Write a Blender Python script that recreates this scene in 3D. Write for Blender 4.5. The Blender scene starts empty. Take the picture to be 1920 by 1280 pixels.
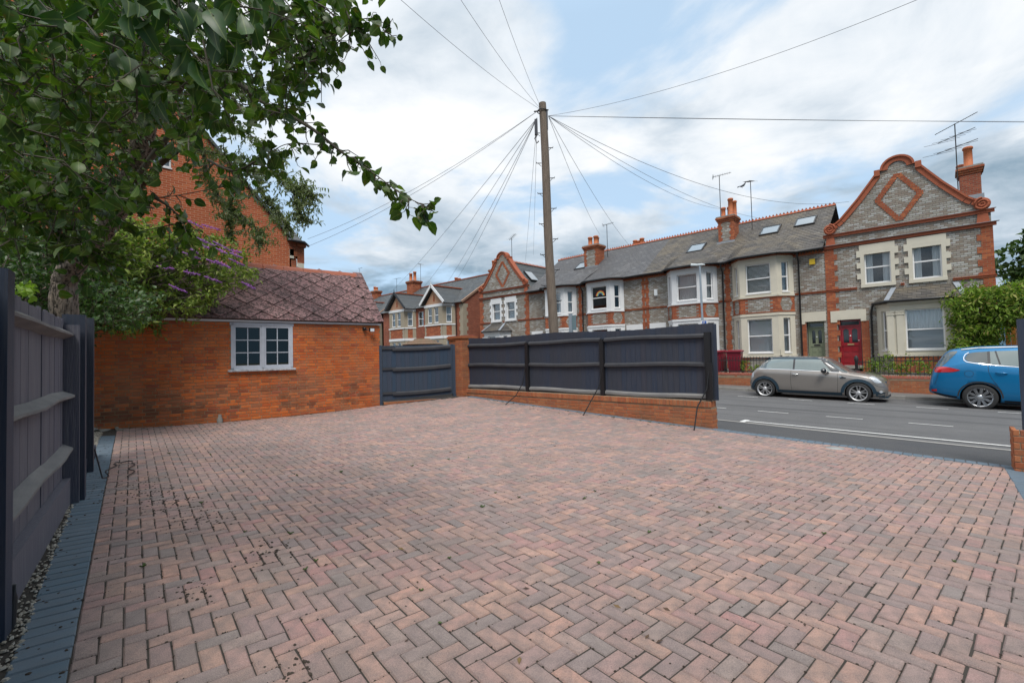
import bpy, math, random
import numpy as np
from mathutils import Vector, Matrix
R_ = random.Random(7)
rad = math.radians
SC = bpy.context.scene
COL = SC.collection
# ---------------------------------------------------------------- camera
FPX, CAMZ = 853.0, 1.3
_w = np.array([-.0236, 1, -.0294]); _w /= np.linalg.norm(_w)
_fh = np.array([0, 0, -1.0]); _fh = _fh - _w * _fh.dot(_w); _fh /= np.linalg.norm(_fh)
_r = np.cross(_fh, _w)
_a = np.array([-.688, .726]); _a /= np.linalg.norm(_a)
CM = np.array([_fh * _a[0] + _r * _a[1], _fh * _a[1] - _r * _a[0], _w])   # world <- camera
cam = bpy.data.cameras.new('camera'); camo = bpy.data.objects.new('camera', cam); COL.objects.link(camo)
cam.sensor_width = 36; cam.lens = FPX / 1920 * 36; cam.clip_start = .05; cam.clip_end = 900
m = Matrix([list(CM[i]) + [0] for i in range(3)] + [[0, 0, 0, 1]]); m.translation = (0, 0, CAMZ)
camo.matrix_world = m
SC.camera = camo
# ---------------------------------------------------------------- sky and sun
W = bpy.data.worlds.new('World'); SC.world = W; W.use_nodes = True
nt = W.node_tree; nt.nodes.clear()
def N(t, k, **kw):
    n = t.nodes.new(k)
    for a, b in kw.items(): setattr(n, a, b)
    return n
def ramp(t, fac, stops, interp='LINEAR'):
    r = N(t, 'ShaderNodeValToRGB'); r.color_ramp.interpolation = interp
    e = r.color_ramp.elements
    while len(e) > 1: e.remove(e[-1])
    e[0].position = stops[0][0]; e[0].color = col4(stops[0][1])
    for p, c in stops[1:]:
        q = e.new(p); q.color = col4(c)
    if fac is not None: t.links.new(fac, r.inputs[0])
    return r.outputs[0]
def col4(c):
    if isinstance(c, (int, float)): return (c, c, c, 1)
    return (c[0], c[1], c[2], 1)
def math_(t, op, a, b=None, c=None, clamp=False):
    n = N(t, 'ShaderNodeMath', operation=op, use_clamp=clamp)
    for i, v in enumerate((a, b, c)):
        if v is None: continue
        if isinstance(v, (int, float)): n.inputs[i].default_value = v
        else: t.links.new(v, n.inputs[i])
    return n.outputs[0]
def mixc(t, f, a, b, mode='MIX'):
    n = N(t, 'ShaderNodeMix', data_type='RGBA', blend_type=mode)
    for i, v in ((0, f), (6, a), (7, b)):
        if isinstance(v, (int, float)): n.inputs[i].default_value = v if i == 0 else col4(v)
        elif isinstance(v, tuple): n.inputs[i].default_value = col4(v)
        else: t.links.new(v, n.inputs[i])
    return n.outputs[2]
SUN_EL, SUN_AZ = rad(56), rad(134)
sky = N(nt, 'ShaderNodeTexSky', sky_type='NISHITA'); sky.sun_disc = False
sky.sun_elevation = SUN_EL; sky.sun_rotation = SUN_AZ; sky.air_density = 1.0; sky.dust_density = 1.5; sky.ozone_density = 1.2
tc = N(nt, 'ShaderNodeTexCoord')
sep = N(nt, 'ShaderNodeSeparateXYZ'); nt.links.new(tc.outputs['Generated'], sep.inputs[0])
dz = math_(nt, 'MAXIMUM', sep.outputs[2], 0.0)
den = math_(nt, 'ADD', dz, .16)
cmb = N(nt, 'ShaderNodeCombineXYZ')
nt.links.new(math_(nt, 'DIVIDE', sep.outputs[0], den), cmb.inputs[0])
nt.links.new(math_(nt, 'DIVIDE', sep.outputs[1], den), cmb.inputs[1])
def wnoise(scale, detail, rough, off=(0, 0, 0), dist=0.0):
    mp = N(nt, 'ShaderNodeMapping'); mp.inputs[1].default_value = off
    nt.links.new(cmb.outputs[0], mp.inputs[0])
    n = N(nt, 'ShaderNodeTexNoise'); n.inputs['Scale'].default_value = scale; n.inputs['Detail'].default_value = detail
    n.inputs['Roughness'].default_value = rough; n.inputs['Distortion'].default_value = dist
    nt.links.new(mp.outputs[0], n.inputs['Vector']); return n.outputs[0]
n1 = wnoise(1.1, 8, .55, (3.1, .6, 0), .25)      # cover
n2 = wnoise(1.35, 8, .56, (7.7, 2.2, 3), .5)    # light and dark of the clouds
n3 = wnoise(3.6, 8, .6, (1.0, 5.0, 8), .6)
cover = ramp(nt, n1, [(.40, 0.0), (.52, 1.0)], 'EASE')
# low cloud reads darker and bluer, high cloud nearly white
lowf = ramp(nt, dz, [(0.0, .20), (.12, .22), (.26, .13), (.42, .02), (.8, 0.0)])
# denser bank of cloud to the right (north east)
azr = math_(nt, 'MULTIPLY', ramp(nt, sep.outputs[0], [(.45, 0.0), (.75, .0), (1.0, .0)]), 1.0)
bank = ramp(nt, math_(nt, 'SUBTRACT', sep.outputs[0], math_(nt, 'MULTIPLY', dz, .75)), [(-.30, 0.0), (-.05, .42), (1.0, .42)])
dk = math_(nt, 'ADD', math_(nt, 'ADD', math_(nt, 'MULTIPLY', math_(nt, 'ADD', math_(nt, 'MULTIPLY', n2, .74), math_(nt, 'MULTIPLY', n3, .22)), 1.0), lowf), bank)
ccol = ramp(nt, dk, [(.42, (5.3, 5.4, 5.5)), (.52, (4.4, 4.7, 5.0)), (.63, (3.0, 3.5, 4.0)), (.76, (1.6, 2.2, 2.75)), (.92, (.7, 1.25, 1.8))])
skyb = mixc(nt, 1.0, sky.outputs[0], (.95, 1.05, 1.1), 'MULTIPLY')
skyb = mixc(nt, .85, skyb, (2.9, 3.9, 4.95))
fin = mixc(nt, math_(nt, 'MAXIMUM', cover, math_(nt, 'MULTIPLY', bank, 3.2, clamp=True)), skyb, ccol)
fin = mixc(nt, 1.0, fin, ramp(nt, sep.outputs[2], [(0, (1, 1, 1)), (.6, (1, 1, 1)), (1.0, (1.9, 1.85, 1.8))]), 'MULTIPLY')
bg = N(nt, 'ShaderNodeBackground'); bg.inputs[1].default_value = .1
nt.links.new(fin, bg.inputs[0])
wo = N(nt, 'ShaderNodeOutputWorld'); nt.links.new(bg.outputs[0], wo.inputs[0])
sl = bpy.data.lights.new('sun', 'SUN'); sl.energy = 1.5; sl.angle = rad(24); sl.color = (1, .96, .9)
so = bpy.data.objects.new('sun', sl); COL.objects.link(so)
# high soft light from the right, behind the camera
_sd = Vector((math.sin(SUN_AZ) * math.cos(SUN_EL), math.cos(SUN_AZ) * math.cos(SUN_EL), math.sin(SUN_EL)))
so.rotation_euler = _sd.to_track_quat('Z', 'Y').to_euler(); so.location = _sd * 40
SC.view_settings.view_transform = 'Standard'; SC.view_settings.look = 'None'
SC.view_settings.exposure = .95; SC.view_settings.gamma = 1; SC.view_settings.use_curve_mapping = False
SC.cycles.max_bounces = 6; SC.cycles.transparent_max_bounces = 8
SC.cycles.use_denoising = True
# ---------------------------------------------------------------- surveying helpers
def ray(x, y): return CM @ np.array([(x - 960) / FPX, -(y - 640) / FPX, -1.0])
def at(x, y, d):                      # point at forward distance d
    r = ray(x, y) * d; return Vector((r[0], r[1], CAMZ + r[2]))
def onY(x, y, Y):
    d = ray(x, y); t = Y / d[1]; return Vector((d[0] * t, Y, CAMZ + d[2] * t))
def onX(x, y, X):
    d = ray(x, y); t = X / d[0]; return Vector((X, d[1] * t, CAMZ + d[2] * t))
def pix(P):
    c = CM.T @ np.array([P[0], P[1], P[2] - CAMZ])
    if c[2] > -.05: return None
    return 960 + FPX * c[0] / -c[2], 640 - FPX * c[1] / -c[2], -c[2]
GC = [-0.011628, -0.016564, -0.00702, 0.000378, 0.00745, -0.001615, 5.3e-05, -0.001187]
def gz(X, Y):                          # the driveway's gentle fall to the road
    return GC[0] + GC[1]*X + GC[2]*Y + GC[3]*X*X + GC[4]*X*Y + GC[5]*Y*Y + GC[6]*X*X*Y + GC[7]*X*Y*Y
def rz(X, Y): return -.17 - .02 * (X + 3) - .0178 * (Y - 8.56)
def ong(x, y, f=gz):
    d = ray(x, y); z = 0
    for i in range(60):
        t = (z - CAMZ) / d[2]; z = .5 * z + .5 * f(d[0] * t, d[1] * t)
    return Vector((d[0] * t, d[1] * t, z))
# ---------------------------------------------------------------- object helpers
MW = {}
def thing(name, label, cat, loc=(0, 0, 0), rz_=0.0, group=None):
    o = bpy.data.objects.new(name, None); o.empty_display_size = .2; COL.objects.link(o)
    o.location = loc; o.rotation_euler = (0, 0, rz_)
    o['label'] = label; o['category'] = cat
    if group: o['group'] = group
    MW[o.name] = Matrix.Translation(loc) @ Matrix.Rotation(rz_, 4, 'Z'); return o
def tag(o, label=None, cat=None, group=None, kind=None):
    if label: o['label'] = label
    if cat: o['category'] = cat
    if group: o['group'] = group
    if kind: o['kind'] = kind
    return o
def link(name, me, parent=None, mat=None):
    o = bpy.data.objects.new(name, me); COL.objects.link(o)
    if parent is not None: o.parent = parent; MW[o.name] = MW[parent.name] @ (mat or Matrix())
    else: MW[o.name] = mat or Matrix()
    if mat is not None: o.matrix_local = mat
    return o
class MB:
    def __init__(s): s.v = []; s.f = []; s.mi = []; s.sm = []
    def add(s, vs, fs, m=0, sm=False):
        b = len(s.v); s.v.extend(tuple(q) for q in vs)
        for f in fs: s.f.append([b + i for i in f]); s.mi.append(m); s.sm.append(sm)
        return s
    def hexa(s, c, m=0):               # 8 corners: bottom 4 ccw, top 4 ccw
        return s.add(c, [(3, 2, 1, 0), (4, 5, 6, 7), (0, 1, 5, 4), (1, 2, 6, 5), (2, 3, 7, 6), (3, 0, 4, 7)], m)
    def box(s, x0, x1, y0, y1, z0, z1, m=0):
        if x0 > x1: x0, x1 = x1, x0
        if y0 > y1: y0, y1 = y1, y0
        if z0 > z1: z0, z1 = z1, z0
        return s.hexa([(x0, y0, z0), (x1, y0, z0), (x1, y1, z0), (x0, y1, z0), (x0, y0, z1), (x1, y0, z1), (x1, y1, z1), (x0, y1, z1)], m)
    def obox(s, p, u, L, v, w, z0, z1, m=0):   # from p along u (length L), across normal v (from 0 to w), z0..z1
        p = Vector(p); u = Vector(u); v = Vector(v)
        q = [p, p + u * L, p + u * L + v * w, p + v * w]
        if u.x * v.y - u.y * v.x < 0: q = [q[0], q[3], q[2], q[1]]
        return s.hexa([(a.x, a.y, z0) for a in q] + [(a.x, a.y, z1) for a in q], m)
    def beam(s, a, b, w, h, m=0, up=(0, 0, 1)):
        a = Vector(a); b = Vector(b); d = (b - a).normalized(); up = Vector(up)
        sd = d.cross(up)
        if sd.length < 1e-4: sd = d.cross(Vector((1, 0, 0)))
        sd.normalize(); un = sd.cross(d).normalized()
        c = []
        for p in (a, b):
            c += [p - sd * w / 2 - un * h / 2, p + sd * w / 2 - un * h / 2, p + sd * w / 2 + un * h / 2, p - sd * w / 2 + un * h / 2]
        return s.add(c, [(0, 1, 2, 3), (7, 6, 5, 4), (0, 4, 5, 1), (1, 5, 6, 2), (2, 6, 7, 3), (3, 7, 4, 0)], m)
    def prism(s, poly, y0, y1, m=0, plane='xz'):   # polygon in xz (ccw seen from -y), extruded y0..y1
        n = len(poly)
        if plane == 'xz': a = [(p[0], y0, p[1]) for p in poly]; b = [(p[0], y1, p[1]) for p in poly]
        elif plane == 'xy': a = [(p[0], p[1], y0) for p in poly]; b = [(p[0], p[1], y1) for p in poly]
        else: a = [(y0, p[0], p[1]) for p in poly]; b = [(y1, p[0], p[1]) for p in poly]
        fs = [tuple(range(n)), tuple(range(2 * n - 1, n - 1, -1))] + [(i, n + i, n + (i + 1) % n, (i + 1) % n) for i in range(n)]
        if plane != 'xz': fs = [tuple(reversed(f)) for f in fs]
        return s.add(a + b, fs, m)
    def tube(s, pts, r, n=8, m=0, cap=True):
        pts = [Vector(p) for p in pts]; rr = r if isinstance(r, (list, tuple)) else [r] * len(pts)
        ref = Vector((0, 0, 1)); vs = []
        for i, p in enumerate(pts):
            d = (pts[min(i + 1, len(pts) - 1)] - pts[max(i - 1, 0)])
            d = d.normalized() if d.length > 1e-9 else Vector((0, 0, 1))
            if abs(d.dot(ref)) > .95 and i == 0: ref = Vector((1, 0, 0))
            a = d.cross(ref)
            if a.length < 1e-3: a = d.cross(Vector((0, 1, 0)))
            a.normalize(); b = d.cross(a)
            for k in range(n):
                t = 2 * math.pi * k / n; vs.append(p + (a * math.cos(t) + b * math.sin(t)) * rr[i])
        fs = [(i * n + k, i * n + (k + 1) % n, (i + 1) * n + (k + 1) % n, (i + 1) * n + k) for i in range(len(pts) - 1) for k in range(n)]
        s.add(vs, fs, m, n > 5)
        if cap:
            s.add(vs[:n], [tuple(range(n - 1, -1, -1))], m); s.add(vs[-n:], [tuple(range(n))], m)
        return s
    def lathe(s, prof, c=(0, 0, 0), n=16, m=0, axis='z', sm=True, cap=True):
        vs = []; c = Vector(c)
        for r, h in prof:
            for k in range(n):
                t = 2 * math.pi * k / n; a, b = r * math.cos(t), r * math.sin(t)
                vs.append(c + (Vector((a, b, h)) if axis == 'z' else Vector((a, -h, b)) if axis == 'y' else Vector((h, a, b))))
        fs = [(i * n + k, i * n + (k + 1) % n, (i + 1) * n + (k + 1) % n, (i + 1) * n + k) for i in range(len(prof) - 1) for k in range(n)]
        s.add(vs, fs, m, sm)
        if not cap: return s
        s.add(vs[:n], [tuple(range(n - 1, -1, -1))], m); s.add(vs[-n:], [tuple(range(n))], m); return s
    def mesh(s, mats, inv=None, name='mesh'):
        me = bpy.data.meshes.new(name); v = s.v
        if inv is not None:
            A = np.array(inv); P = np.array(v) if v else np.zeros((0, 3)); v = (P @ A[:3, :3].T + A[:3, 3]).tolist()
        me.from_pydata(v, [], s.f)
        for q in (mats if isinstance(mats, (list, tuple)) else [mats]): me.materials.append(q)
        me.polygons.foreach_set('material_index', s.mi); me.polygons.foreach_set('use_smooth', s.sm); me.update(); return me
    def build(s, name, mats, parent=None, label=None, kind=None, recenter=True):
        """vertices are world coordinates; the object's origin is its parent's, or the mesh's own base when top-level"""
        if parent is not None:
            o = link(name, s.mesh(mats, MW[parent.name].inverted(), name), parent)
        else:
            P = np.array(s.v); c = (P.min(0) + P.max(0)) / 2; c[2] = P[:, 2].min()
            T = Matrix.Translation(Vector(c)); o = link(name, s.mesh(mats, T.inverted(), name), None, T); o.matrix_world = T
        if label: o['label'] = label
        if kind: o['kind'] = kind
        return o
def copy_tree(o, parent=None):
    c = o.copy(); COL.objects.link(c); c.parent = parent
    for ch in [q for q in CH.get(o.name, o.children)]: copy_tree(ch, c)
    return c
CH = {}
# ---------------------------------------------------------------- materials
MAT = {}
def mat(name, c, rough=.7, c2=None, scale=6, amount=.5, bump=0, bscale=60, metal=0, spec=.5, coat=0, vec='obj', stretch=None, rnd=0, stops=None, emit=None, detail=5, sheen=0):
    """colour c broken up with noise towards c2; rnd mixes per-piece ramp 'stops'"""
    if name in MAT: return MAT[name]
    M_ = bpy.data.materials.new(name); M_.use_nodes = True; t = M_.node_tree; b = t.nodes['Principled BSDF']
    tcn = N(t, 'ShaderNodeTexCoord'); src = tcn.outputs['Object']
    if vec == 'world': g = N(t, 'ShaderNodeNewGeometry'); src = g.outputs['Position']
    mp = N(t, 'ShaderNodeMapping'); t.links.new(src, mp.inputs[0])
    if stretch: mp.inputs[3].default_value = stretch
    nz = N(t, 'ShaderNodeTexNoise'); nz.inputs['Scale'].default_value = scale; nz.inputs['Detail'].default_value = detail; nz.inputs['Roughness'].default_value = .6
    t.links.new(mp.outputs[0], nz.inputs['Vector'])
    base = tuple(c)
    if stops:
        g = N(t, 'ShaderNodeNewGeometry'); oi = N(t, 'ShaderNodeObjectInfo')
        rn = math_(t, 'FRACT', math_(t, 'ADD', g.outputs['Random Per Island'], oi.outputs['Random']))
        base = ramp(t, rn, stops)
    if c2 is not None:
        f = ramp(t, nz.outputs[0], [(.5 - .22, 0.0), (.5 + .22, 1.0)])
        f = math_(t, 'MULTIPLY', f, amount)
        colr = mixc(t, f, base, tuple(c2))
    else: colr = base
    if isinstance(colr, tuple): b.inputs['Base Color'].default_value = col4(colr)
    else: t.links.new(colr, b.inputs['Base Color'])
    b.inputs['Roughness'].default_value = rough; b.inputs['Metallic'].default_value = metal
    b.inputs['Specular IOR Level'].default_value = spec; b.inputs['Coat Weight'].default_value = coat; b.inputs['Coat Roughness'].default_value = .05
    if emit: b.inputs['Emission Color'].default_value = col4(emit); b.inputs['Emission Strength'].default_value = 1
    if bump:
        n2_ = N(t, 'ShaderNodeTexNoise'); n2_.inputs['Scale'].default_value = bscale; n2_.inputs['Detail'].default_value = 6; n2_.inputs['Roughness'].default_value = .65
        t.links.new(mp.outputs[0], n2_.inputs['Vector'])
        bp = N(t, 'ShaderNodeBump'); bp.inputs['Strength'].default_value = bump; bp.inputs['Distance'].default_value = .01
        t.links.new(n2_.outputs[0], bp.inputs['Height']); t.links.new(bp.outputs[0], b.inputs['Normal'])
    MAT[name] = M_; return M_
def brickmat(name, c1, c2, mortar, c3=None, w=.225, h=.075, ms=.01, rough=.85, bump=.5, stain=None):
    """coursework too far off to pick apart: bricks laid in object space, x+y along the wall and z up"""
    if name in MAT: return MAT[name]
    M_ = bpy.data.materials.new(name); M_.use_nodes = True; t = M_.node_tree; b = t.nodes['Principled BSDF']
    g = N(t, 'ShaderNodeNewGeometry'); s = N(t, 'ShaderNodeSeparateXYZ'); t.links.new(g.outputs['Position'], s.inputs[0])
    cb = N(t, 'ShaderNodeCombineXYZ'); t.links.new(math_(t, 'ADD', s.outputs[0], s.outputs[1]), cb.inputs[0]); t.links.new(s.outputs[2], cb.inputs[1])
    br = N(t, 'ShaderNodeTexBrick'); t.links.new(cb.outputs[0], br.inputs['Vector'])
    br.offset = .5; br.inputs['Scale'].default_value = 1; br.inputs['Brick Width'].default_value = w; br.inputs['Row Height'].default_value = h
    br.inputs['Mortar Size'].default_value = ms; br.inputs['Mortar Smooth'].default_value = .2; br.inputs['Bias'].default_value = 0
    br.inputs['Color1'].default_value = (0, 0, 0, 1); br.inputs['Color2'].default_value = (1, 1, 1, 1); br.inputs['Mortar'].default_value = (.5, .5, .5, 1)
    st = [(0, c1), (.45, c1), (.6, c2), (1, c2)] if c3 is None else [(0, c1), (.4, c2), (.7, c1), (.82, c3), (1, c3)]
    colr = ramp(t, br.outputs['Color'], st)
    nz = N(t, 'ShaderNodeTexNoise'); nz.inputs['Scale'].default_value = 1.3; nz.inputs['Detail'].default_value = 6; t.links.new(g.outputs['Position'], nz.inputs['Vector'])
    colr = mixc(t, math_(t, 'MULTIPLY', ramp(t, nz.outputs[0], [(.35, 0), (.7, 1)]), .5), colr, stain or tuple(q * .55 for q in c1), 'MIX')
    nf = N(t, 'ShaderNodeTexNoise'); nf.inputs['Scale'].default_value = 38; nf.inputs['Detail'].default_value = 4; t.links.new(g.outputs['Position'], nf.inputs['Vector'])
    colr = mixc(t, .25, colr, nf.outputs['Color'], 'OVERLAY')
    colr = mixc(t, br.outputs['Fac'], colr, mortar)
    t.links.new(colr, b.inputs['Base Color']); b.inputs['Roughness'].default_value = rough; b.inputs['Specular IOR Level'].default_value = .25
    bp = N(t, 'ShaderNodeBump'); bp.inputs['Strength'].default_value = bump; bp.inputs['Distance'].default_value = .012
    t.links.new(math_(t, 'SUBTRACT', math_(t, 'MULTIPLY', nf.outputs[0], .4), br.outputs['Fac']), bp.inputs['Height']); t.links.new(bp.outputs[0], b.inputs['Normal'])
    MAT[name] = M_; return M_
def glass(name, tint=(.9, .95, .95), dark=.0, refl=.12):
    if name in MAT: return MAT[name]
    M_ = bpy.data.materials.new(name); M_.use_nodes = True; t = M_.node_tree; t.nodes.clear()
    o = N(t, 'ShaderNodeOutputMaterial'); tr = N(t, 'ShaderNodeBsdfTransparent'); tr.inputs[0].default_value = col4(tint)
    gl = N(t, 'ShaderNodeBsdfGlossy'); gl.inputs['Roughness'].default_value = .01
    lw = N(t, 'ShaderNodeLayerWeight'); lw.inputs[0].default_value = .35
    f = math_(t, 'ADD', math_(t, 'MULTIPLY', lw.outputs['Fresnel'], .8), refl, clamp=True)
    mx = N(t, 'ShaderNodeMixShader'); t.links.new(f, mx.inputs[0]); t.links.new(tr.outputs[0], mx.inputs[1]); t.links.new(gl.outputs[0], mx.inputs[2])
    nz = N(t, 'ShaderNodeTexNoise'); nz.inputs['Scale'].default_value = 1.5; tcn = N(t, 'ShaderNodeTexCoord'); t.links.new(tcn.outputs['Object'], nz.inputs['Vector'])
    bp = N(t, 'ShaderNodeBump'); bp.inputs['Strength'].default_value = .03; t.links.new(nz.outputs[0], bp.inputs['Height']); t.links.new(bp.outputs[0], gl.inputs['Normal'])
    t.links.new(mx.outputs[0], o.inputs[0]); MAT[name] = M_; return M_
# ================================================================ colours
PST = [(0, (0.459, 0.275, 0.233)), (.12, (0.522, 0.321, 0.245)), (.24, (0.359, 0.243, 0.227)), (.36, (.30, .255, .235)), (.48, (0.484, 0.295, 0.253)), (.6, (0.266, 0.224, 0.213)), (.72, (0.558, 0.321, 0.245)), (.82, (0.395, 0.302, 0.265)), (.91, (0.459, 0.243, 0.219)), (1, (0.434, 0.288, 0.259))]
m_paver = mat('paver', (.3, .19, .16), .8, (.19, .155, .15), 13, .8, .9, 200, stops=PST, spec=.45)
def weather(M_, sc, col, amt, lo=.45, hi=.7, fine=260, famt=.5):
    """dirt film and aggregate speckle that belong to the surface itself"""
    t = M_.node_tree; b = t.nodes['Principled BSDF']; src = b.inputs['Base Color'].links[0].from_socket; g = N(t, 'ShaderNodeNewGeometry')
    n1_ = N(t, 'ShaderNodeTexNoise'); n1_.inputs['Scale'].default_value = sc; n1_.inputs['Detail'].default_value = 8; n1_.inputs['Roughness'].default_value = .65; t.links.new(g.outputs['Position'], n1_.inputs['Vector'])
    n2_ = N(t, 'ShaderNodeTexNoise'); n2_.inputs['Scale'].default_value = fine; n2_.inputs['Detail'].default_value = 3; t.links.new(g.outputs['Position'], n2_.inputs['Vector'])
    c = mixc(t, math_(t, 'MULTIPLY', ramp(t, n1_.outputs[0], [(lo, 0), (hi, 1)]), amt), src, col)
    c = mixc(t, famt, c, ramp(t, n2_.outputs[0], [(.32, .30), (.5, .5), (.68, .70)]), 'OVERLAY'); t.links.new(c, b.inputs['Base Color'])
weather(m_paver, 1.7, (.20, .165, .148), .5, .44, .64, 240, .6)
m_bluepaver = mat('blue_paver', (.06, .085, .11), .8, (.13, .14, .15), 7, .6, .5, 160, stops=[(0, (.075, .125, .17)), (.5, (.11, .155, .20)), (1, (.085, .145, .20))], spec=.35)
m_joint = mat('joint_sand', (.05, .042, .035), .95, (.03, .026, .02), 30, .8, .8, 200)
m_mortar = mat('mortar', (.22, .16, .08), .95, (.40, .30, .20), 5, .8, .6, 150)
m_mortar2 = mat('mortar_grey', (.33, .24, .16), .95, (.16, .12, .08), 6, .7, .6, 150)
def shed_brick():
    M_ = mat('shed_brick', (.4, .1, .03), .85, (.42, .09, .03), 7, .5, .45, 120, stops=[(0, (.62, .155, .042)), (.2, (.70, .20, .052)), (.4, (.52, .12, .038)), (.6, (.66, .17, .042)), (.8, (.58, .19, .07)), (.93, (.44, .10, .04)), (1, (.34, .10, .06))], spec=.2)
    t = M_.node_tree; b = t.nodes['Principled BSDF']; l = b.inputs['Base Color'].links[0]; src = l.from_socket
    g = N(t, 'ShaderNodeNewGeometry'); s = N(t, 'ShaderNodeSeparateXYZ'); t.links.new(g.outputs['Position'], s.inputs[0])
    nz = N(t, 'ShaderNodeTexNoise'); nz.inputs['Scale'].default_value = 1.1; nz.inputs['Detail'].default_value = 5; t.links.new(g.outputs['Position'], nz.inputs['Vector'])
    band = ramp(t, s.outputs[2], [(.1, .12), (.32, 1), (.6, .9), (1.0, .25), (1.35, 0)])   # splash and algae staining on the lower courses
    oi = N(t, 'ShaderNodeObjectInfo'); rn = math_(t, 'FRACT', math_(t, 'MULTIPLY', math_(t, 'ADD', g.outputs['Random Per Island'], oi.outputs['Random']), 17.3))
    f = math_(t, 'MULTIPLY', band, ramp(t, math_(t, 'ADD', math_(t, 'MULTIPLY', nz.outputs[0], .7), math_(t, 'MULTIPLY', rn, .3)), [(.40, 0), (.58, .85)]))
    t.links.new(mixc(t, f, src, (.12, .062, .04)), b.inputs['Base Color'])
    return M_
m_shedbrick = shed_brick(); weather(m_shedbrick, 2.6, (.40, .18, .10), .45, .45, .62, 240, .6)
m_wallbrick = mat('wall_brick', (.45, .14, .06), .85, (.25, .10, .05), 9, .55, .45, 120, stops=[(0, (.44, .135, .055)), (.25, (.52, .20, .09)), (.5, (.38, .105, .05)), (.75, (.48, .16, .065)), (1, (.34, .12, .07))], spec=.2)
weather(m_wallbrick, 2.5, (.22, .12, .07), .55, .45, .65, 240, .5)
m_white = mat('white_paint', (.74, .76, .80), .5, (.5, .52, .55), 12, .35, .15, 60)
m_oldwhite = mat('old_white_paint', (.56, .59, .66), .6, (.40, .42, .46), 9, .5, .3, 90)
m_tile = mat('diamond_tile', (.20, .10, .105), .9, (.32, .20, .20), 3, .5, .4, 100, stops=[(0, (.19, .095, .098)), (.5, (.24, .13, .125)), (1, (.165, .085, .088))])
def moss(M_, col, sc, lo, hi, amt=1.0, dist=.6):
    t = M_.node_tree; b = t.nodes['Principled BSDF']; src = b.inputs['Base Color'].links[0].from_socket
    g = N(t, 'ShaderNodeNewGeometry'); nz = N(t, 'ShaderNodeTexNoise'); nz.inputs['Scale'].default_value = sc; nz.inputs['Detail'].default_value = 7; nz.inputs['Roughness'].default_value = .7; nz.inputs['Distortion'].default_value = dist
    t.links.new(g.outputs['Position'], nz.inputs['Vector'])
    f = math_(t, 'MULTIPLY', ramp(t, nz.outputs[0], [(lo, 0), (hi, 1)]), amt)
    t.links.new(mixc(t, f, src, col), b.inputs['Base Color'])
moss(m_tile, (.06, .038, .036), 14, .47, .52, .9, 1.0)
m_under = mat('mossy_underlay', (.05, .035, .03), .95)
m_ridgeclay = mat('ridge_clay', (.36, .10, .05), .85, (.2, .09, .07), 5, .7, .4, 60)
m_navy = mat('navy_stain', (.022, .032, .055), .62, (.060, .060, .072), 9, .6, .5, 30, stretch=(6, 6, .35), stops=[(0, (.015, .032, .066)), (.35, (.020, .034, .066)), (.65, (.024, .033, .052)), (1, (.029, .035, .058))])
m_navyworn = mat('worn_stain', (.055, .06, .085), .75, (.18, .175, .19), 9, .75, .6, 30, stretch=(6, 6, .35), stops=[(0, (.060, .064, .100)), (.4, (.105, .102, .130)), (.7, (.072, .074, .118)), (1, (.125, .120, .142))])
m_rail = mat('rail_grey', (.13, .13, .135), .8, (.26, .25, .235), 4, .7, .4, 40, stretch=(.6, .6, 4))
m_darkrail = mat('rail_dark', (.030, .032, .040), .7, (.06, .06, .065), 4, .7, .3, 40)
m_black = mat('black_paint', (.012, .012, .014), .45)
m_iron = mat('iron', (.02, .02, .022), .6)
m_concrete = mat('concrete', (.33, .31, .28), .9, (.18, .17, .15), 6, .6, .5, 70)
m_soil = mat('soil', (.10, .08, .06), .95, (.26, .24, .20), 9, .9, .8, 60)
m_leafdead = mat('dead_leaf', (.10, .06, .035), .8, (.05, .03, .02), 20, .5, stops=[(0, (.10, .055, .03)), (.5, (.055, .032, .022)), (.85, (.16, .09, .04)), (1, (.22, .16, .06))])
m_weed = mat('weed', (.08, .13, .03), .7, (.05, .08, .02), 20, .5)
m_dirt = mat('dirt_crumbs', (.05, .037, .027), .95, (.025, .018, .014), 30, .8)
# ================================================================ driveway
PU = Vector((.9934, -.115, 0)); PV = Vector((.115, .9934, 0))        # the herringbone's two directions
PO = Vector((-2.59, .10, 0))                                          # a point on the inner edge of the blue border
def gn(X, Y):
    e = .05; return Vector((-(gz(X+e, Y) - gz(X-e, Y)) / (2*e), -(gz(X, Y+e) - gz(X, Y-e)) / (2*e), 1)).normalized()
gr = MB(); nx, ny = 70, 60
X0, X1, Y0, Y1 = -12.5, 3.0, -3.0, 8.16
vs = [(X0 + (X1 - X0) * i / nx, Y0 + (Y1 - Y0) * j / ny, gz(X0 + (X1 - X0) * i / nx, Y0 + (Y1 - Y0) * j / ny) - .006) for j in range(ny + 1) for i in range(nx + 1)]
gr.add(vs, [(j*(nx+1)+i, j*(nx+1)+i+1, (j+1)*(nx+1)+i+1, (j+1)*(nx+1)+i) for j in range(ny) for i in range(nx)], 0, True)
driveway = gr.build('driveway', m_joint, None, kind='structure')
SHP, SHU = Vector((-10.95, .78, 0)), Vector((.11498, .99337, 0))      # shed wall line
XR = .46
def inside(p):                                                        # driveway field of pavers
    q = (p - PO).dot(PV)
    if q < .0 or p.y > 8.10 or p.x > XR + .10: return False
    if (p.x - SHP.x) * SHU.y - (p.y - SHP.y) * SHU.x < .06: return False
    # gate line, shed corner to brick pier
    if p.y > 6.05:
        xg = -10.30 + (p.y - 6.05) * .43
        if p.x < xg + .05: return False
    return True
CA, CH_ = .085, .0035
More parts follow.
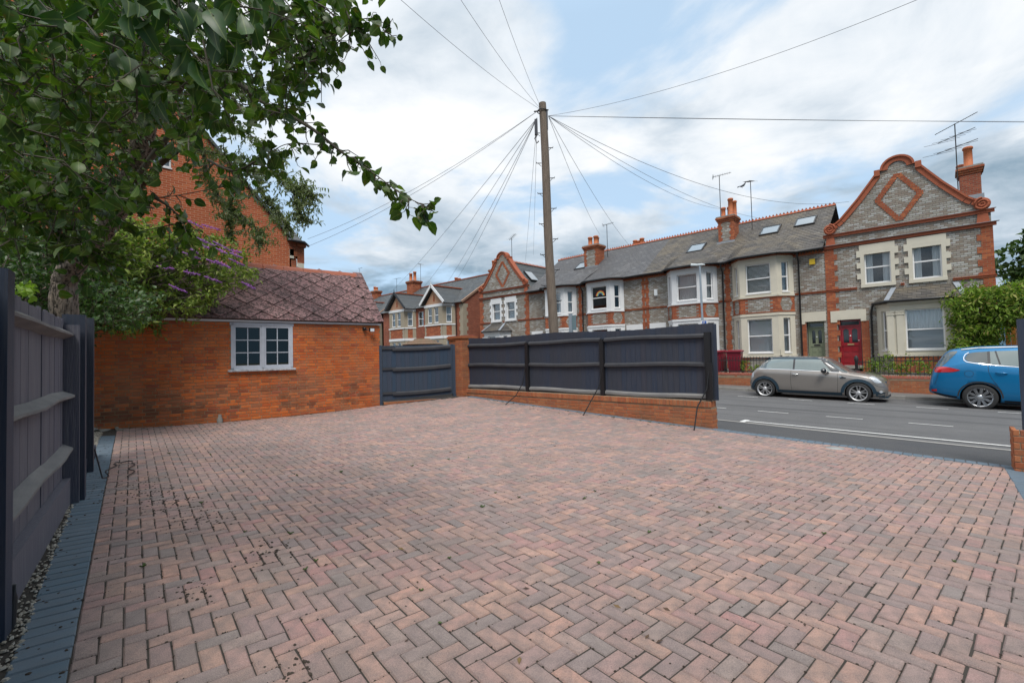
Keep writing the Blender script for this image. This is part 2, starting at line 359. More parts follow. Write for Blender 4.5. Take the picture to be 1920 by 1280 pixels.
def paver_shape(L, Wd, ch=.006, hgt=.03):
    a, b = L / 2 - .0024, Wd / 2 - .0024
    v = [(-a, -b, -hgt), (a, -b, -hgt), (a, b, -hgt), (-a, b, -hgt), (-a, -b, -ch), (a, -b, -ch), (a, b, -ch), (-a, b, -ch), (-a+ch, -b+ch, 0), (a-ch, -b+ch, 0), (a-ch, b-ch, 0), (-a+ch, b-ch, 0)]
    f = [(0, 1, 5, 4), (1, 2, 6, 5), (2, 3, 7, 6), (3, 0, 4, 7), (4, 5, 9, 8), (5, 6, 10, 9), (6, 7, 11, 10), (7, 4, 8, 11), (8, 9, 10, 11)]
    return v, f
def clippoly(poly, inside_fn):   # keep as is: the laying frame is rectangular
    return poly
PV_, PF_ = paver_shape(.17, .085)
HV_, HF_ = paver_shape(.085, .085)
EV_, EF_ = paver_shape(.2, .1)
blocks = []      # centre, angle, half?
def cell_ok(i, j):
    return inside(PO + PU * ((i + .5) * CA) + PV * ((j + .5) * CA))
BASEANG = math.atan2(PU.y, PU.x)
for j in range(-2, 112):
    for i in range(-124, 54):
        k = (i - j) % 4
        if k == 0: cells = ((i, j), (i + 1, j)); rot = 0
        elif k == 3: cells = ((i, j), (i, j + 1)) ; rot = 1   # upright block
        else: continue
        ok = [cell_ok(*c) for c in cells]
        if not any(ok): continue
        if all(ok):
            cx = sum(c[0] + .5 for c in cells) / 2 * CA; cy = sum(c[1] + .5 for c in cells) / 2 * CA
            blocks.append((cx, cy, rot, 0))
        else:
            c = cells[0] if ok[0] else cells[1]; blocks.append(((c[0] + .5) * CA, (c[1] + .5) * CA, rot, 1))
def frame_at(cx, cy, rot, O=None, U=None, V=None, jit=1.0):
    O = O or PO; U = U or PU; V = V or PV
    p = O + U * cx + V * cy; z = gz(p.x, p.y); n = gn(p.x, p.y)
    n = (n + Vector((R_.gauss(0, .012), R_.gauss(0, .012), 0)) * jit).normalized()
    u = U if rot == 0 else V
    u = (u - n * u.dot(n)).normalized()
    a = R_.gauss(0, .011) * jit; v = n.cross(u).normalized(); u2 = u * math.cos(a) + v * math.sin(a); v2 = n.cross(u2)
    M_ = Matrix(((u2.x, v2.x, n.x, p.x), (u2.y, v2.y, n.y, p.y), (u2.z, v2.z, n.z, z + max(-.0028, min(.0028, R_.gauss(0, .0016))) * jit), (0, 0, 0, 1)))
    return M_
def lay(blist, shapes, names, stuffname, material, limit, parent, kindlab=None):
    """the pieces that show largest are objects, the rest is one joined part"""
    rows = []
    for b in blist:
        Mx = b[0]; q = pix(Mx.translation); vis = 0
        if q and -60 < q[0] < 1980 and -60 < q[1] < 1340:
            nrm = Vector((Mx[0][2], Mx[1][2], Mx[2][2])); view = (Vector((0, 0, CAMZ)) - Mx.translation)
            vis = abs(nrm.normalized().dot(view.normalized())) / q[2] ** 2
        rows.append((vis, b))
    rows.sort(key=lambda r: -r[0])
    meshes = {}
    st = MB()
    inv = MW[parent.name].inverted()
    for n_, (vis, (Mx, sh)) in enumerate(rows):
        V_, F_ = shapes[sh]
        if n_ < limit and vis > 0:
            if sh not in meshes:
                meshes[sh] = MB().add(V_, F_).mesh(material, name=names[sh])
            link(names[sh], meshes[sh], parent, inv @ Mx)
        else: st.add([Mx @ Vector(v) for v in V_], F_)
    if st.v: st.build(stuffname, material, parent, kind='stuff')
mats_ = [(frame_at(cx, cy, rot), h) for cx, cy, rot, h in blocks]
lay(mats_, {0: (PV_, PF_), 1: (HV_, HF_)}, {0: 'paver', 1: 'paver'}, 'paving', m_paver, 297, driveway)
# blue border: soldiers along the left fence, a row at the road edge, and the right hand border
edging = []
def soldier_row(O, U, V, n, cy=-.1, L=.2, step=.1005):
    for i in range(n):
        p = O + U * (i * step + .05) + V * cy
        M_ = frame_at(i * step + .05, cy, 1, O, U, V, .6); M_[2][3] += .005 if O is not PO and abs(U.x) != PU.x else .0; edging.append((M_, 0))
soldier_row(PO + PU * -7.45, PU, PV, 92, -.10)
E_U = Vector((1, 0, 0)); E_V = Vector((0, 1, 0))
soldier_row(Vector((-9.3, 8.12, 0)), E_U, E_V, 98, 0)
S_U = Vector((0, -1, 0)); S_V = Vector((1, 0, 0))
for k in range(4): soldier_row(Vector((XR + .11 + k * .202, 8.2 - (k % 2) * .0, 0)), S_U, S_V, 78, 0)
edgo = MB().box(0, .001, 0, .001, -.2, -.199).build('paved_edging', m_joint, None, kind='structure')
MW[edgo.name] = edgo.matrix_world.copy()
lay(edging, {0: (EV_, EF_)}, {0: 'edging_brick'}, 'edging_run', m_bluepaver, 297, edgo)
# loose rubble strip between border and fence
def scatter_bits(name, mt, pts, smin, smax, kind='stuff', flat=.5, parent=None, up=.0):
    s = MB()
    for p in pts:
        r = R_.uniform(smin, smax); a = R_.uniform(0, 6.28); k = R_.choice((4, 5, 6))
        ring = [Vector((math.cos(a + 6.283 * i / k) * r * R_.uniform(.6, 1.2), math.sin(a + 6.283 * i / k) * r * R_.uniform(.5, 1.1), 0)) for i in range(k)]
        b = [p + q + Vector((0, 0, up)) for q in ring]; t_ = [p + q * .6 + Vector((0, 0, up + r * flat)) for q in ring]
        s.add(b + t_, [tuple(range(k, 2 * k))] + [(i, (i + 1) % k, k + (i + 1) % k, k + i) for i in range(k)])
    return s.build(name, mt, parent, kind=kind)
def strip_pts(n, c0, c1, x0=-8.0, x1=.8):
    out = []
    for i in range(n):
        p = PO + PU * R_.uniform(x0, x1) + PV * R_.uniform(c0, c1); p.z = gz(p.x, p.y); out.append(p)
    return out
MB().add([(p.x, p.y, gz(p.x, p.y) - .004 + d) for p, d in ((PO + PU * -8 + PV * -.17, 0), (PO + PU * 3 + PV * -.17, 0), (PO + PU * 3 + PV * -1.6, .02), (PO + PU * -8 + PV * -1.6, .02))], [(3, 2, 1, 0)]).build('bare_soil', m_soil, None, kind='structure')
m_rubble = mat('rubble', (.38, .36, .31), .95, (.2, .17, .13), 20, .7, .5, 90, stops=[(0, (.42, .40, .35)), (.5, (.30, .27, .22)), (1, (.48, .46, .42))])
tag(scatter_bits('rubble_strip', m_rubble, strip_pts(2400, -.33, -.185), .004, .016), 'pale crushed rubble strewn between the blue edging and the fence')
tag(scatter_bits('dirt_crumbs', m_dirt, strip_pts(400, -.32, -.17) + strip_pts(150, -.2, .02), .004, .013, flat=.3), 'dark soil crumbs along the blue edging')
pts = []
for (cx, cy, sp, n) in ((-5.2, .86, .28, 230), (-4.45, .98, .22, 90), (-5.9, .75, .3, 90), (-3.05, .62, .1, 50), (-3.4, 1.1, .18, 60), (-2.0, .75, .1, 50), (-1.95, .6, .05, 30)):
    for i in range(n):
        X = cx + R_.gauss(0, sp); Y = cy + R_.gauss(0, sp * .5)
        d = (Vector((X, Y, 0)) - PO); a = d.dot(PU); b = d.dot(PV)
        if R_.random() < .72: (a, b) = (round(a / .085) * .085 + R_.gauss(0, .006), b) if R_.random() < .5 else (a, round(b / .085) * .085 + R_.gauss(0, .006))
        p = PO + PU * a + PV * b; p.z = gz(p.x, p.y); pts.append(p)
for i in range(7000):     # dirt lodged in the joints
    a = R_.uniform(-8, 3); b = R_.uniform(0, 5.5)
    if R_.random() < .5: a = round(a / .085) * .085
    else: b = round(b / .085) * .085
    p = PO + PU * a + PV * b
    if inside(p): p.z = gz(p.x, p.y) - .003; pts.append(p)
tag(scatter_bits('joint_dirt', m_dirt, pts[:600], .004, .013, flat=.4), 'clumps of dark soil on the paving near the left border')
tag(scatter_bits('joint_dirt', m_dirt, pts[600:], .003, .009, flat=.45), 'dark dirt and moss lodged in the paving joints')
# fallen leaves and weeds
def leafbit(s, p, r):
    a = R_.uniform(0, 6.28); u = Vector((math.cos(a), math.sin(a), 0)); v = Vector((-u.y, u.x, 0)); z = Vector((0, 0, 1))
    c = R_.uniform(.1, .5) * r
    s.add([p - u * r, p - v * r * .4 + z * c, p + u * r + z * c * .3, p + v * r * .4 + z * c * R_.random(), p + z * .002], [(0, 1, 4), (1, 2, 4), (2, 3, 4), (3, 0, 4)])
s = MB()
for i in range(150):
    x = R_.uniform(560, 1800); y = R_.uniform(765, 960) if R_.random() < .8 else R_.uniform(800, 1250)
    p = ong(x, y)
    if inside(p): p.z += .003; leafbit(s, p, R_.uniform(.012, .028))
for i in range(60):
    X = R_.uniform(-8.5, -3); p = Vector((X, 8.0 - R_.uniform(.0, .35), 0)); p.z = gz(p.x, p.y) + .004; leafbit(s, p, R_.uniform(.012, .03))
for i in range(50):
    p = SHP + SHU * R_.uniform(0, 5) + Vector((R_.uniform(.1, .45), 0, 0)); p.z = gz(p.x, p.y) + .004; leafbit(s, p, R_.uniform(.012, .03))
tag(s.build('fallen_leaves', m_leafdead, None, kind='stuff'), 'small curled brown leaves fallen over the brick paving')
s = MB()
for i in range(90):
    if i < 30: p = PO + PU * round(R_.uniform(-70, 33)) * .085 + PV * round(R_.uniform(2, 50)) * .085
    elif i < 75: p = Vector((R_.uniform(-9, -3.2), 8.0, 0))
    else: p = SHP + SHU * R_.uniform(0, 5) + Vector((.1, 0, 0))
    p.z = gz(p.x, p.y)
    sc_ = R_.uniform(.45, 1.0)
    for k in range(12):
        a = R_.uniform(0, 6.28); L = R_.uniform(.008, .030) * sc_; u = Vector((math.cos(a), math.sin(a), 0)); v = Vector((-u.y, u.x, 0)) * .004
        s.add([p + v, p - v, p + u * L * .6 - v * .8 + Vector((0, 0, L * .7)), p + u * L + Vector((0, 0, L * .5)), p + u * L * .6 + v * .8 + Vector((0, 0, L * .7))], [(0, 1, 2, 3, 4)])
tag(s.build('weeds', m_weed, None, kind='stuff'), 'tiny green weeds sprouting from joints and wall foot')
# ================================================================ coursework of real bricks
def brickshape(ch=.0035):
    a = .5; c = ch / .2; cz = ch / .065
    v = [(-.5, 0, 0), (.5, 0, 0), (.5, 0, 1), (-.5, 0, 1), (-.5 + c, -.006, cz), (.5 - c, -.006, cz), (.5 - c, -.006, 1 - cz), (-.5 + c, -.006, 1 - cz), (-.5, .03, 0), (.5, .03, 0), (.5, .03, 1), (-.5, .03, 1)]
    f = [(4, 5, 6, 7), (0, 1, 5, 4), (1, 2, 6, 5), (2, 3, 7, 6), (3, 0, 4, 7), (8, 9, 1, 0), (9, 10, 2, 1), (10, 11, 3, 2), (11, 8, 0, 3)]
    return v, f
BV, BF = brickshape()
def bricks(P, U, u0, u1, z0, z1, bond, holes=(), course=.075, top=None, jit=.0012, k_=1.0):
    """list of matrices for a wall face through P along U; the face looks to the right hand side of U turned -90 deg"""
    U = Vector(U).normalized(); Nn = Vector((-U.y, U.x, 0)); out = []; course *= k_
    nz_ = int(round((z1 - z0) / course))
    for c in range(nz_):
        za = z0 + c * course; zb = za + course - .010 * k_
        x = u0
        seq = {'flemish': [.215, .1025], 'english': [.215] if c % 4 else [.1025], 'stretcher': [.215], 'soldier': [.065], 'header': [.1025]}[bond]
        off = {'flemish': -.084 if c % 2 else 0, 'english': -.056 * (c % 2), 'stretcher': -.1125 * (c % 2), 'soldier': 0, 'header': -.056 * (c % 2)}[bond]
        x += off * k_; k = 0
        while x < u1 - .02:
            w = seq[k % len(seq)] * k_; a, b = max(x, u0), min(x + w, u1); k += 1; x += w + .010 * k_
            if b - a < .025: continue
            segs = [(a, b)]
            for (ha, hb, hz0, hz1) in holes:
                if zb > hz0 + .01 and za < hz1 - .01:
                    segs = [q for s_ in segs for q in ((s_[0], min(s_[1], ha)), (max(s_[0], hb), s_[1])) if q[1] - q[0] > .02]
            for a, b in segs:
                cx = (a + b) / 2
                if top and zb > top(cx): continue
                p = P + U * cx + Nn * R_.gauss(0, jit); wd = b - a
                out.append((Matrix(((U.x * wd, Nn.x, 0, p.x), (U.y * wd, Nn.y, 0, p.y), (0, 0, zb - za, za + R_.gauss(0, .0006)), (0, 0, 0, 1))), 0))
    return out
def lay_bricks(lst, parent, material, limit, stuffname='brickwork'):
    rows = []
    for Mx, sh in lst:
        q = pix(Mx.translation); vis = 0
        if q and -20 < q[0] < 1940 and -20 < q[1] < 1300:
            a = Mx @ Vector((-.5, 0, 0)); b = Mx @ Vector((.5, 0, 1)); qa, qb = pix(a), pix(b)
            if qa and qb: vis = abs(qa[0] - qb[0]) * abs(qa[1] - qb[1])
        rows.append((vis, Mx))
    rows.sort(key=lambda r: -r[0]); st = MB(); me = MB().add(BV, BF).mesh(material, name='brick'); inv = MW[parent.name].inverted()
    for n_, (vis, Mx) in enumerate(rows):
        if n_ < limit and vis > 0: link('brick', me, parent, inv @ Mx)
        else: st.add([Mx @ Vector(v) for v in BV], BF)
    if st.v: st.build(stuffname, material, parent, kind='stuff')
# ================================================================ brick outbuilding
SL = 5.305; SANG = math.atan2(SHU.y, SHU.x); SN = Vector((-SHU.y, SHU.x, 0))
def sp(u, d, z): p = SHP + SHU * u + SN * d; return Vector((p.x, p.y, z))     # along wall, into building, height
shed = thing('brick_outbuilding', 'low orange brick outbuilding with mossy pink diamond tiled roof and small white window', 'outbuilding', (SHP.x, SHP.y, 0), SANG)
WX0, WX1, WZ0, WZ1 = 2.065, 3.255, 1.125, 2.10
s = MB()
for a, b, c, d in ((-2.6, WX0, -.1, 2.12), (WX1, SL, -.1, 2.12), (WX0, WX1, -.1, WZ0), (WX0, WX1, WZ1 - .001, 2.12)): s.obox(sp(a, .0, 0), SHU, b - a, SN, .22, c, d)
s.build('wall', m_mortar, shed)
s = MB(); s.obox(sp(-2.6, 2.6, 0), SHU, SL + 2.6, SN, .1, -.1, 2.12); s.obox(sp(SL - .2, .22, 0), SHU, .2, SN, 2.4, -.1, 2.12); s.obox(sp(-2.6, .22, 0), SHU, .2, SN, 2.4, -.1, 2.12)
s.prism([(0, 0), (0, 0)], 0, 0) if 0 else None
gA = [sp(SL - .05, 0.02, 2.12), sp(SL - .05, 1.35, 3.52), sp(SL - .05, 2.7, 2.12)]; gB = [p - SHU * .15 for p in gA]
s.add([*gA, *gB], [(0, 2, 1), (3, 4, 5), (0, 1, 4, 3), (1, 2, 5, 4), (2, 0, 3, 5)]); s.build('rear_walls', m_wallbrick, shed)
lay_bricks(bricks(SHP, SHU, -2.4, SL, -.06, 2.10, 'english', [(WX0, WX1, WZ0 - .045, WZ1 + .1)], .0745, k_=.86), shed, m_shedbrick, 298)
# return face of the wall at the gate corner
lay_bricks(bricks(SHP + SHU * SL, SN, .0, 1.6, -.06, 2.10, 'english', (), .0745, k_=.86), shed, m_shedbrick, 0, 'return_brickwork')
s = MB(); s.obox(sp(-2.6, -.035, 0), SHU, SL + 2.62, SN, .03, 2.125, 2.225); s.build('fascia', m_white, shed)
# window: frame, two casements, panes, bars, sill
wf = MB()
for a, b, c, d in ((WX0, WX0 + .05, WZ0, WZ1), (WX1 - .05, WX1, WZ0, WZ1), (2.635, 2.685, WZ0, WZ1 - .04), (WX0 - .02, WX1 + .02, WZ1 - .045, WZ1 + .012), (WX0, WX1, WZ0, WZ0 + .04)): wf.obox(sp(a, -.018, 0), SHU, b - a, SN, .1, c, d)
win = wf.build('window', m_oldwhite, shed)
si = MB(); si.add([sp(WX0 - .06, -.07, 1.085), sp(WX1 + .05, -.07, 1.085), sp(WX1 + .05, .0, 1.09), sp(WX0 - .06, .0, 1.09), sp(WX0 - .06, -.07, 1.112), sp(WX1 + .05, -.07, 1.112), sp(WX1 + .05, .02, 1.13), sp(WX0 - .06, .02, 1.13)], [(3, 2, 1, 0), (4, 5, 6, 7), (0, 1, 5, 4), (1, 2, 6, 5), (2, 3, 7, 6), (3, 0, 4, 7)])
m_peel = mat('peeling_paint', (.62, .64, .68), .6, (.10, .08, .07), 16, .8, .3, 60); si.build('sill', m_peel, win)
g_old = glass('old_glass', (.50, .55, .53), refl=.05)
for a, b in ((WX0 + .05, 2.635), (2.685, WX1 - .05)):
    c = MB(); i0, i1, j0, j1 = a + .035, b - .035, WZ0 + .085, WZ1 - .09
    for q in ((a, i0, WZ0 + .04, WZ1 - .045), (i1, b, WZ0 + .04, WZ1 - .045), (i0, i1, WZ0 + .04, j0), (i0, i1, j1, WZ1 - .045)): c.obox(sp(q[0], -.008, 0), SHU, q[1] - q[0], SN, .045, q[2], q[3])
    for k in range(1, 3): z = j0 + (j1 - j0) * k / 3; c.obox(sp(i0, .006, 0), SHU, i1 - i0, SN, .02, z - .009, z + .009)
    mid = (i0 + i1) / 2; c.obox(sp(mid - .009, .004, 0), SHU, .018, SN, .022, j0, j1)
    c.build('casement', m_oldwhite, win)
    for k in range(3):
        for h in range(2):
            x0 = i0 + (mid - i0) * h + .009 * h; x1 = mid - .009 if h == 0 else i1; z0 = j0 + (j1 - j0) * k / 3; z1 = z0 + (j1 - j0) / 3 - .009
            MB().obox(sp(x0, .016, 0), SHU, x1 - x0, SN, .004, z0, z1).build('pane', g_old, win)
cl = MB(); cl.obox(sp(2.05, .5, 0), SHU, 1.2, SN, .02, 1.0, 1.55)
cl.build('stored_board', mat('stored_board', (.10, .11, .10), .8, (.22, .22, .20), 3, .8), shed)
# roof: real overlapping diamond tiles
RA, RB = Vector((0, 0, 0)), None
UP = (SN * 1.35 + Vector((0, 0, 1.38))); RLn = UP.length; UPn = UP.normalized(); RN = SHU.cross(UPn).normalized()
if RN.z < 0: RN = -RN
def rp(u, v, h=0): return sp(u, -.08, 2.20) + UPn * v + RN * h
s = MB()
s.hexa([rp(-2.7, 0, -.05), rp(SL + .06, 0, -.05), rp(SL + .06, RLn + .08, -.05), rp(-2.7, RLn + .08, -.05), rp(-2.7, 0, 0), rp(SL + .06, 0, 0), rp(SL + .06, RLn + .08, 0), rp(-2.7, RLn + .08, 0)])
far = [sp(-2.7, 2.78, 2.12), sp(SL + .06, 2.78, 2.12)]
s.add([rp(-2.7, RLn + .08), rp(SL + .06, RLn + .08), far[1], far[0]], [(0, 1, 2, 3)])
roof = s.build('roof', m_under, shed)
D = .235; tl = []; TW = .27
dv = [(-TW, 0, .0), (0, -D, .004), (TW, 0, .0), (0, D, -.008), (-TW, 0, .007), (0, -D, .016), (TW, 0, .007), (0, D, .002)]
df = [(4, 5, 6, 7), (0, 1, 5, 4), (1, 2, 6, 5), (2, 3, 7, 6), (3, 0, 4, 7)]
dv = [(a * .955, b * .955, c * 1.6) for a, b, c in dv]; tmesh = MB().add(dv, df).mesh(m_tile, name='roof_tile'); rows = int(RLn / D) + 1
inv = MW[roof.name].inverted(); st = MB()
for j in range(rows + 1):
    for i in range(-6, 22):
        u = i * 2 * TW * .985 + (TW * .985 if j % 2 else 0); v = j * D * .97
        if u < -2.6 or u > SL - .02 or v < .1 or v > RLn - .02: continue
        O = rp(u, v, .010 + R_.gauss(0, .0015)); T = (RN + SHU * R_.gauss(0, .012) + UPn * R_.gauss(0, .01)).normalized(); X_ = (SHU - T * SHU.dot(T)).normalized(); Y_ = T.cross(X_)
        link('roof_tile', tmesh, roof, inv @ Matrix(((X_.x, Y_.x, T.x, O.x), (X_.y, Y_.y, T.y, O.y), (X_.z, Y_.z, T.z, O.z), (0, 0, 0, 1))))
s = MB()   # eaves course of cut tiles and the verge
for i in range(30):
    u = -2.6 + i * .27
    if u + .26 > SL + .06: break
    s.hexa([rp(u, -.02, .0), rp(u + .262, -.02, .0), rp(u + .262, .2, .0), rp(u, .2, .0), rp(u, -.02, .009), rp(u + .262, -.02, .009), rp(u + .262, .2, .004), rp(u, .2, .004)])
s.build('eaves_tiles', m_tile, roof, kind='stuff')
s = MB()
for i in range(9): s.hexa([rp(SL - .16, i * .225, .012), rp(SL + .08, i * .225, .012), rp(SL + .08, i * .225 + .25, .004), rp(SL - .16, i * .225 + .25, .004), rp(SL - .16, i * .225, .026), rp(SL + .08, i * .225, .026), rp(SL + .08, i * .225 + .25, .012), rp(SL - .16, i * .225 + .25, .012)])
s.build('verge_tiles', m_tile, roof, kind='stuff')
top = sp(0, -.08, 2.20) + UPn * (RLn + .05)
for i in range(17):
    a = -2.6 + i * .46; b = min(a + .45, SL + .08)
    if b - a < .1: continue
    q = MB(); pr_ = [(-.13, -.11), (-.06, -.015), (0, .025), (.06, -.015), (.13, -.11), (.11, -.12), (0, -.02), (-.11, -.12)]
    o = top; va = [o + SHU * a + SN * x + Vector((0, 0, z)) for x, z in pr_]; vb = [p + SHU * (b - a) + Vector((0, 0, R_.gauss(0, .003))) for p in va]; n = len(pr_)
    q.add(va + vb, [(k, (k + 1) % n, n + (k + 1) % n, n + k) for k in range(n)] + [tuple(range(n)), tuple(range(2 * n - 1, n - 1, -1))]); q.build('ridge_tile', m_ridgeclay, roof)
# floodlight on the wall
fl = thing('floodlight', 'small black twin security floodlight fixed under the outbuilding eaves', 'floodlight', sp(4.98, -.02, 2.0), SANG)
s = MB(); s.obox(sp(4.86, -.06, 0), SHU, .07, SN, .058, 1.99, 2.06); s.tube([sp(4.93, -.04, 2.02), sp(4.98, -.07, 1.99), sp(5.02, -.1, 1.985)], .012); s.build('bracket', m_black, fl)
hd = MB(); c = sp(5.05, -.12, 1.99); hd.obox(c - SHU * .06 - SN * .03, SHU, .12, SN, .06, 1.95, 2.04); h = hd.build('lamp_head', m_black, fl)
MB().obox(c - SHU * .05 - SN * .033, SHU, .1, SN, .004, 1.958, 2.032).build('lens', mat('lamp_lens', (.7, .74, .78), .2), h)
hs = MB(); hs.lathe([(.001, 0), (.03, .0), (.035, .03), (.02, .05)], sp(4.88, -.085, 2.0), 12); hs.build('sensor', m_black, fl)
s = MB(); s.lathe([(.05, 0), (.055, .05), (.03, .12), (.03, .16)], sp(1.86, -.05, gz(sp(1.86, -.05, 0).x, sp(1.86, -.05, 0).y)), 10)
o = s.build('gully_cap', m_concrete); tag(o, 'pale concrete stub standing at the foot of the outbuilding wall', 'pipe stub')
s = MB()
for i in range(26):
    p = SHP + SHU * R_.uniform(-.5, .35) + Vector((R_.uniform(.05, .32), 0, 0)); z = gz(p.x, p.y); a = R_.uniform(0, 3.14); r = R_.uniform(.02, .07)
    u = Vector((math.cos(a), math.sin(a), 0)); s.obox(p - u * r, u, 2 * r, Vector((-u.y, u.x, 0)), r * .7, z, z + r * R_.uniform(.2, .7))
tag(s.build('rubble_heap', m_rubble, None, kind='stuff'), 'broken rubble heaped where fence meets outbuilding wall')
# ================================================================ left fence
FP, FU = Vector((-3.3, -.09, 0)), Vector((-.99029, .13905, 0)); FNn = Vector((.13905, .99029, 0))  # away from camera side is -FNn
fang = math.atan2(-FU.y, -FU.x)
def fp(u, d, z): p = FP + FU * u - FNn * d; return Vector((p.x, p.y, z))
fen = thing('timber_fence', 'tall navy stained timber fence with sloping grey rails, nearest on the left', 'fence', (FP.x, FP.y, 0), fang)
bm_ = None
def board(s, p, u, v, w, t1, t2, z0, z1, cut=0):   # feather-edge board
    a = p; b = p + u * w
    q = [a, b, b + v * t2, a + v * t1]
    if u.x * v.y - u.y * v.x < 0: q = [q[0], q[3], q[2], q[1]]
    hi = [z1 + cut * R_.uniform(-1, 1)] * 4
    s.hexa([(k.x, k.y, z0) for k in q] + [(k.x, k.y, h_) for k, h_ in zip(q, hi)])
# near bay runs from in front of the frame to the big post; far bay runs on to the outbuilding
def fence_bay(u0, u1, ztop, zb, par, mt, offs=.05, ground=0):
    u = u0
    while u < u1 - .02:
        w = R_.uniform(.108, .122); w = min(w, u1 - u); s = MB(); p = fp(u, offs + R_.uniform(-.004, .004), 0)
        board(s, p, FU, -FNn, w, .012, .020, zb + R_.uniform(0, .02), ztop + R_.gauss(0, .006)); s.build('board', mt, par); u += w - .004
def bevel_rail(par, u0, u1, z, mt, proud=.0, name='rail'):
    for sg in range(1):
        s = MB(); n = 8; pts = []
        for i in range(n + 1):
            u = u0 + (u1 - u0) * i / n; wob = math.sin(i * 1.3 + z * 7) * .006
            a = fp(u, .05, 0); b = fp(u, -.022 + wob, 0)
            pts += [Vector((a.x, a.y, z - .046 + wob)), Vector((b.x, b.y, z - .012 + wob)), Vector((b.x, b.y, z + .006 + wob)), Vector((a.x, a.y, z + .046 + wob))]
        fs = [(4*i+k, 4*i+4+k, 4*i+4+(k+1) % 4, 4*i+(k+1) % 4) for i in range(n) for k in range(4)] + [(0, 1, 2, 3), (4*n+3, 4*n+2, 4*n+1, 4*n)]
        s.add(pts, fs); s.build(name, mt, par)
fence_bay(-1.6, -.14, 1.74, .1, fen, m_navy); fence_bay(0, 2.42, 1.70, .28, fen, m_navyworn)
fence_bay(2.62, 4.3, 1.78, .22, fen, m_navy)
for z, zz in ((1.57, 0), (1.035, 0), (.56, 0)): bevel_rail(fen, .0, 2.44, z, m_rail)
def post(par, u, w, d0, d1, z1, mt):
    s = MB(); a = fp(u, d0, 0); s.obox(a, FU, w, -FNn, d1 - d0, -.1, z1); return s.build('post', mt, par)
post(fen, -.14, .14, -.03, .07, 1.76, m_navy); post(fen, 2.36, .035, -.055, .05, 1.66, m_navyworn)
post(fen, 2.44, .12, -.085, .07, 1.76, m_navy); post(fen, 3.72, .10, -.05, .05, 1.83, m_navy)
s = MB(); s.obox(fp(-1.5, .0, 0), FU, 3.95, -FNn, .055, .06, .31); s.build('gravel_board', m_navyworn, fen)
s = MB(); s.obox(fp(2.6, .0, 0), FU, 2.2, -FNn, .055, .06, .26); s.build('gravel_board', m_navy, fen)
s = MB(); s.tube([fp(.02, -.012, .24), fp(.02, -.03, .24), fp(.02, -.034, .18), fp(.0, -.03, .02)], .012); s.build('stake', m_iron, fen)
s = MB(); b = [fp(2.46, -.15, .5)]
pts = [fp(2.46, -.15, .52)]
for i in range(16): t = i / 15; pts.append(Vector((-6.3 - .95 * t, .5 + .22 * t + .03 * math.sin(i * .8), gz(-6.3 - .95 * t, .5) + .02 + .03 * abs(math.sin(t * 3.3)) + (.3 * max(0, .12 - t)))))
for i in range(10): a = math.pi * i / 9; pts.append(Vector((-7.25 - .07 * math.sin(a), .75 + .05 - .05 * math.cos(a), gz(-7.2, .7) + .02)))
for i in range(12): t = i / 11; pts.append(Vector((-7.2 + .8 * t, .84 - .1 * t + .03 * math.sin(i), gz(-7, .8) + .015)))
s.tube(pts, .006, 6); o = s.build('cable', m_black); tag(o, 'loop of thin black cable lying on the blue edging by the fence post', 'cable')
# ================================================================ blue gate between the outbuilding and the pier
GA, GB = Vector((-10.335, 6.075, 0)), Vector((-9.72, 7.97, 0)); GU = (GB - GA).normalized(); GL = (GB - GA).length; GN = Vector((-GU.y, GU.x, 0))
gate = thing('timber_gate', 'navy boarded gate with ledges closing the gap beside the outbuilding', 'gate', (GA.x, GA.y, .1), math.atan2(GU.y, GU.x))
m_gate = mat('gate_stain', (.02, .035, .065), .65, (.035, .045, .062), 4, .7, .3, 25, stretch=(6, 6, .5), stops=[(0, (.026, .058, .108)), (.5, (.035, .060, .098)), (1, (.045, .060, .098))])
u = .03
while u < GL - .03:
    w = min(.117, GL - .03 - u); s = MB(); a = GA + GU * u; zz = .22 + .07 * (u / GL); s.obox(a, GU, w - .003, GN, .018 + R_.uniform(0, .004), zz, 1.60 + .03 * u / GL + R_.gauss(0, .004)); s.build('board', m_gate, gate); u += w
for z in (.38, 1.0, 1.52):
    s = MB(); a = GA + GU * .28 - GN * .045; k = .10
    n = 6
    for i in range(n):
        t0, t1 = i / n, (i + 1) / n; p0 = GA + GU * (.28 + (GL - .42) * t0) - GN * .042; p1 = GA + GU * (.28 + (GL - .42) * t1) - GN * .042
        sag = lambda t: z + (.04 * t if z < 1 else .0) - .02 * math.sin(t * 3.14) + .05 * t * (z > .9)
        s.hexa([(p0.x, p0.y, sag(t0) - .04), (p1.x, p1.y, sag(t1) - .04), (p1.x + GN.x * .042, p1.y + GN.y * .042, sag(t1) - .05), (p0.x + GN.x * .042, p0.y + GN.y * .042, sag(t0) - .05), (p0.x, p0.y, sag(t0) + .02), (p1.x, p1.y, sag(t1) + .02), (p1.x + GN.x * .042, p1.y + GN.y * .042, sag(t1) + .05), (p0.x + GN.x * .042, p0.y + GN.y * .042, sag(t0) + .05)])
    s.build('ledge', m_darkrail, gate)
    s = MB(); s.obox(GA + GU * .02 - GN * .03, GU, .34, GN, .028, z - .01, z + .055); s.build('hinge_strap', m_darkrail, gate)
for a_, z0_ in ((-.05, .0), (GL - .07, .16)): s = MB(); s.obox(GA + GU * a_ - GN * .02, GU, .07, GN, .09, z0_, 1.62); s.build('post', m_gate, gate)
s = MB(); s.obox(GA + GU * .1 - GN * .02, GU, GL - .15, GN, .06, .08, .20); s.build('kick_board', m_darkrail, gate)
lay_list = bricks(GA - GN * .04, GU, .05, GL - .1, .04, .19, 'stretcher')
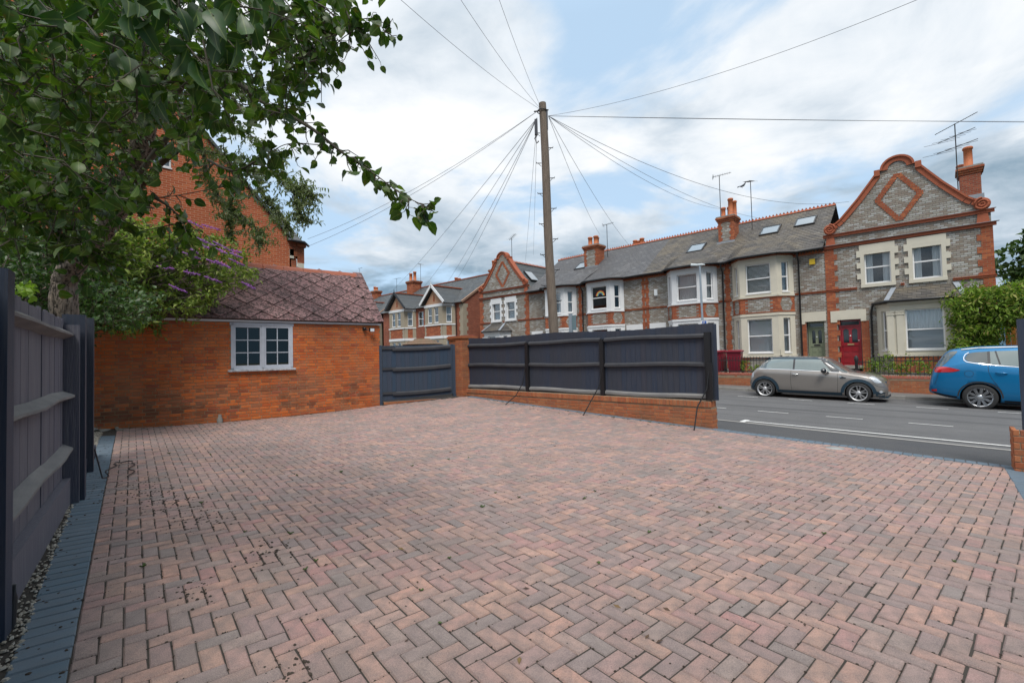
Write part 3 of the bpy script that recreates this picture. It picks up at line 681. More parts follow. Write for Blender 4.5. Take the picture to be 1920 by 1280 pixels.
thr = MB().obox(GA + GU * .05 - GN * .03, GU, GL - .1, GN, .2, -.05, .185).build('gate_threshold', m_mortar2, None); tag(thr, 'worn brick threshold course under the navy gate', 'threshold'); MW[thr.name] = thr.matrix_world.copy()
lay_bricks(lay_list, thr, m_wallbrick, 100)
# ================================================================ front boundary: pier, low wall, fence on top
FY = 8.15
def pier(x0, x1, y0, y1, z0, z1, lab, cap=True, mt=None, name='brick_pier'):
    t = thing(name, lab, 'pier', ((x0 + x1) / 2, (y0 + y1) / 2, z0)); mt = mt or m_wallbrick
    MB().box(x0, x1, y0, y1, z0, z1).build('core', m_mortar2, t)
    nn = int((z1 - z0) / .075)
    l = bricks(Vector((x0, y0, 0)), (1, 0, 0), 0, x1 - x0, z0, z0 + nn * .075, 'flemish', k_=.86) + bricks(Vector((x1, y0, 0)), (0, 1, 0), 0, y1 - y0, z0, z0 + nn * .075, 'flemish', k_=.86)
    lay_bricks(l, t, mt, 120)
    if cap:
        s = MB(); s.box(x0 - .03, x1 + .03, y0 - .03, y1 + .03, z1, z1 + .06); s.box(x0 - .055, x1 + .055, y0 - .055, y1 + .055, z1 + .06, z1 + .12); s.build('cap', mt, t)
        q = MB(); n = 10
        for i in range(n): 
            a = x0 - .02 + (x1 - x0 + .04) * i / n; q.add([(a, y0 - .03, z1 + .12), (a + .028, y0 - .03, z1 + .12), (a + .028, y1 + .03, z1 + .12), (a, y1 + .03, z1 + .12), (a, y0 - .03, z1 + .15), (a + .028, y0 - .03, z1 + .15), (a + .028, (y1), z1 + .19), (a, y1, z1 + .19)], [(3, 2, 1, 0), (4, 5, 6, 7), (0, 1, 5, 4), (1, 2, 6, 5), (2, 3, 7, 6), (3, 0, 4, 7)])
        q.build('coping', m_ridgeclay, t)
    return t
pier(-9.72, -9.46, 8.0, 8.34, .05, 1.70, 'orange brick gate pier between navy gate and navy front fence', cap=False)
pier(-12.0, -11.35, 9.6, 10.2, 0, 1.82, 'capped red brick pier seen above the right end of the navy gate')
t = pier(-15.3, -14.1, 10.1, 10.8, 0, 1.75, 'low red brick pier with bulging tiled cap seen above the middle of the gate', cap=False)
s = MB(); s.lathe([(.74, 0), (.78, .04), (.70, .08), (.60, .10), (.55, .16), (.35, .20), (.30, .26), (.05, .27)], (-14.7, 10.45, 1.75), 9, sm=False); s.build('cap', mat('mossy_cap', (.22, .12, .08), .9, (.10, .10, .06), 8, .8, .6, 40), t)
lw = thing('low_brick_wall', 'low orange brick wall with soldier course top under the navy front fence', 'garden wall', (-6.15, FY, 0))
MB().box(-9.46, -2.96, FY + .0, FY + .215, -.3, .30).build('core', m_mortar2, lw)
MB().box(-9.46, -2.975, FY - .012, FY + .227, .30, .405).build('coping_core', m_mortar2, lw)
def botz(x): return gz(x + 0, FY) - .08
l = [b for b in bricks(Vector((-9.46, FY, 0)), (1, 0, 0), 0, 6.50, -.297, .30, 'flemish', (), .0746, k_=.86) if b[0].translation.z + .075 > botz(b[0].translation.x)]
l += bricks(Vector((-9.46, FY - .012, 0)), (1, 0, 0), 0, 6.485, .302, .412, 'soldier', (), .1275, k_=.86)
l += bricks(Vector((-2.96, FY, 0)), (0, 1, 0), 0, .215, -.297, .30, 'header', (), .0746, k_=.86) + bricks(Vector((-2.975, FY - .012, 0)), (0, 1, 0), 0, .23, .302, .412, 'soldier', (), .109)
lay_bricks(l, lw, m_wallbrick, 298)
ff = thing('timber_fence', 'long navy front fence of upright boards standing on the low brick wall', 'fence', (-6.15, FY + .1, .42))
x = -9.46
while x < -2.97:
    w = min(.112, -2.94 - x); s = MB(); board(s, Vector((x, FY + .10, 0)), Vector((1, 0, 0)), Vector((0, 1, 0)), w, .012, .02, .416, 1.775 + .02 * math.sin(x * 1.7) - .02 * ((x + 9.3) / 6.3) + R_.gauss(0, .003)); s.build('board', m_navy, ff); x += w - .003
for z in (.485, 1.05, 1.57):
    for a, b in ((-9.46, -7.34), (-7.24, -5.24), (-5.14, -3.06)):
        s = MB(); n = 5; zs = [z + .012 * math.sin(a + k * 1.1 + z * 3) - (.02 * (a + 9.3) / 6.3 if z < 1 else 0) for k in range(n + 1)]
        for k in range(n):
            xa, xb = a + (b - a) * k / n, a + (b - a) * (k + 1) / n
            s.hexa([(xa, FY + .045, zs[k] - .03), (xb, FY + .045, zs[k+1] - .03), (xb, FY + .1, zs[k+1] - .045), (xa, FY + .1, zs[k] - .045), (xa, FY + .045, zs[k] + .012), (xb, FY + .045, zs[k+1] + .012), (xb, FY + .1, zs[k+1] + .045), (xa, FY + .1, zs[k] + .045)])
        s.build('rail', m_darkrail if z > .6 else m_rail, ff)
for x in (-7.34, -5.24): MB().box(x, x + .09, FY + .03, FY + .12, .41, 1.58).build('post', m_black, ff)
MB().box(-3.07, -2.97, FY + .02, FY + .12, .42, 1.62).build('post', m_black, ff); MB().box(-3.03, -2.93, FY - .02, FY + .035, .44, 1.08).build('post_splint', m_black, ff)
MB().box(-2.965, -2.89, FY + .11, FY + .14, .42, 1.76).build('end_board', m_navy, ff)
for k, (x, y) in enumerate(((-7.34, 0), (-5.2, 0), (-3.02, 0))):
    s = MB(); z1 = 1.0; foot = Vector((x - .32 + .1 * k, FY - .38 - .0 * k, 0)); foot.z = gz(foot.x, foot.y) - .02
    s.tube([Vector((x + .03, FY + .0, z1)), Vector((x - .0, FY - .06, .62)), (foot + Vector((x, FY - .15, .3))) / 2 + Vector((.05, .02, .05)) if 0 else Vector((x - .12, FY - .2, .32)), foot], .011, 6)
    s.build('stay_rod', m_black, ff)
# right hand side: short wall, brick pier end and fence end
rw = thing('low_brick_wall', 'short orange brick wall end at the right edge of the driveway mouth', 'garden wall', (1.2, 8.1, -.2))
MB().box(.60, 2.6, 8.0, 8.2, -.4, .20).build('core', m_mortar2, rw); MB().box(.55, .78, 7.86, 8.2, -.4, .25).build('pier_core', m_mortar2, rw)
l = bricks(Vector((.55, 7.86, 0)), (1, 0, 0), 0, .23, -.3, .27, 'header') + bricks(Vector((.55, 8.2, 0)), (0, -1, 0), 0, .34, -.3, .27, 'header') + bricks(Vector((.78, 8.0, 0)), (1, 0, 0), 0, 1.8, -.3, .20, 'flemish')
lay_bricks(l, rw, m_wallbrick, 150)
rf = thing('timber_fence', 'navy fence end post and boards at the right edge of the driveway mouth', 'fence', (1.2, 8.1, .25))
MB().box(.64, .74, 7.98, 8.08, .25, 1.58).build('post', m_navy, rf)
for i in range(16): MB().box(.74 + i * .115, .74 + i * .115 + .112, 8.04, 8.055 + .004 * (i % 2), .25, 1.56).build('board', m_navy, rf)
# ================================================================ telegraph pole
PB, PT = Vector((-7.5, 9.6, -.1)), Vector((-7.745, 9.6, 8.17))
pole = thing('telegraph_pole', 'weathered wooden telegraph pole leaning slightly left behind the navy fence', 'telegraph pole', PB)
m_pole = mat('pole_wood', (.24, .19, .15), .9, (.09, .07, .055), 8, .9, .8, 30, stretch=(8, 8, .5))
pts, rr = [], []
for i in range(15): t = i / 14; pts.append(PB.lerp(PT, t) + Vector((.02 * math.sin(t * 9), 0, 0))); rr.append(.135 - .035 * t)
MB().tube(pts, rr, 16).build('shaft', m_pole, pole)
CR = Vector((.726, .688, 0))     # sideways as seen from the drive
for i in range(13):
    sd = 1 if i % 2 else -1; z = 2.3 + i * .42
    if z > 7.4: break
    t = (z + .1) / 8.27; p = PB.lerp(PT, t); r = .155 - .035 * t; a = p + CR * sd * r * .8; b = p + CR * sd * (r + .11)
    s = MB(); s.tube([a, b, b + Vector((0, 0, .03))], .011, 6); s.tube([a - Vector((0, 0, .09)), (a + b) / 2 + CR * sd * .02], .007, 5); s.build('step', m_iron, pole)
tp = PB.lerp(PT, .955); s = MB()
s.obox(tp + CR * .09 - Vector((0, .1, 0)), CR, .11, Vector((-CR.y, CR.x, 0)), .12, 7.42, 7.93); s.build('cable_box', mat('dark_plastic', (.03, .035, .05), .5), pole)
s = MB(); s.obox(tp - CR * .19 - Vector((0, .06, 0)), CR, .08, Vector((-CR.y, CR.x, 0)), .1, 7.3, 7.72); s.build('cable_box', MAT['dark_plastic'], pole)
s = MB(); s.tube([PT + Vector((math.cos(a) * .14, math.sin(a) * .14, -.22)) for a in [i * .5 for i in range(14)]], .014, 5); s.tube([PT - CR * .2 + Vector((0, -.05, -.24)), PT + CR * .2 + Vector((0, -.05, -.2))], .018, 6); s.build('ring_bracket', m_iron, pole)
s = MB(); s.tube([tp - CR * .14 + Vector((0, -.05, -.5)), tp - CR * .2 + Vector((0, -.05, -.62)), tp - CR * .15 + Vector((0, -.05, -.75)), tp - CR * .08 + Vector((0, -.08, -.7))], .02, 6); s.build('cable_loop', m_black, pole)
m_wire = mat('wire', (.16, .17, .19), .6)
def wire(a, b, sag, lab, r=.011):
    s = MB(); pts = [a.lerp(b, i / 24) - Vector((0, 0, sag * 4 * (i / 24) * (1 - i / 24))) for i in range(25)]; s.tube(pts, r * .62, 5); o = s.build('overhead_wire', m_wire); tag(o, lab, 'wire', 'overhead wires fanning from the pole'); return o
H = PT + Vector((0, 0, -.2)); HL = H - CR * .15 + Vector((0, 0, -.2)); HR = H + CR * .16 + Vector((0, 0, -.15))
WL = [ (H, at(748, -3, 7.0), .1, 'overhead wire rising from the pole towards the upper left above the drive', .006),
 (H, at(862, -3, 7.5), .1, 'overhead wire rising steeply, second of the three leaving the pole top leftwards', .006),
 (H, at(935, -3, 8.0), .08, 'steepest overhead wire rising from the pole top out of the picture', .006),
 (HR, at(1727, -3, 7.5), .25, 'long overhead wire rising from the pole to the upper right', .007),
 (HR, at(2100, 228, 14), .05, 'thick nearly level overhead wire running right from the pole over the roofs', .011),
 (HR, at(2100, 231, 13.5), .02, 'level overhead wire just under the thick one running right', .008),
 (HR, onY(1592, 378, 24.5), .9, 'sagging overhead wire from the pole to the gable of the end house', .011),
 (HR, onY(1430, 410, 26), .5, 'overhead wire from the pole to the tall aerial beside the chimney', .010),
 (HR, onY(1352, 392, 26), .5, 'overhead wire from the pole towards the tall red chimney', .010),
 (HR, onY(1182, 462, 26), .3, 'overhead wire dropping from the pole to the terrace ridge right of the small chimney', .010),
 (HR, onY(1125, 440, 25), .3, 'overhead wire dropping from the pole to the small terrace chimney', .010),
 (HL, onY(1000, 478, 26), .1, 'thin overhead wire dropping almost straight behind the pole', .009),
 (HL, onY(985, 490, 26), .1, 'thin overhead wire dropping to the chimney of the left gabled house', .009),
 (HL, onY(842, 545, 26), .4, 'overhead wire from the pole to the brick chimney of the gabled pair', .012),
 (HL, onY(822, 552, 26), .4, 'overhead wire from the pole to the ridge of the gabled pair', .012),
 (HL, onY(775, 560, 26), .4, 'overhead wire from the pole to the far chimney of the gabled pair', .012),
 (HL, onY(706, 570, 30), .5, 'longest overhead wire falling leftwards to the far terrace', .013),
 (H - CR * .12, onX(577, 462, -17), .3, 'lower overhead wire from the pole to the red brick house turret', .009),
 (H - CR * .12, onX(577, 448, -17), .3, 'upper overhead wire from the pole to the red brick house turret', .009)]
for w_ in WL: wire(*w_)
# ================================================================ road and footways
m_asph = mat('asphalt', (.125, .124, .126), .9, (.095, .095, .098), 3, .7, .5, 220, vec='world'); moss(m_asph, (.12, .118, .115), 1.2, .5, .75, .6)
weather(m_asph, .7, (.07, .07, .073), .4, .4, .65, 300, .6)
def streaks(M_, sx, sy, col, lo, hi, amt):
    t = M_.node_tree; b = t.nodes['Principled BSDF']; src = b.inputs['Base Color'].links[0].from_socket; g = N(t, 'ShaderNodeNewGeometry'); mp = N(t, 'ShaderNodeMapping'); mp.inputs[3].default_value = (sx, sy, 1); t.links.new(g.outputs['Position'], mp.inputs[0])
    n_ = N(t, 'ShaderNodeTexNoise'); n_.inputs['Scale'].default_value = 1; n_.inputs['Detail'].default_value = 6; n_.inputs['Roughness'].default_value = .6; t.links.new(mp.outputs[0], n_.inputs['Vector'])
    t.links.new(mixc(t, math_(t, 'MULTIPLY', ramp(t, n_.outputs[0], [(lo, 0), (hi, 1)]), amt), src, col), b.inputs['Base Color'])
streaks(m_asph, .12, 2.6, (.045, .045, .048), .52, .62, .6); streaks(m_asph, .2, 1.2, (.14, .14, .14), .58, .75, .5)
m_asph2 = mat('footway_tarmac', (.058, .060, .066), .9, (.085, .082, .08), 2.5, .6, .5, 220, vec='world')
m_foot = mat('far_footway', (.14, .132, .125), .9, (.09, .085, .08), 2, .7, .4, 160, vec='world')
m_line = mat('road_paint', (.72, .72, .70), .7, (.30, .30, .30), 22, .45, .2, 80, vec='world')
m_kerb = mat('kerb_stone', (.26, .25, .23), .9, (.15, .14, .13), 5, .7, .4, 60, stops=[(0, (.22, .21, .19)), (1, (.30, .29, .27))])
m_earth = mat('ground', (.09, .085, .06), .95, (.06, .08, .035), .6, .8, vec='world')
def sheet(name, x0, x1, y0, y1, f, mt, dz=0, n=24, kind='structure', m_=1):
    s = MB(); vs = [(x0 + (x1 - x0) * i / n, y0 + (y1 - y0) * j / m_, f(x0 + (x1 - x0) * i / n, y0 + (y1 - y0) * j / m_) + dz) for j in range(m_ + 1) for i in range(n + 1)]
    s.add(vs, [(j*(n+1)+i, j*(n+1)+i+1, (j+1)*(n+1)+i+1, (j+1)*(n+1)+i) for j in range(m_) for i in range(n)]); return s.build(name, mt, None, kind=kind)
sheet('ground', -500, 420, -420, 520, lambda x, y: -.75 - .0 * x, m_earth, 0, 2, m_=2)
sheet('far_ground', -160, 60, 20.7, 140, lambda x, y: .18 - .006 * (x + 3), m_earth, 0, 4)
sheet('back_garden', -60, -2.0, -30, -.9, lambda x, y: .02, m_earth, 0, 2)
sheet('side_garden', -60, -10.6, -1.0, 8.1, lambda x, y: .02, m_earth, 0, 2)
sheet('road', -160, 60, 8.22, 18.9, rz, m_asph)
sheet('footway', -160, 60, 8.22, 9.93, rz, m_asph2, .006, 24)
s = MB(); P_ = [onf for onf in ()]
kp = [(-9.0, 10.02), (-5, 10.02), (-3.6, 10.03), (-2.8, 9.98), (-2.0, 9.90), (-1.0, 9.84), (0, 9.80), (3, 9.8), (12, 9.8)]
for (a, b), (c, d) in zip(kp[:-1], kp[1:]): s.add([(a, b - .05, rz(a, b) + .012), (c, d - .05, rz(c, d) + .012), (c, d + .05, rz(c, d) + .012), (a, b + .05, rz(a, b) + .012)], [(0, 1, 2, 3)])
s.build('flush_kerb', mat('flush_kerb', (.34, .33, .31), .9, (.2, .19, .18), 8, .7), None, kind='structure')
def stripe(s, x0, x1, y0, y1): s.add([(x0, y0, rz(x0, y0) + .010), (x1, y0, rz(x1, y0) + .010), (x1, y1, rz(x1, y1) + .010), (x0, y1, rz(x0, y1) + .010)], [(0, 1, 2, 3)])
s = MB(); stripe(s, -3.02, 14, 10.21, 10.30); stripe(s, -3.12, -3.02, 10.06, 10.44); s.build('bay_line', m_line, None, kind='structure')
for k in range(-12, 7): s = MB(); x = -1.98 + 1.40 * k; stripe(s, x, x + .66, 12.28, 12.34); s.build('lane_dash', m_line, None, kind='structure')
for k in range(-12, 7): s = MB(); x = -3.57 + 1.49 * k; stripe(s, x, x + .62, 16.22, 16.29); s.build('bay_dash', m_line, None, kind='structure')
kb = MB().box(0, .001, 0, .001, -.7, -.699).build('kerb', m_kerb, None, kind='structure'); MW[kb.name] = kb.matrix_world.copy()
for i in range(-48, 9):
    x = i * .915; s = MB(); z = rz(x, 18.95)
    s.hexa([(x, 18.9, z - .1), (x + .905, 18.9, z - .118), (x + .905, 19.04, z - .118), (x, 19.04, z - .1), (x, 18.912, z + .10), (x + .905, 18.912, z + .082), (x + .905, 19.04, z + .085), (x, 19.04, z + .103)]); s.build('kerb_stone', m_kerb, kb)
sheet('far_footway', -160, 60, 19.04, 20.52, rz, m_foot, .105)
mh = MB().lathe([(.0001, 0), (.11, 0), (.11, .006), (.0001, .006)], (-1.17, 7.83, gz(-1.17, 7.83) - .002), 20); mh = mh.build('drain_cover', mat('worn_metal', (.33, .34, .33), .5, (.2, .2, .2), 9)); tag(mh, 'round grey cover set flush in the paving near the road edge', 'drain cover')
# ================================================================ house materials
m_grey = brickmat('silver_brick', (.37, .35, .31), (.26, .20, .155), (.17, .15, .13), (.47, .465, .44), w=.19, h=.075, ms=.009)
m_red = brickmat('red_brick', (.38, .098, .045), (.30, .072, .036), (.27, .15, .09), (.50, .15, .06), w=.2, h=.075, ms=.008)
m_redside = brickmat('side_red_brick', (.33, .085, .045), (.26, .065, .04), (.24, .15, .11), (.38, .11, .06), w=.2, h=.075, ms=.01)
m_orange = brickmat('orange_brick', (.50, .12, .045), (.43, .095, .038), (.50, .26, .16), (.56, .15, .06), w=.215, h=.075, ms=.009)
m_terra = mat('terracotta', (.36, .10, .045), .75, (.30, .07, .03), 6, .6, .3, 50, vec='world')
m_pot = mat('chimney_pot', (.50, .15, .055), .7, (.36, .10, .04), 5, .6, .3, 40, vec='world')
m_cream = mat('cream_paint', (.66, .61, .50), .6, (.50, .47, .39), 2, .5, .15, 40, vec='world')
m_wh = mat('house_white', (.76, .77, .78), .55, (.64, .65, .66), 2, .5, .1, 40, vec='world')
m_upvc = mat('white_frame', (.80, .80, .80), .35)
m_stone = mat('bath_stone', (.36, .31, .23), .85, (.26, .22, .17), 3, .6, .4, 40, vec='world')
m_tan = mat('tan_render', (.46, .27, .17), .85, (.36, .2, .13), 3, .6, .3, 40, vec='world')
m_lead = mat('lead_flashing', (.30, .33, .37), .6, (.2, .22, .25), 5, .6, vec='world')
m_gutter = mat('black_gutter', (.016, .016, .018), .4)
m_dark = mat('dark_room', (.02, .02, .022), .9)  # near-black wall colour stands in for the shade inside the rooms
m_curtain = mat('net_curtain', (.82, .85, .86), .9, (.62, .68, .70), 6, .5, stretch=(14, 14, .4), vec='world')
m_blind = mat('white_blind', (.85, .86, .86), .6)
m_frost = mat('frosted_blind', (.74, .78, .80), .4)
gl = glass('window_glass', (.965, .975, .98), refl=.035)
gsky = mat('skylight_glass', (.16, .20, .23), .08, metal=.0, spec=1.0, coat=1)
def slate(name, c, c2, mo, mamt, w=.26):
    M_ = bpy.data.materials.new(name); M_.use_nodes = True; t = M_.node_tree; b = t.nodes['Principled BSDF']
    g = N(t, 'ShaderNodeNewGeometry'); s = N(t, 'ShaderNodeSeparateXYZ'); t.links.new(g.outputs['Position'], s.inputs[0])
    cb = N(t, 'ShaderNodeCombineXYZ'); t.links.new(s.outputs[0], cb.inputs[0]); t.links.new(s.outputs[2], cb.inputs[1])
    br = N(t, 'ShaderNodeTexBrick'); t.links.new(cb.outputs[0], br.inputs['Vector']); br.offset = .5; br.inputs['Scale'].default_value = 1
    br.inputs['Brick Width'].default_value = w; br.inputs['Row Height'].default_value = .109; br.inputs['Mortar Size'].default_value = .006; br.inputs['Bias'].default_value = 0
    br.inputs['Color1'].default_value = (0, 0, 0, 1); br.inputs['Color2'].default_value = (1, 1, 1, 1); br.inputs['Mortar'].default_value = (.3, .3, .3, 1)
    colr = ramp(t, br.outputs['Color'], [(0, c), (.5, c2), (.8, c), (1, tuple(q * 1.35 for q in c2))])
    nz = N(t, 'ShaderNodeTexNoise'); nz.inputs['Scale'].default_value = .9; nz.inputs['Detail'].default_value = 8; nz.inputs['Roughness'].default_value = .7; t.links.new(g.outputs['Position'], nz.inputs['Vector'])
    colr = mixc(t, math_(t, 'MULTIPLY', ramp(t, nz.outputs[0], [(.45, 0), (.62, 1)]), mamt), colr, mo)
    colr = mixc(t, br.outputs['Fac'], colr, tuple(q * .35 for q in c)); t.links.new(colr, b.inputs['Base Color']); b.inputs['Roughness'].default_value = .65; b.inputs['Specular IOR Level'].default_value = .4
    MAT[name] = M_; return M_
m_slate = slate('mossy_slate', (.078, .072, .068), (.12, .11, .10), (.20, .165, .115), .7)
m_slate2 = slate('plain_slate', (.105, .105, .112), (.125, .125, .13), (.12, .11, .10), .3)
m_slate3 = slate('dark_slate', (.07, .08, .088), (.10, .11, .118), (.13, .12, .10), .3)
# ---------------------------------------------------------------- builders
def V2(x, y): return Vector((x, y, 0))
def face(s, P, U, u0, u1, z0, z1, holes=(), th=.2, m=0):
    """a wall panel along U from P with real openings"""
    P = Vector(P); U = Vector(U).normalized(); Nn = Vector((-U.y, U.x, 0))
    us = sorted({u0, u1, *[h[0] for h in holes], *[h[1] for h in holes]}); us = [u for u in us if u0 <= u <= u1]
    zs = sorted({z0, z1, *[h[2] for h in holes], *[h[3] for h in holes]}); zs = [z for z in zs if z0 <= z <= z1]
    for a, b in zip(us[:-1], us[1:]):
        run = None
        for c, d in zip(zs[:-1], zs[1:]):
            mu, mz = (a + b) / 2, (c + d) / 2
            solid = not any(h[0] < mu < h[1] and h[2] < mz < h[3] for h in holes)
            if solid: run = (run[0] if run else c, d)
            if (not solid or d == zs[-1]) and run: s.obox(P + U * a, U, b - a, Nn, th, run[0], run[1], m); run = None
    return s
def sash(par, P, U, u0, u1, z0, z1, back=.09, style='none', mt=None, mid=True, vbar=False):
    P = Vector(P); U = Vector(U).normalized(); Nn = Vector((-U.y, U.x, 0)); mt = mt or m_upvc; f = .045; w = u1 - u0
    s = MB(); o = P + Nn * back
    s.obox(o + U * u0, U, f, Nn, .06, z0, z1); s.obox(o + U * (u1 - f), U, f, Nn, .06, z0, z1); s.obox(o + U * (u0 + f), U, w - 2*f, Nn, .06, z0, z0 + f * 1.3); s.obox(o + U * (u0 + f), U, w - 2*f, Nn, .06, z1 - f, z1)
    zm = z0 + (z1 - z0) * .5
    if mid: s.obox(o + U * (u0 + f), U, w - 2*f, Nn, .055, zm - .025, zm + .025)
    if vbar: s.obox(o + U * ((u0 + u1) / 2 - .015), U, .03, Nn, .05, z0 + f * 1.3, z1 - f)
    s.obox(P + U * (u0 - .02) - Nn * .03, U, w + .04, Nn, back + .03, z0 - .04, z0 - .001)
    wn = s.build('window', mt, par)
    for a, b in (((z0 + f, zm - .025), (zm + .025, z1 - f)) if mid else ((z0 + f, z1 - f),)): MB().obox(o + U * (u0 + f) + Nn * .03, U, w - 2*f, Nn, .004, a, b).build('pane', gl, wn)
    q = o + Nn * .13
    if style == 'slats':
        s = MB(); n = int((z1 - z0) / .055)
        for i in range(n): z = z0 + .03 + i * .055; s.obox(q + U * (u0 + .02), U, w - .04, Nn, .012, z, z + .034)
        s.obox(q + U * (u0 + .02) + Nn * .012, U, w - .04, Nn, .004, z0, z0 + .02); s.build('blind', m_blind, wn)
    elif style == 'frost': MB().obox(q + U * u0, U, w, Nn, .01, z0, z1).build('blind', m_frost, wn)
    elif style in ('curtains', 'net', 'half'):
        s = MB(); spans = {'curtains': ((u0, u0 + w * .30), (u1 - w * .32, u1)), 'net': ((u0, u1),), 'half': ((u0, u1),)}[style]
        for a, b in spans:
            n = max(6, int((b - a) / .03)); zlo = z0 if style != 'half' else z0
            row = [q + U * (a + (b - a) * i / n) + Nn * (.02 + .018 * math.sin(i * 1.9 + a * 5)) for i in range(n + 1)]
            s.add([(p.x, p.y, zlo) for p in row] + [(p.x, p.y, z1) for p in row], [(i, i + 1, n + 2 + i, n + 1 + i) for i in range(n)])
        s.build('curtain', m_curtain, wn)
        if style == 'half': MB().obox(q + U * u0 - Nn * .02, U, w, Nn, .008, z0, zm).build('lower_blind', mat('grey_film', (.40, .42, .43), .6), wn)
    return wn
def slates(s, A, B, C_, D_, rows=24, t=.014):
    """quad A B (eaves) D C (ridge) as stepped courses"""
    A, B, C_, D_ = map(Vector, (A, B, C_, D_)); n = (B - A).cross(D_ - A).normalized()
    if n.z < 0: n = -n
    for r in range(rows):
        a, b = r / rows, (r + 1) / rows
        p = [A.lerp(D_, a), B.lerp(C_, a), B.lerp(C_, b), A.lerp(D_, b)]
        s.hexa([q - n * .03 for q in p] + [p[0] + n * t, p[1] + n * t, p[2] + n * .001, p[3] + n * .001])
def tooth(s, x0, x1, y, z0, z1, left=True, right=True, step=.225, ext=.10, pr=.012):
    z = z0; k = 0
    while z < z1 - .01:
        zz = min(z + step, z1); e = ext if k % 2 else 0
        s.box(x0 - (e if left else 0), x1 + (e if right else 0), y - pr, y + .02, z, zz); z = zz; k += 1
def band(s, x0, x1, y, z, h=.09, pr=.035): s.box(x0, x1, y - pr, y + .02, z - h / 2, z + h / 4); s.box(x0, x1, y - pr * 1.6, y + .02, z + h / 4, z + h / 2)
def crest(x0, x1, y, z, par, mt, axis='x', step=.16):
    s = MB(); n = int(abs(x1 - x0) / step)
    for i in range(n):
        a = x0 + (x1 - x0) * i / n; b = x0 + (x1 - x0) * (i + 1) / n - .008
        if axis == 'x':
            s.add([(a, y - .12, z - .06), (b, y - .12, z - .06), (b, y, z + .03), (a, y, z + .03), (a, y + .12, z - .06), (b, y + .12, z - .06), (a + .02, y, z + .03), ((a + b) / 2, y, z + .13), (b - .02, y, z + .03), ((a + b) / 2, y + .025, z + .03)], [(0, 1, 2, 3), (3, 2, 5, 4), (6, 8, 7), (8, 9, 7), (9, 6, 7)])
        else:
            s.add([(y - .12, a, z - .06), (y - .12, b, z - .06), (y, b, z + .03), (y, a, z + .03), (y + .12, a, z - .06), (y + .12, b, z - .06), (y, a + .02, z + .03), (y, (a + b) / 2, z + .12), (y, b - .02, z + .03), (y + .025, (a + b) / 2, z + .03)], [(0, 1, 2, 3), (3, 2, 5, 4), (6, 8, 7), (8, 9, 7), (9, 6, 7)])
    return s.build('ridge_crest', mt, par, kind='stuff')
def chimney(par, x0, x1, y0, y1, z0, z1, pots, body=None, quoin=True):
    c = MB(); c.box(x0, x1, y0, y1, z0, z1 - .32); ch = c.build('chimney', body or m_grey, par)
    s = MB()
    if quoin:
        for a, b in ((x0, x0 + .14), (x1 - .14, x1)): tooth(s, a, b, y0, z0, z1 - .32, a > x0 + .01, a < x0 + .01, .15, .06)
        s.box(x1 - .01, x1 + .012, y0, y1, z0, z1 - .32)
    for k, e in enumerate((.03, .07, .11)): s.box(x0 - e, x1 + e, y0 - e, y1 + e, z1 - .32 + k * .085, z1 - .32 + (k + 1) * .085 - (.002 if k < 2 else 0))
    s.build('corbel', m_red, ch)
    MB().box(x0 - .08, x1 + .08, y0 - .08, y1 + .08, z1 - .065, z1).build('flaunching', m_concrete, ch)
    for (px, py, h, r) in pots: q = MB(); q.lathe([(r * 1.1, 0), (r * 1.1, .05), (r * .92, .06), (r * .88, h - .12), (r * 1.08, h - .1), (r * 1.08, h - .03), (r * .9, h), (r * .6, h), (r * .6, h - .1)], (px, py, z1), 14); q.build('pot', m_pot, ch)
    s = MB(); s.box(x0 - .06, x1 + .06, y0 - .10, y0 + .1, z0 - .12, z0 + .10); s.build('flashing', m_lead, ch)
    return ch
def skylight(par, xc, yv, w, L, E, Rg):
    """on a slope from eaves E=(y,z) to ridge Rg"""
    d = Vector((0, Rg[0] - E[0], Rg[1] - E[1])).normalized(); n = Vector((0, -d.z, d.y)); o = Vector((xc, yv, E[1] + (yv - E[0]) * (Rg[1] - E[1]) / (Rg[0] - E[0])))
    X_ = Vector((1, 0, 0)); s = MB()
    def bx(s, a0, a1, b0, b1, h0, h1): s.hexa([o + X_ * a + d * b + n * h for h in (h0, h1) for a, b in ((a0, b0), (a1, b0), (a1, b1), (a0, b1))])
    for q in ((-w/2, -w/2 + .06, 0, L), (w/2 - .06, w/2, 0, L), (-w/2 + .06, w/2 - .06, 0, .06), (-w/2 + .06, w/2 - .06, L - .06, L)): bx(s, *q, -.02, .09)
    sk = s.build('skylight', m_gutter, par); g = MB(); bx(g, -w/2 + .06, w/2 - .06, .06, L - .06, .0, .07); g.build('pane', gsky, sk)
def pipe(par, pts, r=.035, name='downpipe', mt=None): s = MB(); s.tube(pts, r, 8); return s.build(name, mt or m_gutter, par)
def aerial(lab, P, h, kind='yagi', az=0, L=1.1):
    t = thing('aerial', lab, 'aerial', P); P = Vector(P); s = MB(); s.tube([P, P + Vector((0, 0, h))], .018, 6); s.build('mast', m_iron, t)
    top = P + Vector((0, 0, h)); d = Vector((math.cos(az), math.sin(az), .25)).normalized() if kind == 'yagi' else Vector((math.cos(az), math.sin(az), .12)).normalized(); e = Vector((-math.sin(az), math.cos(az), 0))
    s = MB(); s.tube([top - d * L * .35, top + d * L * .65], .012, 5)
    n = 10
    for i in range(n): p = top - d * L * .3 + d * (L * .95 * i / n); s.tube([p - e * (.17 if i else .28) , p + e * (.17 if i else .28)], .006, 4)
    if kind == 'grid':
        for k in range(3): p = top - d * L * .35 + Vector((0, 0, .06 * (k - 1))); s.tube([p - e * .25, p + e * .25], .008, 4)
    s.build('antenna', m_iron, t); return t
m_alarm = mat('alarm_yellow', (.75, .5, .02), .4)
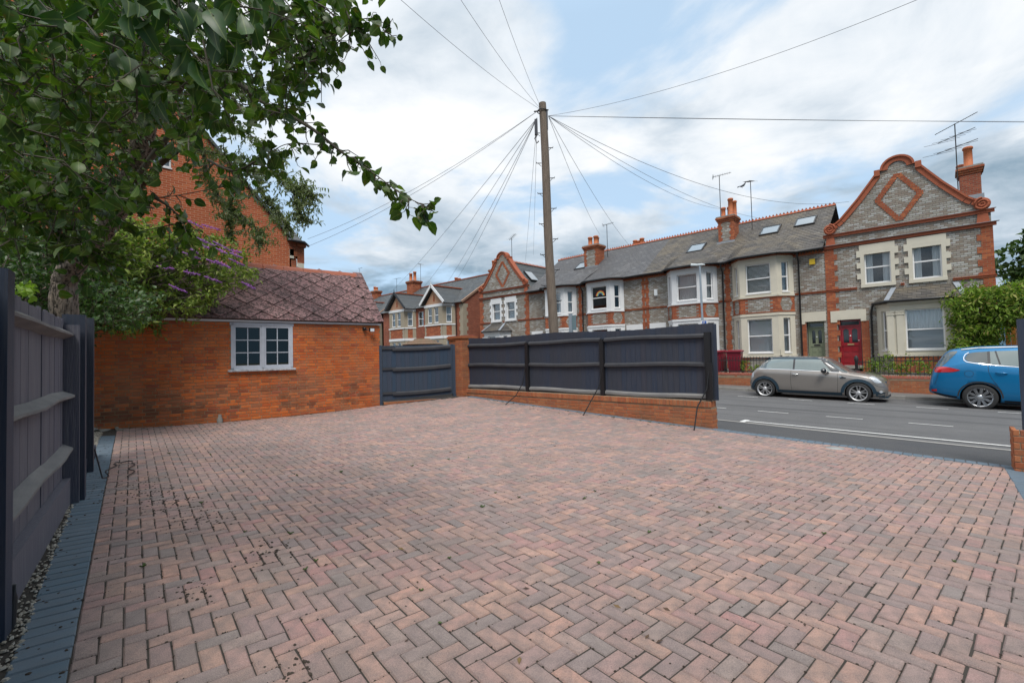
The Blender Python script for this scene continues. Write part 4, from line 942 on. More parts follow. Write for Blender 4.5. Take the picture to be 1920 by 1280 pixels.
# ---------------------------------------------------------------- canted bay
def bay(par, xa, xb, y0, dep, ins, z0, z1, col, open_z, front, side_frac, styles, name='bay_front', arch=True):
    """xa..xb on the wall; front from xa+ins to xb-ins at y0-dep"""
    A, B, C_, D_ = V2(xa, y0), V2(xa + ins, y0 - dep), V2(xb - ins, y0 - dep), V2(xb, y0)
    s = MB(); sl_ = (B - A).length; U1 = (B - A).normalized(); U3 = (D_ - C_).normalized(); U2 = Vector((1, 0, 0)); fl_ = xb - xa - 2 * ins
    za, zb = open_z; f0, f1 = front; w = sl_ * side_frac; c0 = (sl_ - w) / 2
    face(s, A, U1, 0, sl_, z0, z1, [(c0, c0 + w, za, zb)], .14); face(s, B, U2, 0, fl_, z0, z1, [(f0, f1, za, zb)], .14); face(s, C_, U3, 0, sl_, z0, z1, [(c0, c0 + w, za, zb)], .14)
    # sill course and head mould
    for z, h, e in ((z0, .09, .05), (z1 - .11, .11, .03)):
        for P, U, L in ((A, U1, sl_), (B, U2, fl_), (C_, U3, sl_)):
            Nn = Vector((-U.y, U.x, 0)); s.obox(P - U * .01 - Nn * e, U, L + .02, Nn, e + .004, z, z + h)
    b = s.build(name, col, par)
    return b, (A, U1, c0, c0 + w), (B, U2, f0, f1), (C_, U3, c0, c0 + w), (za, zb)
def bay_windows(par, info, styles, arch=False):
    b, L_, F_, Rr, (za, zb) = info
    for (P, U, a, c), st_ in zip((L_, F_, Rr), styles): sash(par, P, U, a, c, za, zb, .07, st_)
def bay_brick(par, xa, xb, y0, dep, ins, z0, z1, panels=True):
    A, B, C_, D_ = V2(xa, y0), V2(xa + ins, y0 - dep), V2(xb - ins, y0 - dep), V2(xb, y0); s = MB(); fl_ = xb - xa - 2 * ins; sl_ = (B - A).length
    r = MB()
    for P, U, L in ((A, (B - A).normalized(), sl_), (B, Vector((1, 0, 0)), fl_), (C_, (D_ - C_).normalized(), sl_)):
        Nn = Vector((-U.y, U.x, 0)); s.obox(P, U, L, Nn, .14, z0, z1)
        if panels:
            n = max(1, int((z1 - z0) / .075)); 
            for k in range(n):
                za, zb = z0 + (z1 - z0) * k / n, z0 + (z1 - z0) * (k + 1) / n; t = abs((k + .5) / n - .5) * 2; w = (.10 + .14 * t if L < 1 else .20 + .12 * (k % 2))
                w = min(w, L * .36); r.obox(P - Nn * .006, U, w, Nn, .02, za, zb); r.obox(P + U * (L - w) - Nn * .006, U, w, Nn, .02, za, zb)
            for z in (z0, z1 - .05): r.obox(P - U * .01 - Nn * .025, U, L + .02, Nn, .03, z, z + .05)
    s.build('bay_panel', m_grey, par)
    if panels: r.build('bay_quoins', m_red, par)
# ---------------------------------------------------------------- one house of the terrace
EZ, RY, RZ_ = 5.48, 26.6, 8.15
def rz_at(y): return EZ + (y - 22.72) * (RZ_ - EZ) / (RY - 22.72)
def terrace_house(lab, x0, x1, bx, col, styles_lo, styles_up, slate_m, door=None, skl=(), pots=None, chx=None, pipe_x=None, pier_x=(), door_x=None, extra=None, pierpr=.012):
    t = thing('terraced_house', lab, 'house', ((x0 + x1) / 2, 23.0, .2)); xa, xb = bx
    holes = [(xa + .1 - x0, xb - .1 - x0, .95, 2.8), (xa + .1 - x0, xb - .1 - x0, 3.65, 5.3)]
    dx0, dx1 = door_x; holes.append((dx0 - x0, dx1 - x0, .0, 2.42))
    s = MB(); face(s, V2(x0, 23), (1, 0, 0), 0, x1 - x0, -.1, EZ, holes, .25); s.build('wall', m_grey, t)
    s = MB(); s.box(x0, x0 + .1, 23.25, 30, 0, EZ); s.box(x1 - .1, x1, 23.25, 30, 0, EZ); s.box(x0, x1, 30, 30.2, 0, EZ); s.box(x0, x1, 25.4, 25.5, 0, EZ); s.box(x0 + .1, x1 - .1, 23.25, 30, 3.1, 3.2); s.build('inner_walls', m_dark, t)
    bay_brick(t, xa, xb, 23, .62, .5, -.05, .93, True); bay_brick(t, xa, xb, 23, .62, .5, 2.90, 3.60, True)
    fw = (xb - xa - 1.0)
    i1 = bay(t, xa, xb, 23, .62, .5, .93, 2.88, col, (1.13, 2.64), (.26 * fw / 1.53, fw - .26 * fw / 1.53), .42, None); bay_windows(t, i1, styles_lo)
    i2 = bay(t, xa, xb, 23, .62, .5, 3.60, 5.38, col, (3.80, 5.12), (.26 * fw / 1.53, fw - .26 * fw / 1.53), .42, None); bay_windows(t, i2, styles_up)
    # bands, piers, dentils
    s = MB(); 
    for a, b in ((x0, xa - .02), (xb + .02, x1)):
        if b - a > .05:
            band(s, a, b, 23, 3.65); s.box(a, b, 22.93, 23.02, 5.30, 5.36)
            n = int((b - a) / .12)
            for i in range(n): s.box(a + i * .12, a + i * .12 + .06, 22.90, 23.0, 5.36, 5.44)
    A, B, C_, D_ = V2(xa, 23), V2(xa + .5, 22.38), V2(xb - .5, 22.38), V2(xb, 23)
    for P, Q in ((A, B), (B, C_), (C_, D_)):
        U = (Q - P).normalized(); Nn = Vector((-U.y, U.x, 0)); L = (Q - P).length; s.obox(P - Nn * .03, U, L, Nn, .1, 5.38, 5.46); n = int(L / .12)
        for i in range(n): s.obox(P + U * (i * .12) - Nn * .06, U, .06, Nn, .05, 5.385, 5.455)
    for a, b, zlo, zhi in pier_x: tooth(s, a, b, 23, zlo, zhi, True, True, .225, .05, pierpr)
    s.build('red_brick_dressings', m_red, t)
    # lintel over door, painted
    s = MB(); s.box(dx0 - .18, dx1 + .08, 22.955, 23.1, 2.42, 2.82); s.box(dx0 - .18, dx0 - .04, 22.957, 23.05, 2.32, 2.42); s.build('lintel', col, t)
    # roof with its skirt over the bay
    s = MB(); A_, B_ = (x0, 22.72, EZ + .03), (x1, 22.72, EZ + .03); slates(s, A_, B_, (x1, RY, RZ_), (x0, RY, RZ_), 26)
    yk = 24.3; zk = rz_at(yk) + .035; za_ = EZ + .0
    P0, P1, P2, P3 = Vector((xa - .18, 22.74, za_ + .01)), Vector((xa + .42, 22.12, za_)), Vector((xb - .42, 22.12, za_)), Vector((xb + .18, 22.74, za_ + .01)); K0, K1 = Vector((xa + .35, yk, zk)), Vector((xb - .35, yk, zk))
    slates(s, P1, P2, K1, K0, 12); slates(s, P0, P1, K0 + Vector((.0, 0, 0)), Vector((xa - .18, 23.6, rz_at(23.6) + .02)), 12); slates(s, P2, P3, Vector((xb + .18, 23.6, rz_at(23.6) + .02)), K1, 12)
    s.add([(x0, RY, RZ_), (x1, RY, RZ_), (x1, 30.2, EZ), (x0, 30.2, EZ)], [(0, 1, 2, 3)])
    r = s.build('roof', slate_m, t); crest(x0, x1, RY, RZ_ + .03, t, m_terra)
    s = MB(); pp = [(x0, 22.68, EZ - .02), (xa - .2, 22.68, EZ - .02), (xa + .40, 22.07, EZ - .03), (xb - .40, 22.07, EZ - .03), (xb + .2, 22.68, EZ - .02), (x1, 22.68, EZ - .02)]
    s.tube(pp, .055, 8); s.build('gutter', m_gutter, t)
    s = MB(); s.box(x0, xa - .05, 22.74, 23.0, EZ - .06, EZ); s.box(xb + .05, x1, 22.74, 23.0, EZ - .06, EZ); s.build('soffit', m_gutter, t)
    for px in (pipe_x or ()): pipe(t, [(px, 22.70, EZ - .05), (px, 22.72, EZ - .2), (px, 22.92, EZ - .42), (px, 22.93, .3)])
    for (xc, yv) in skl: skylight(t, xc, yv, .85, .95, (22.72, EZ), (RY, RZ_))
    return t
def panel_door(par, x0, x1, z0, z1, y, mt, name='door', glassm=None, plate=None):
    h = z1 - z0; w = x1 - x0; s = MB(); f = .055
    s.box(x0, x0 + f, y - .02, y + .1, z0, z1); s.box(x1 - f, x1, y - .02, y + .1, z0, z1); s.box(x0 + f, x1 - f, y - .02, y + .1, z1 - f, z1)
    zt = z0 + h * .86; s.box(x0 + f, x1 - f, y - .01, y + .09, zt, zt + .05); s.build(name + '_frame', mt, par)
    a, b = x0 + f, x1 - f; d = MB(); zg = z0 + h * .50; d.box(a, b, y + .05, y + .09, z0, zg); st_ = .07
    d.box(a, a + st_, y + .03, y + .09, zg, zt); d.box(b - st_, b, y + .03, y + .09, zg, zt); c = (a + b) / 2; d.box(c - .05, c + .05, y + .026, y + .09, zg, zt)
    d.box(a + st_, b - st_, y + .03, y + .088, zt - .09, zt); d.box(a, b, y + .03, y + .05, zg - .13, zg)
    for (p, q) in ((a + .07, c - .04), (c + .04, b - .07)):
        for k in range(3): z = z0 + .1 + k * (zg - z0 - .24) / 3; d.box(p, q, y + .035, y + .052, z, z + (zg - z0 - .24) / 3 - .05)
    # rounded heads of the two lights
    for p, q in ((a + st_, c - .05), (c + .05, b - st_)):
        n = 6; cx = (p + q) / 2; rr = (q - p) / 2
        for k in range(n):
            u0, u1 = p + (q - p) * k / n, p + (q - p) * (k + 1) / n; um = abs((u0 + u1) / 2 - cx) / rr; zz = zt - .09 - .12 * (1 - math.sqrt(max(0, 1 - um * um))); d.box(u0, u1, y + .031, y + .086, zz, zt - .085)
    dr = d.build(name, mt, par)
    for p, q in ((a + st_, c - .05), (c + .05, b - st_)): MB().box(p, q, y + .065, y + .07, zg, zt - .09).build('pane', m_doorglass, dr)
    MB().box(a, b, y + .06, y + .065, zt + .05, z1 - f).build('fanlight', m_doorglass, dr)
    s = MB(); s.box(c - .11, c + .11, y + .018, y + .03, zg - .1, zg - .04); s.build('letter_plate', plate or m_brass, dr)
    s = MB(); s.lathe([(.02, 0), (.03, .015), (.02, .03)], (c, y + .03, zg + .28), 8, axis='y'); s.lathe([(.02, 0), (.025, .015), (.01, .03)], (b - .035, y + .03, zg + .08), 8, axis='y'); s.build('knocker', m_upvc, dr)
    return dr
m_doorglass = mat('door_glass', (.015, .018, .02), .06, spec=.9)
m_brass = mat('brass', (.55, .42, .20), .35, metal=.6)
m_reddoor = mat('crimson_gloss', (.30, .008, .016), .3, (.26, .007, .014), 3, .5, coat=.5)
m_greendoor = mat('sage_gloss', (.24, .27, .18), .4, (.21, .24, .16), 3, .5)
# ================================================================ the terrace, right to left
HB = terrace_house('grey brick terraced house with cream bays, slatted upstairs blinds and sage green door', -7.75, -3.5, (-7.2, -4.67), m_cream, ('none', 'frost', 'net'), ('none', 'slats', 'slats'), m_slate, skl=((-6.0, 24.7), (-4.55, 24.95)), pipe_x=(-7.62, -4.45), pier_x=((-7.52, -7.34, .2, 5.3),), door_x=(-4.26, -3.62))
s = MB(); s.box(-4.42, -4.26, 22.98, 23.02, .3, 2.36); s.build('door_pier', m_red, HB)
MB().box(-4.28, -3.60, 23.3, 23.34, .45, .56).build('doorstep', m_cream, HB)
panel_door(HB, -4.24, -3.64, .56, 2.40, 23.22, m_greendoor, plate=m_iron)
chimney(HB, -8.35, -7.60, 24.75, 25.55, 6.82, 8.25, [(-8.18, 25.1, .55, .12), (-7.92, 25.3, .58, .13), (-7.78, 25.0, .92, .13), (-7.70, 25.35, .85, .12)])
HC = terrace_house('grey brick terraced house with bright white bays behind the slim lamp post', -11.72, -7.75, (-10.42, -7.9), m_wh, ('none', 'net', 'net'), ('none', 'net', 'net'), m_slate, skl=((-9.45, 24.2),), pier_x=((-11.66, -11.52, .2, 5.3),), door_x=(-11.3, -10.65), pipe_x=())
HD = terrace_house('grey brick terraced house with white bays and a rainbow in the upstairs window', -15.85, -11.72, (-15.53, -13.0), m_wh, ('none', 'none', 'none'), ('none', 'none', 'none'), m_slate2, pipe_x=(-15.76,), pier_x=((-11.86, -11.74, .2, 5.3),), door_x=(-12.7, -11.98))
HE = terrace_house('grey brick terraced house with white bays half hidden behind the telegraph pole', -20.13, -15.85, (-18.74, -16.25), m_wh, ('none', 'net', 'net'), ('none', 'curtains', 'net'), m_slate2, skl=((-17.1, 24.6),), pier_x=((-16.06, -15.9, .2, 5.3),), door_x=(-19.75, -19.05), pipe_x=())
chimney(HE, -16.75, -15.75, 24.7, 25.5, 6.75, 8.25, [(-16.45, 25.0, .58, .15), (-16.05, 25.05, .6, .16), (-16.2, 25.4, .6, .15)])
chimney(HD, -15.0, -14.1, 27.6, 28.3, 6.9, 8.35, [(-14.8, 27.9, .45, .15), (-14.55, 28.0, .4, .14), (-14.3, 27.9, .5, .15)], m_red, False)
# rainbow picture stuck in the window of the house
s = MB()
rbw = [(.75, .12, .08), (.85, .4, .1), (.85, .75, .2), (.25, .5, .25), (.2, .35, .65)]
for k, c in enumerate(rbw):
    q = MB(); r0, r1 = .30 - k * .035, .30 - (k + 1) * .035; n = 12; vs = []
    for i in range(n + 1): a = math.pi * i / n; vs += [(-14.2 + r0 * math.cos(a), 22.455, 4.58 + r0 * math.sin(a)), (-14.2 + r1 * math.cos(a), 22.455, 4.58 + r1 * math.sin(a))]
    q.add(vs, [(2*i, 2*i+1, 2*i+3, 2*i+2) for i in range(n)]); 
    if k == 0: rbo = thing('rainbow_picture', 'paper rainbow stuck inside the upstairs bay window', 'picture', (-14.2, 22.455, 4.58))
    q.build('arc', mat('paper_%d' % k if 0 else ['paper_red', 'paper_orange', 'paper_yellow', 'paper_green', 'paper_blue'][k], c, .8), rbo)
# alarm boxes
o = MB().box(-4.04, -3.84, 22.9, 22.99, 4.86, 5.09).build('alarm_box', m_alarm); tag(o, 'yellow alarm box high on the wall beside the end gable', 'alarm box')
o = MB().box(-11.13, -10.97, 22.9, 22.99, 4.28, 4.62).build('alarm_box', m_frost); tag(o, 'pale blue alarm box between two white bays', 'alarm box')
# ---------------------------------------------------------------- gabled end houses
def spiral(s, c, r, y, sg, turns=2.2):
    s.lathe([(r, 0), (r, .12), (r * .9, .14)], (c[0], y + .1, c[1]), 20, axis='y')
    pts = []
    for i in range(40): a = sg * 2 * math.pi * turns * i / 39 + 1.57; rr = r * (1 - .9 * i / 39); pts.append((c[0] + rr * math.cos(a), y - .05, c[1] + rr * math.sin(a)))
    s.tube(pts, [.035 - .015 * i / 39 for i in range(40)], 6)
def gable_house(lab, x0, x1, mirror, doors=True, win_off=0.0):
    t = thing('gabled_house', lab, 'house', ((x0 + x1) / 2, 23.0, .2)); cx = (x0 + x1) / 2; w = x1 - x0; k = -1 if mirror else 1
    wins = [(-2.19 + 1.05, -1.37 + 1.05), (-.735 + 1.05, .075 + 1.05)]
    if mirror: wins = [(-b, -a) for a, b in wins][::-1]
    if mirror: wins = [(-23.66 - cx, -22.86 - cx), (-22.23 - cx, -21.43 - cx)]
    holes = [(cx + a - x0, cx + b - x0, 3.80, 5.10) for a, b in wins]
    bx = (-1.87, .95) if not mirror else (-24.4, -21.9)
    holes.append((bx[0] + .1 - x0, bx[1] - .1 - x0, .9, 2.8))
    if doors: holes.append((-3.14 - x0, -2.38 - x0, 0, 2.42))
    s = MB(); face(s, V2(x0, 23), (1, 0, 0), 0, w, -.1, 5.5, holes, .25)
    prof = [(-2.42, 5.5), (2.42, 5.5), (2.42, 5.95), (2.25, 6.0), (2.2, 6.30), (2.0, 6.40), (1.85, 6.52), (1.55, 6.87), (1.23, 7.25), (.9, 7.70), (.64, 8.08), (.58, 8.18)]
    arc = [(.46 * math.cos(a), 8.2 + .42 * math.sin(a)) for a in [math.pi * i / 12 for i in range(1, 12)]]
    full = prof + arc + [(-a, b) for a, b in reversed(prof[2:])]
    s.prism([(cx + a, b) for a, b in full], 23.0, 23.3); s.build('wall', m_grey, t)
    # terracotta verge and coping
    s = MB(); edge = [(2.15, 6.34), (2.0, 6.40), (1.85, 6.52), (1.55, 6.87), (1.23, 7.25), (.9, 7.70), (.64, 8.06)]
    for sg in (1, -1):
        pts = [Vector((cx + sg * a, 0, b)) for a, b in edge]
        for p, q in zip(pts[:-1], pts[1:]):
            d = (q - p).normalized(); n = Vector((-d.z, 0, d.x)) * sg; n = n if n.z > 0 else -n
            a0, a1 = p + n * .03, q + n * .03; b0, b1 = p - n * .16, q - n * .16
            c = [Vector((v.x, 22.955, v.z)) for v in (b0, b1, a1, a0)]; e = [Vector((v.x, 23.02, v.z)) for v in (b0, b1, a1, a0)]; s.add(c + e, [(0, 1, 2, 3), (7, 6, 5, 4), (0, 4, 5, 1), (1, 5, 6, 2), (2, 6, 7, 3), (3, 7, 4, 0)])
            c = [Vector((v.x, 22.91, v.z)) for v in (p + n * .0, q + n * .0, q + n * .06, p + n * .06)]; e = [Vector((v.x, 23.34, v.z)) for v in (p + n * .0, q + n * .0, q + n * .06, p + n * .06)]; s.add(c + e, [(0, 1, 2, 3), (7, 6, 5, 4), (0, 4, 5, 1), (1, 5, 6, 2), (2, 6, 7, 3), (3, 7, 4, 0)])
        s.box(cx + sg * .52, cx + sg * .70, 22.9, 23.34, 8.0, 8.24)
    n = 14
    for i in range(n):
        a0, a1 = math.pi * i / n, math.pi * (i + 1) / n
        for r0, r1, ya in ((.28, .46, 22.955), (.45, .52, 22.90)):
            c = [(cx + r * math.cos(a), ya, 8.18 + r * .92 * math.sin(a)) for a, r in ((a0, r0), (a0, r1), (a1, r1), (a1, r0))]; e = [(p[0], 23.32, p[2]) for p in c]; s.add(c + e, [(0, 1, 2, 3), (7, 6, 5, 4), (1, 5, 6, 2), (0, 3, 7, 4)])
    for sg in (1, -1): spiral(s, (cx + sg * 2.22, 6.2), .215, 22.9, sg)
    for sg in (1, -1): s.hexa([(cx + sg * 2.22 - .17, 22.93, 5.5), (cx + sg * 2.22 + .17, 22.93, 5.5), (cx + sg * 2.22 + .17, 23.3, 5.5), (cx + sg * 2.22 - .17, 23.3, 5.5), (cx + sg * 2.22 - .12, 22.95, 5.93), (cx + sg * 2.22 + .12, 22.95, 5.93), (cx + sg * 2.22 + .12, 23.3, 5.93), (cx + sg * 2.22 - .12, 23.3, 5.93)])
    s.build('gable_coping', m_terra, t)
    s = MB(); dm = [(0, 7.95), (-.64, 7.04), (0, 6.13), (.64, 7.04)]
    for i in range(4):
        p, q = Vector((cx + dm[i][0], 0, dm[i][1])), Vector((cx + dm[(i+1) % 4][0], 0, dm[(i+1) % 4][1])); nst = 12
        for j in range(nst): m_ = p.lerp(q, (j + .5) / nst); s.box(m_.x - .1, m_.x + .1, 22.975 + .0012 * (j % 2) + .003 * i, 23.01, m_.z - .039 , m_.z + .039)
    s.build('diamond_pattern', m_red, t); s = MB(); tooth(s, x0, x0 + .32, 23, .2, 5.46, False, True, .225, .11, .02); s.build('toothed_pier', m_red, t)
    s = MB(); tooth(s, x1 - .3, x1, 23, .2, 5.46, True, False, .225, .11, .02); s.build('toothed_pier', m_red, t)
    s = MB(); band(s, x0 - .02, x1 + .06, 23, 5.94, .12, .07); band(s, x0 - .03, x1 + .09, 23, 5.47, .12, .07)
    segs = [(x0, cx + wins[0][0] - .26), (cx + wins[0][1] + .26, cx + wins[1][0] - .26), (cx + wins[1][1] + .26, x1 + .03)]
    for a, b in segs: band(s, a, b, 23, 3.66, .09, .045)
    s.build('string_course', m_terra, t)
    lead = MB(); lead.box(x0 - .02, x1 + .1, 22.88, 23.0, 6.0, 6.01); lead.box(x0 - .03, x1 + .16, 22.86, 23.0, 5.53, 5.542); lead.build('lead_cap', m_lead, t)
    for a, b in wins:
        a += cx; b += cx; q = MB(); q.box(a - .14, b + .14, 22.95, 23.1, 5.10, 5.37); q.box(a - .13, b + .13, 22.93, 23.1, 3.66, 3.79)
        for kk in range(6):
            z0_ = 3.79 + kk * .22; e = .12 if kk % 2 == 0 else .24; z1_ = min(z0_ + .22, 5.10); q.box(a - e, a + .001, 22.95, 23.09, z0_, z1_); q.box(b - .001, b + e, 22.95, 23.09, z0_, z1_)
        q.box(a - .24, b + .24, 22.952, 23.08, 4.98, 5.16)
        q.build('window_surround', m_cream if not mirror else m_wh, t); sash(t, V2(a, 23), (1, 0, 0), 0, b - a, 3.80, 5.10, .08, 'curtains' if not mirror else 'net')
    # ground floor bay with slated hipped roof
    xa, xb = bx; bay_brick(t, xa, xb, 23, .62, .45, -.05, .90, False)
    s = MB(); s.box(xa + .5, xb - .5, 22.365, 22.38, .3, .88); s.build('bay_plinth_brick', m_red, t)
    s = MB(); A = V2(xa, 23); 
    i1 = bay(t, xa, xb, 23, .62, .45, .90, 2.92, m_cream if not mirror else m_wh, (1.14, 2.64), (.42, xb - xa - .9 - .44), .34, None); bay_windows(t, i1, ('net', 'half', 'net'))
    for x in (xa + .45, xa + .72, xb - .75, xb - .45):
        s.box(x - .10, x + .10, 22.34, 22.378, .98, 2.55); s.box(x - .13, x + .13, 22.32, 22.378, 2.46, 2.52); s.box(x - .12, x + .12, 22.325, 22.378, 2.55, 2.60)
    s.box(xa + .38, xb - .38, 22.27, 22.378, 2.86, 2.94); s.build('pilasters', m_cream if not mirror else m_wh, t)
    s = MB(); z0_ = 3.0; P0, P1, P2, P3 = Vector((xa - .12, 23.0, z0_)), Vector((xa + .36, 22.22, z0_)), Vector((xb - .36, 22.22, z0_)), Vector((xb + .12, 23.0, z0_)); K0, K1 = Vector((xa + .55, 23.0, 3.52)), Vector((xb - .55, 23.0, 3.52))
    slates(s, P1, P2, K1, K0, 8); slates(s, P0, P1, K0, K0 - Vector((.01, 0, 0)), 8); slates(s, P2, P3, K1 + Vector((.01, 0, 0)), K1, 8); s.add([P0, P1, P2, P3], [(0, 1, 2, 3)]); s.build('bay_roof', m_slate, t)
    s = MB(); s.beam(P1 + Vector((0, 0, .02)), K0 + Vector((0, -.02, .03)), .16, .02); s.beam(P2 + Vector((0, 0, .02)), K1 + Vector((0, -.02, .03)), .16, .02); s.build('lead_hip', m_lead, t)
    s = MB(); s.tube([P0 + Vector((0, -.03, -.03)), P1 + Vector((0, -.04, -.03)), P2 + Vector((0, -.04, -.03)), P3 + Vector((0, -.03, -.03))], .05, 8); s.build('gutter', m_gutter, t)
    # cross roof running back from the gable
    s = MB(); yb = 31
    for sg in (1, -1): slates(s, (cx + sg * 2.45, 23.3, EZ), (cx + sg * 2.45, yb, EZ), (cx, yb, 8.05), (cx, 23.3, 8.05), 22)
    s.build('roof', m_slate if not mirror else m_slate3, t); crest(23.3, yb, cx, 8.1, t, m_terra, 'y')
    s = MB(); s.box(x1 - .22 if not mirror else x1 - .1, x1, 23.25, yb, 0, EZ); s.box(x0, x0 + .1, 23.25, yb, 0, EZ); s.box(x0, x1, yb - .2, yb, 0, EZ); s.build('side_walls', m_redside, t)
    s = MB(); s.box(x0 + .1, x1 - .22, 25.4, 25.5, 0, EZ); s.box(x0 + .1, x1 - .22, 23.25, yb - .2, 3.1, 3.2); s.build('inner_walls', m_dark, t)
    return t
GH = gable_house('end terrace house in silver grey brick with scrolled terracotta gable and crimson door', -3.5, 1.4, False)
s = MB(); s.box(-3.38, -2.2, 22.95, 23.1, 2.42, 2.80); s.box(-3.38, -3.16, 22.95, 23.08, 2.33, 2.42); s.box(-2.38, -2.2, 22.95, 23.08, 2.33, 2.42); s.build('lintel', m_cream, GH)
s = MB(); s.box(-2.37, -2.12, 22.985, 23.02, .3, 2.34); s.build('door_pier', m_red, GH)
panel_door(GH, -3.12, -2.40, .55, 2.40, 23.12, m_reddoor)
MB().box(-3.14, -2.36, 22.9, 23.24, .42, .55).build('doorstep', m_concrete, GH)
pipe(GH, [(-1.95, 22.85, 2.95), (-2.0, 22.9, 2.85), (-2.04, 22.94, 2.6), (-2.04, 22.94, .3)])
chimney(GH, .72, 1.32, 25.7, 26.5, 7.1, 8.4, [(1.0, 26.0, .85, .15), (.78, 26.4, .3, .13)], m_redside, False)
GL_ = gable_house('left gabled house in grey brick with scrolled terracotta gable and white windows', -25.02, -20.13, True, doors=False)
chimney(GL_, -21.3, -20.6, 27.6, 28.4, 7.2, 8.0, [(-21.1, 27.8, .5, .13), (-20.8, 28.0, .4, .13)], m_redside, False)
o = Vector((-21.5, 24.4, 7.0))
s = MB(); d = Vector((.69, 0, -.72)).normalized(); n = Vector((.72, 0, .69)); q0 = Vector((-21.75, 24.3, 7.28)); c = []
for h in (-.02, .08): c += [q0 + n * h, q0 + n * h + Vector((0, .85, 0)), q0 + n * h + d * 1.05 + Vector((0, .85, 0)), q0 + n * h + d * 1.05]
s.hexa([c[i] for i in (0, 3, 2, 1, 4, 7, 6, 5)]); sk = s.build('skylight', m_gutter, GL_)
s = MB(); c = []
for h in (.05, .085): c += [q0 + n * h + Vector((0, .06, 0)) + d * .06, q0 + n * h + Vector((0, .79, 0)) + d * .06, q0 + n * h + d * .99 + Vector((0, .79, 0)), q0 + n * h + d * .99 + Vector((0, .06, 0))]
s.hexa([c[i] for i in (0, 3, 2, 1, 4, 7, 6, 5)]); s.build('pane', gsky, sk)
# aerials
def multi(lab, P, h):
    t = thing('aerial', lab, 'aerial', P); P = Vector(P); s = MB(); s.tube([P, P + Vector((0, 0, h))], .02, 6); s.build('mast', m_iron, t)
    s = MB()
    for dz_, L, az, ups, n in ((-.02, 1.5, .25, .45, 12), (-.5, 1.2, .1, .28, 5), (-.95, 1.3, .1, .22, 4)):
        c = P + Vector((0, 0, h + dz_)); d = Vector((math.cos(az), math.sin(az), ups)).normalized(); e = Vector((-.75, .0, -.22 if n < 8 else -.1)).normalized() if n < 8 else Vector((-math.sin(az), math.cos(az), 0))
        s.tube([c - d * L * .45, c + d * L * .5], .014, 5)
        for i in range(n): p = c - d * L * .42 + d * (L * .9 * i / n); hl = .16 if n > 8 else .75 - .08 * i; s.tube([p - e * hl * .5, p + e * hl * .5] if n > 8 else [p - Vector((.62, .3, .12)) * hl, p + Vector((.62, .3, .05)) * hl], .007, 4)
    s.build('antenna', m_iron, t)
multi('tall rooftop aerial with three rod arrays by the end chimney', (.66, 25.6, 7.5), 2.7)
aerial('tall rooftop aerial left of the tall red chimney', (-8.35, 25.2, 7.3), 3.3, 'grid', .4, .9)
aerial('tall thin rooftop aerial right of the tall red chimney with a bird beside it', (-6.95, 25.6, 7.5), 2.5, 'yagi', 2.6, .6)
aerial('aerial behind the small terrace chimney', (-15.55, 25.6, 7.4), 2.2, 'grid', .3, .7)
aerial('pale aerial on the left gabled house', (-23.3, 24.8, 7.2), 2.9, 'yagi', -.3, 1.0)
# a pigeon on the aerial
bd = MB(); bc = Vector((-7.35, 25.6, 9.85)); bd.tube([bc - Vector((.14, 0, -.03)), bc - Vector((.05, 0, 0)), bc + Vector((.06, 0, .03)), bc + Vector((.13, 0, .10)), bc + Vector((.15, 0, .15))], [.015, .05, .06, .035, .025], 8)
bd.tube([bc + Vector((.15, 0, .15)), bc + Vector((.20, 0, .14))], [.018, .004], 6); bd.tube([bc - Vector((.13, 0, -.03)), bc - Vector((.24, 0, .0))], [.02, .03], 6); bd.tube([bc + Vector((0, .02, -.04)), bc + Vector((0, .02, -.10))], .006, 4)
bo = bd.build('pigeon', mat('pigeon_grey', (.10, .11, .13), .8)); tag(bo, 'small grey pigeon perched on the aerial right of the tall chimney', 'bird')
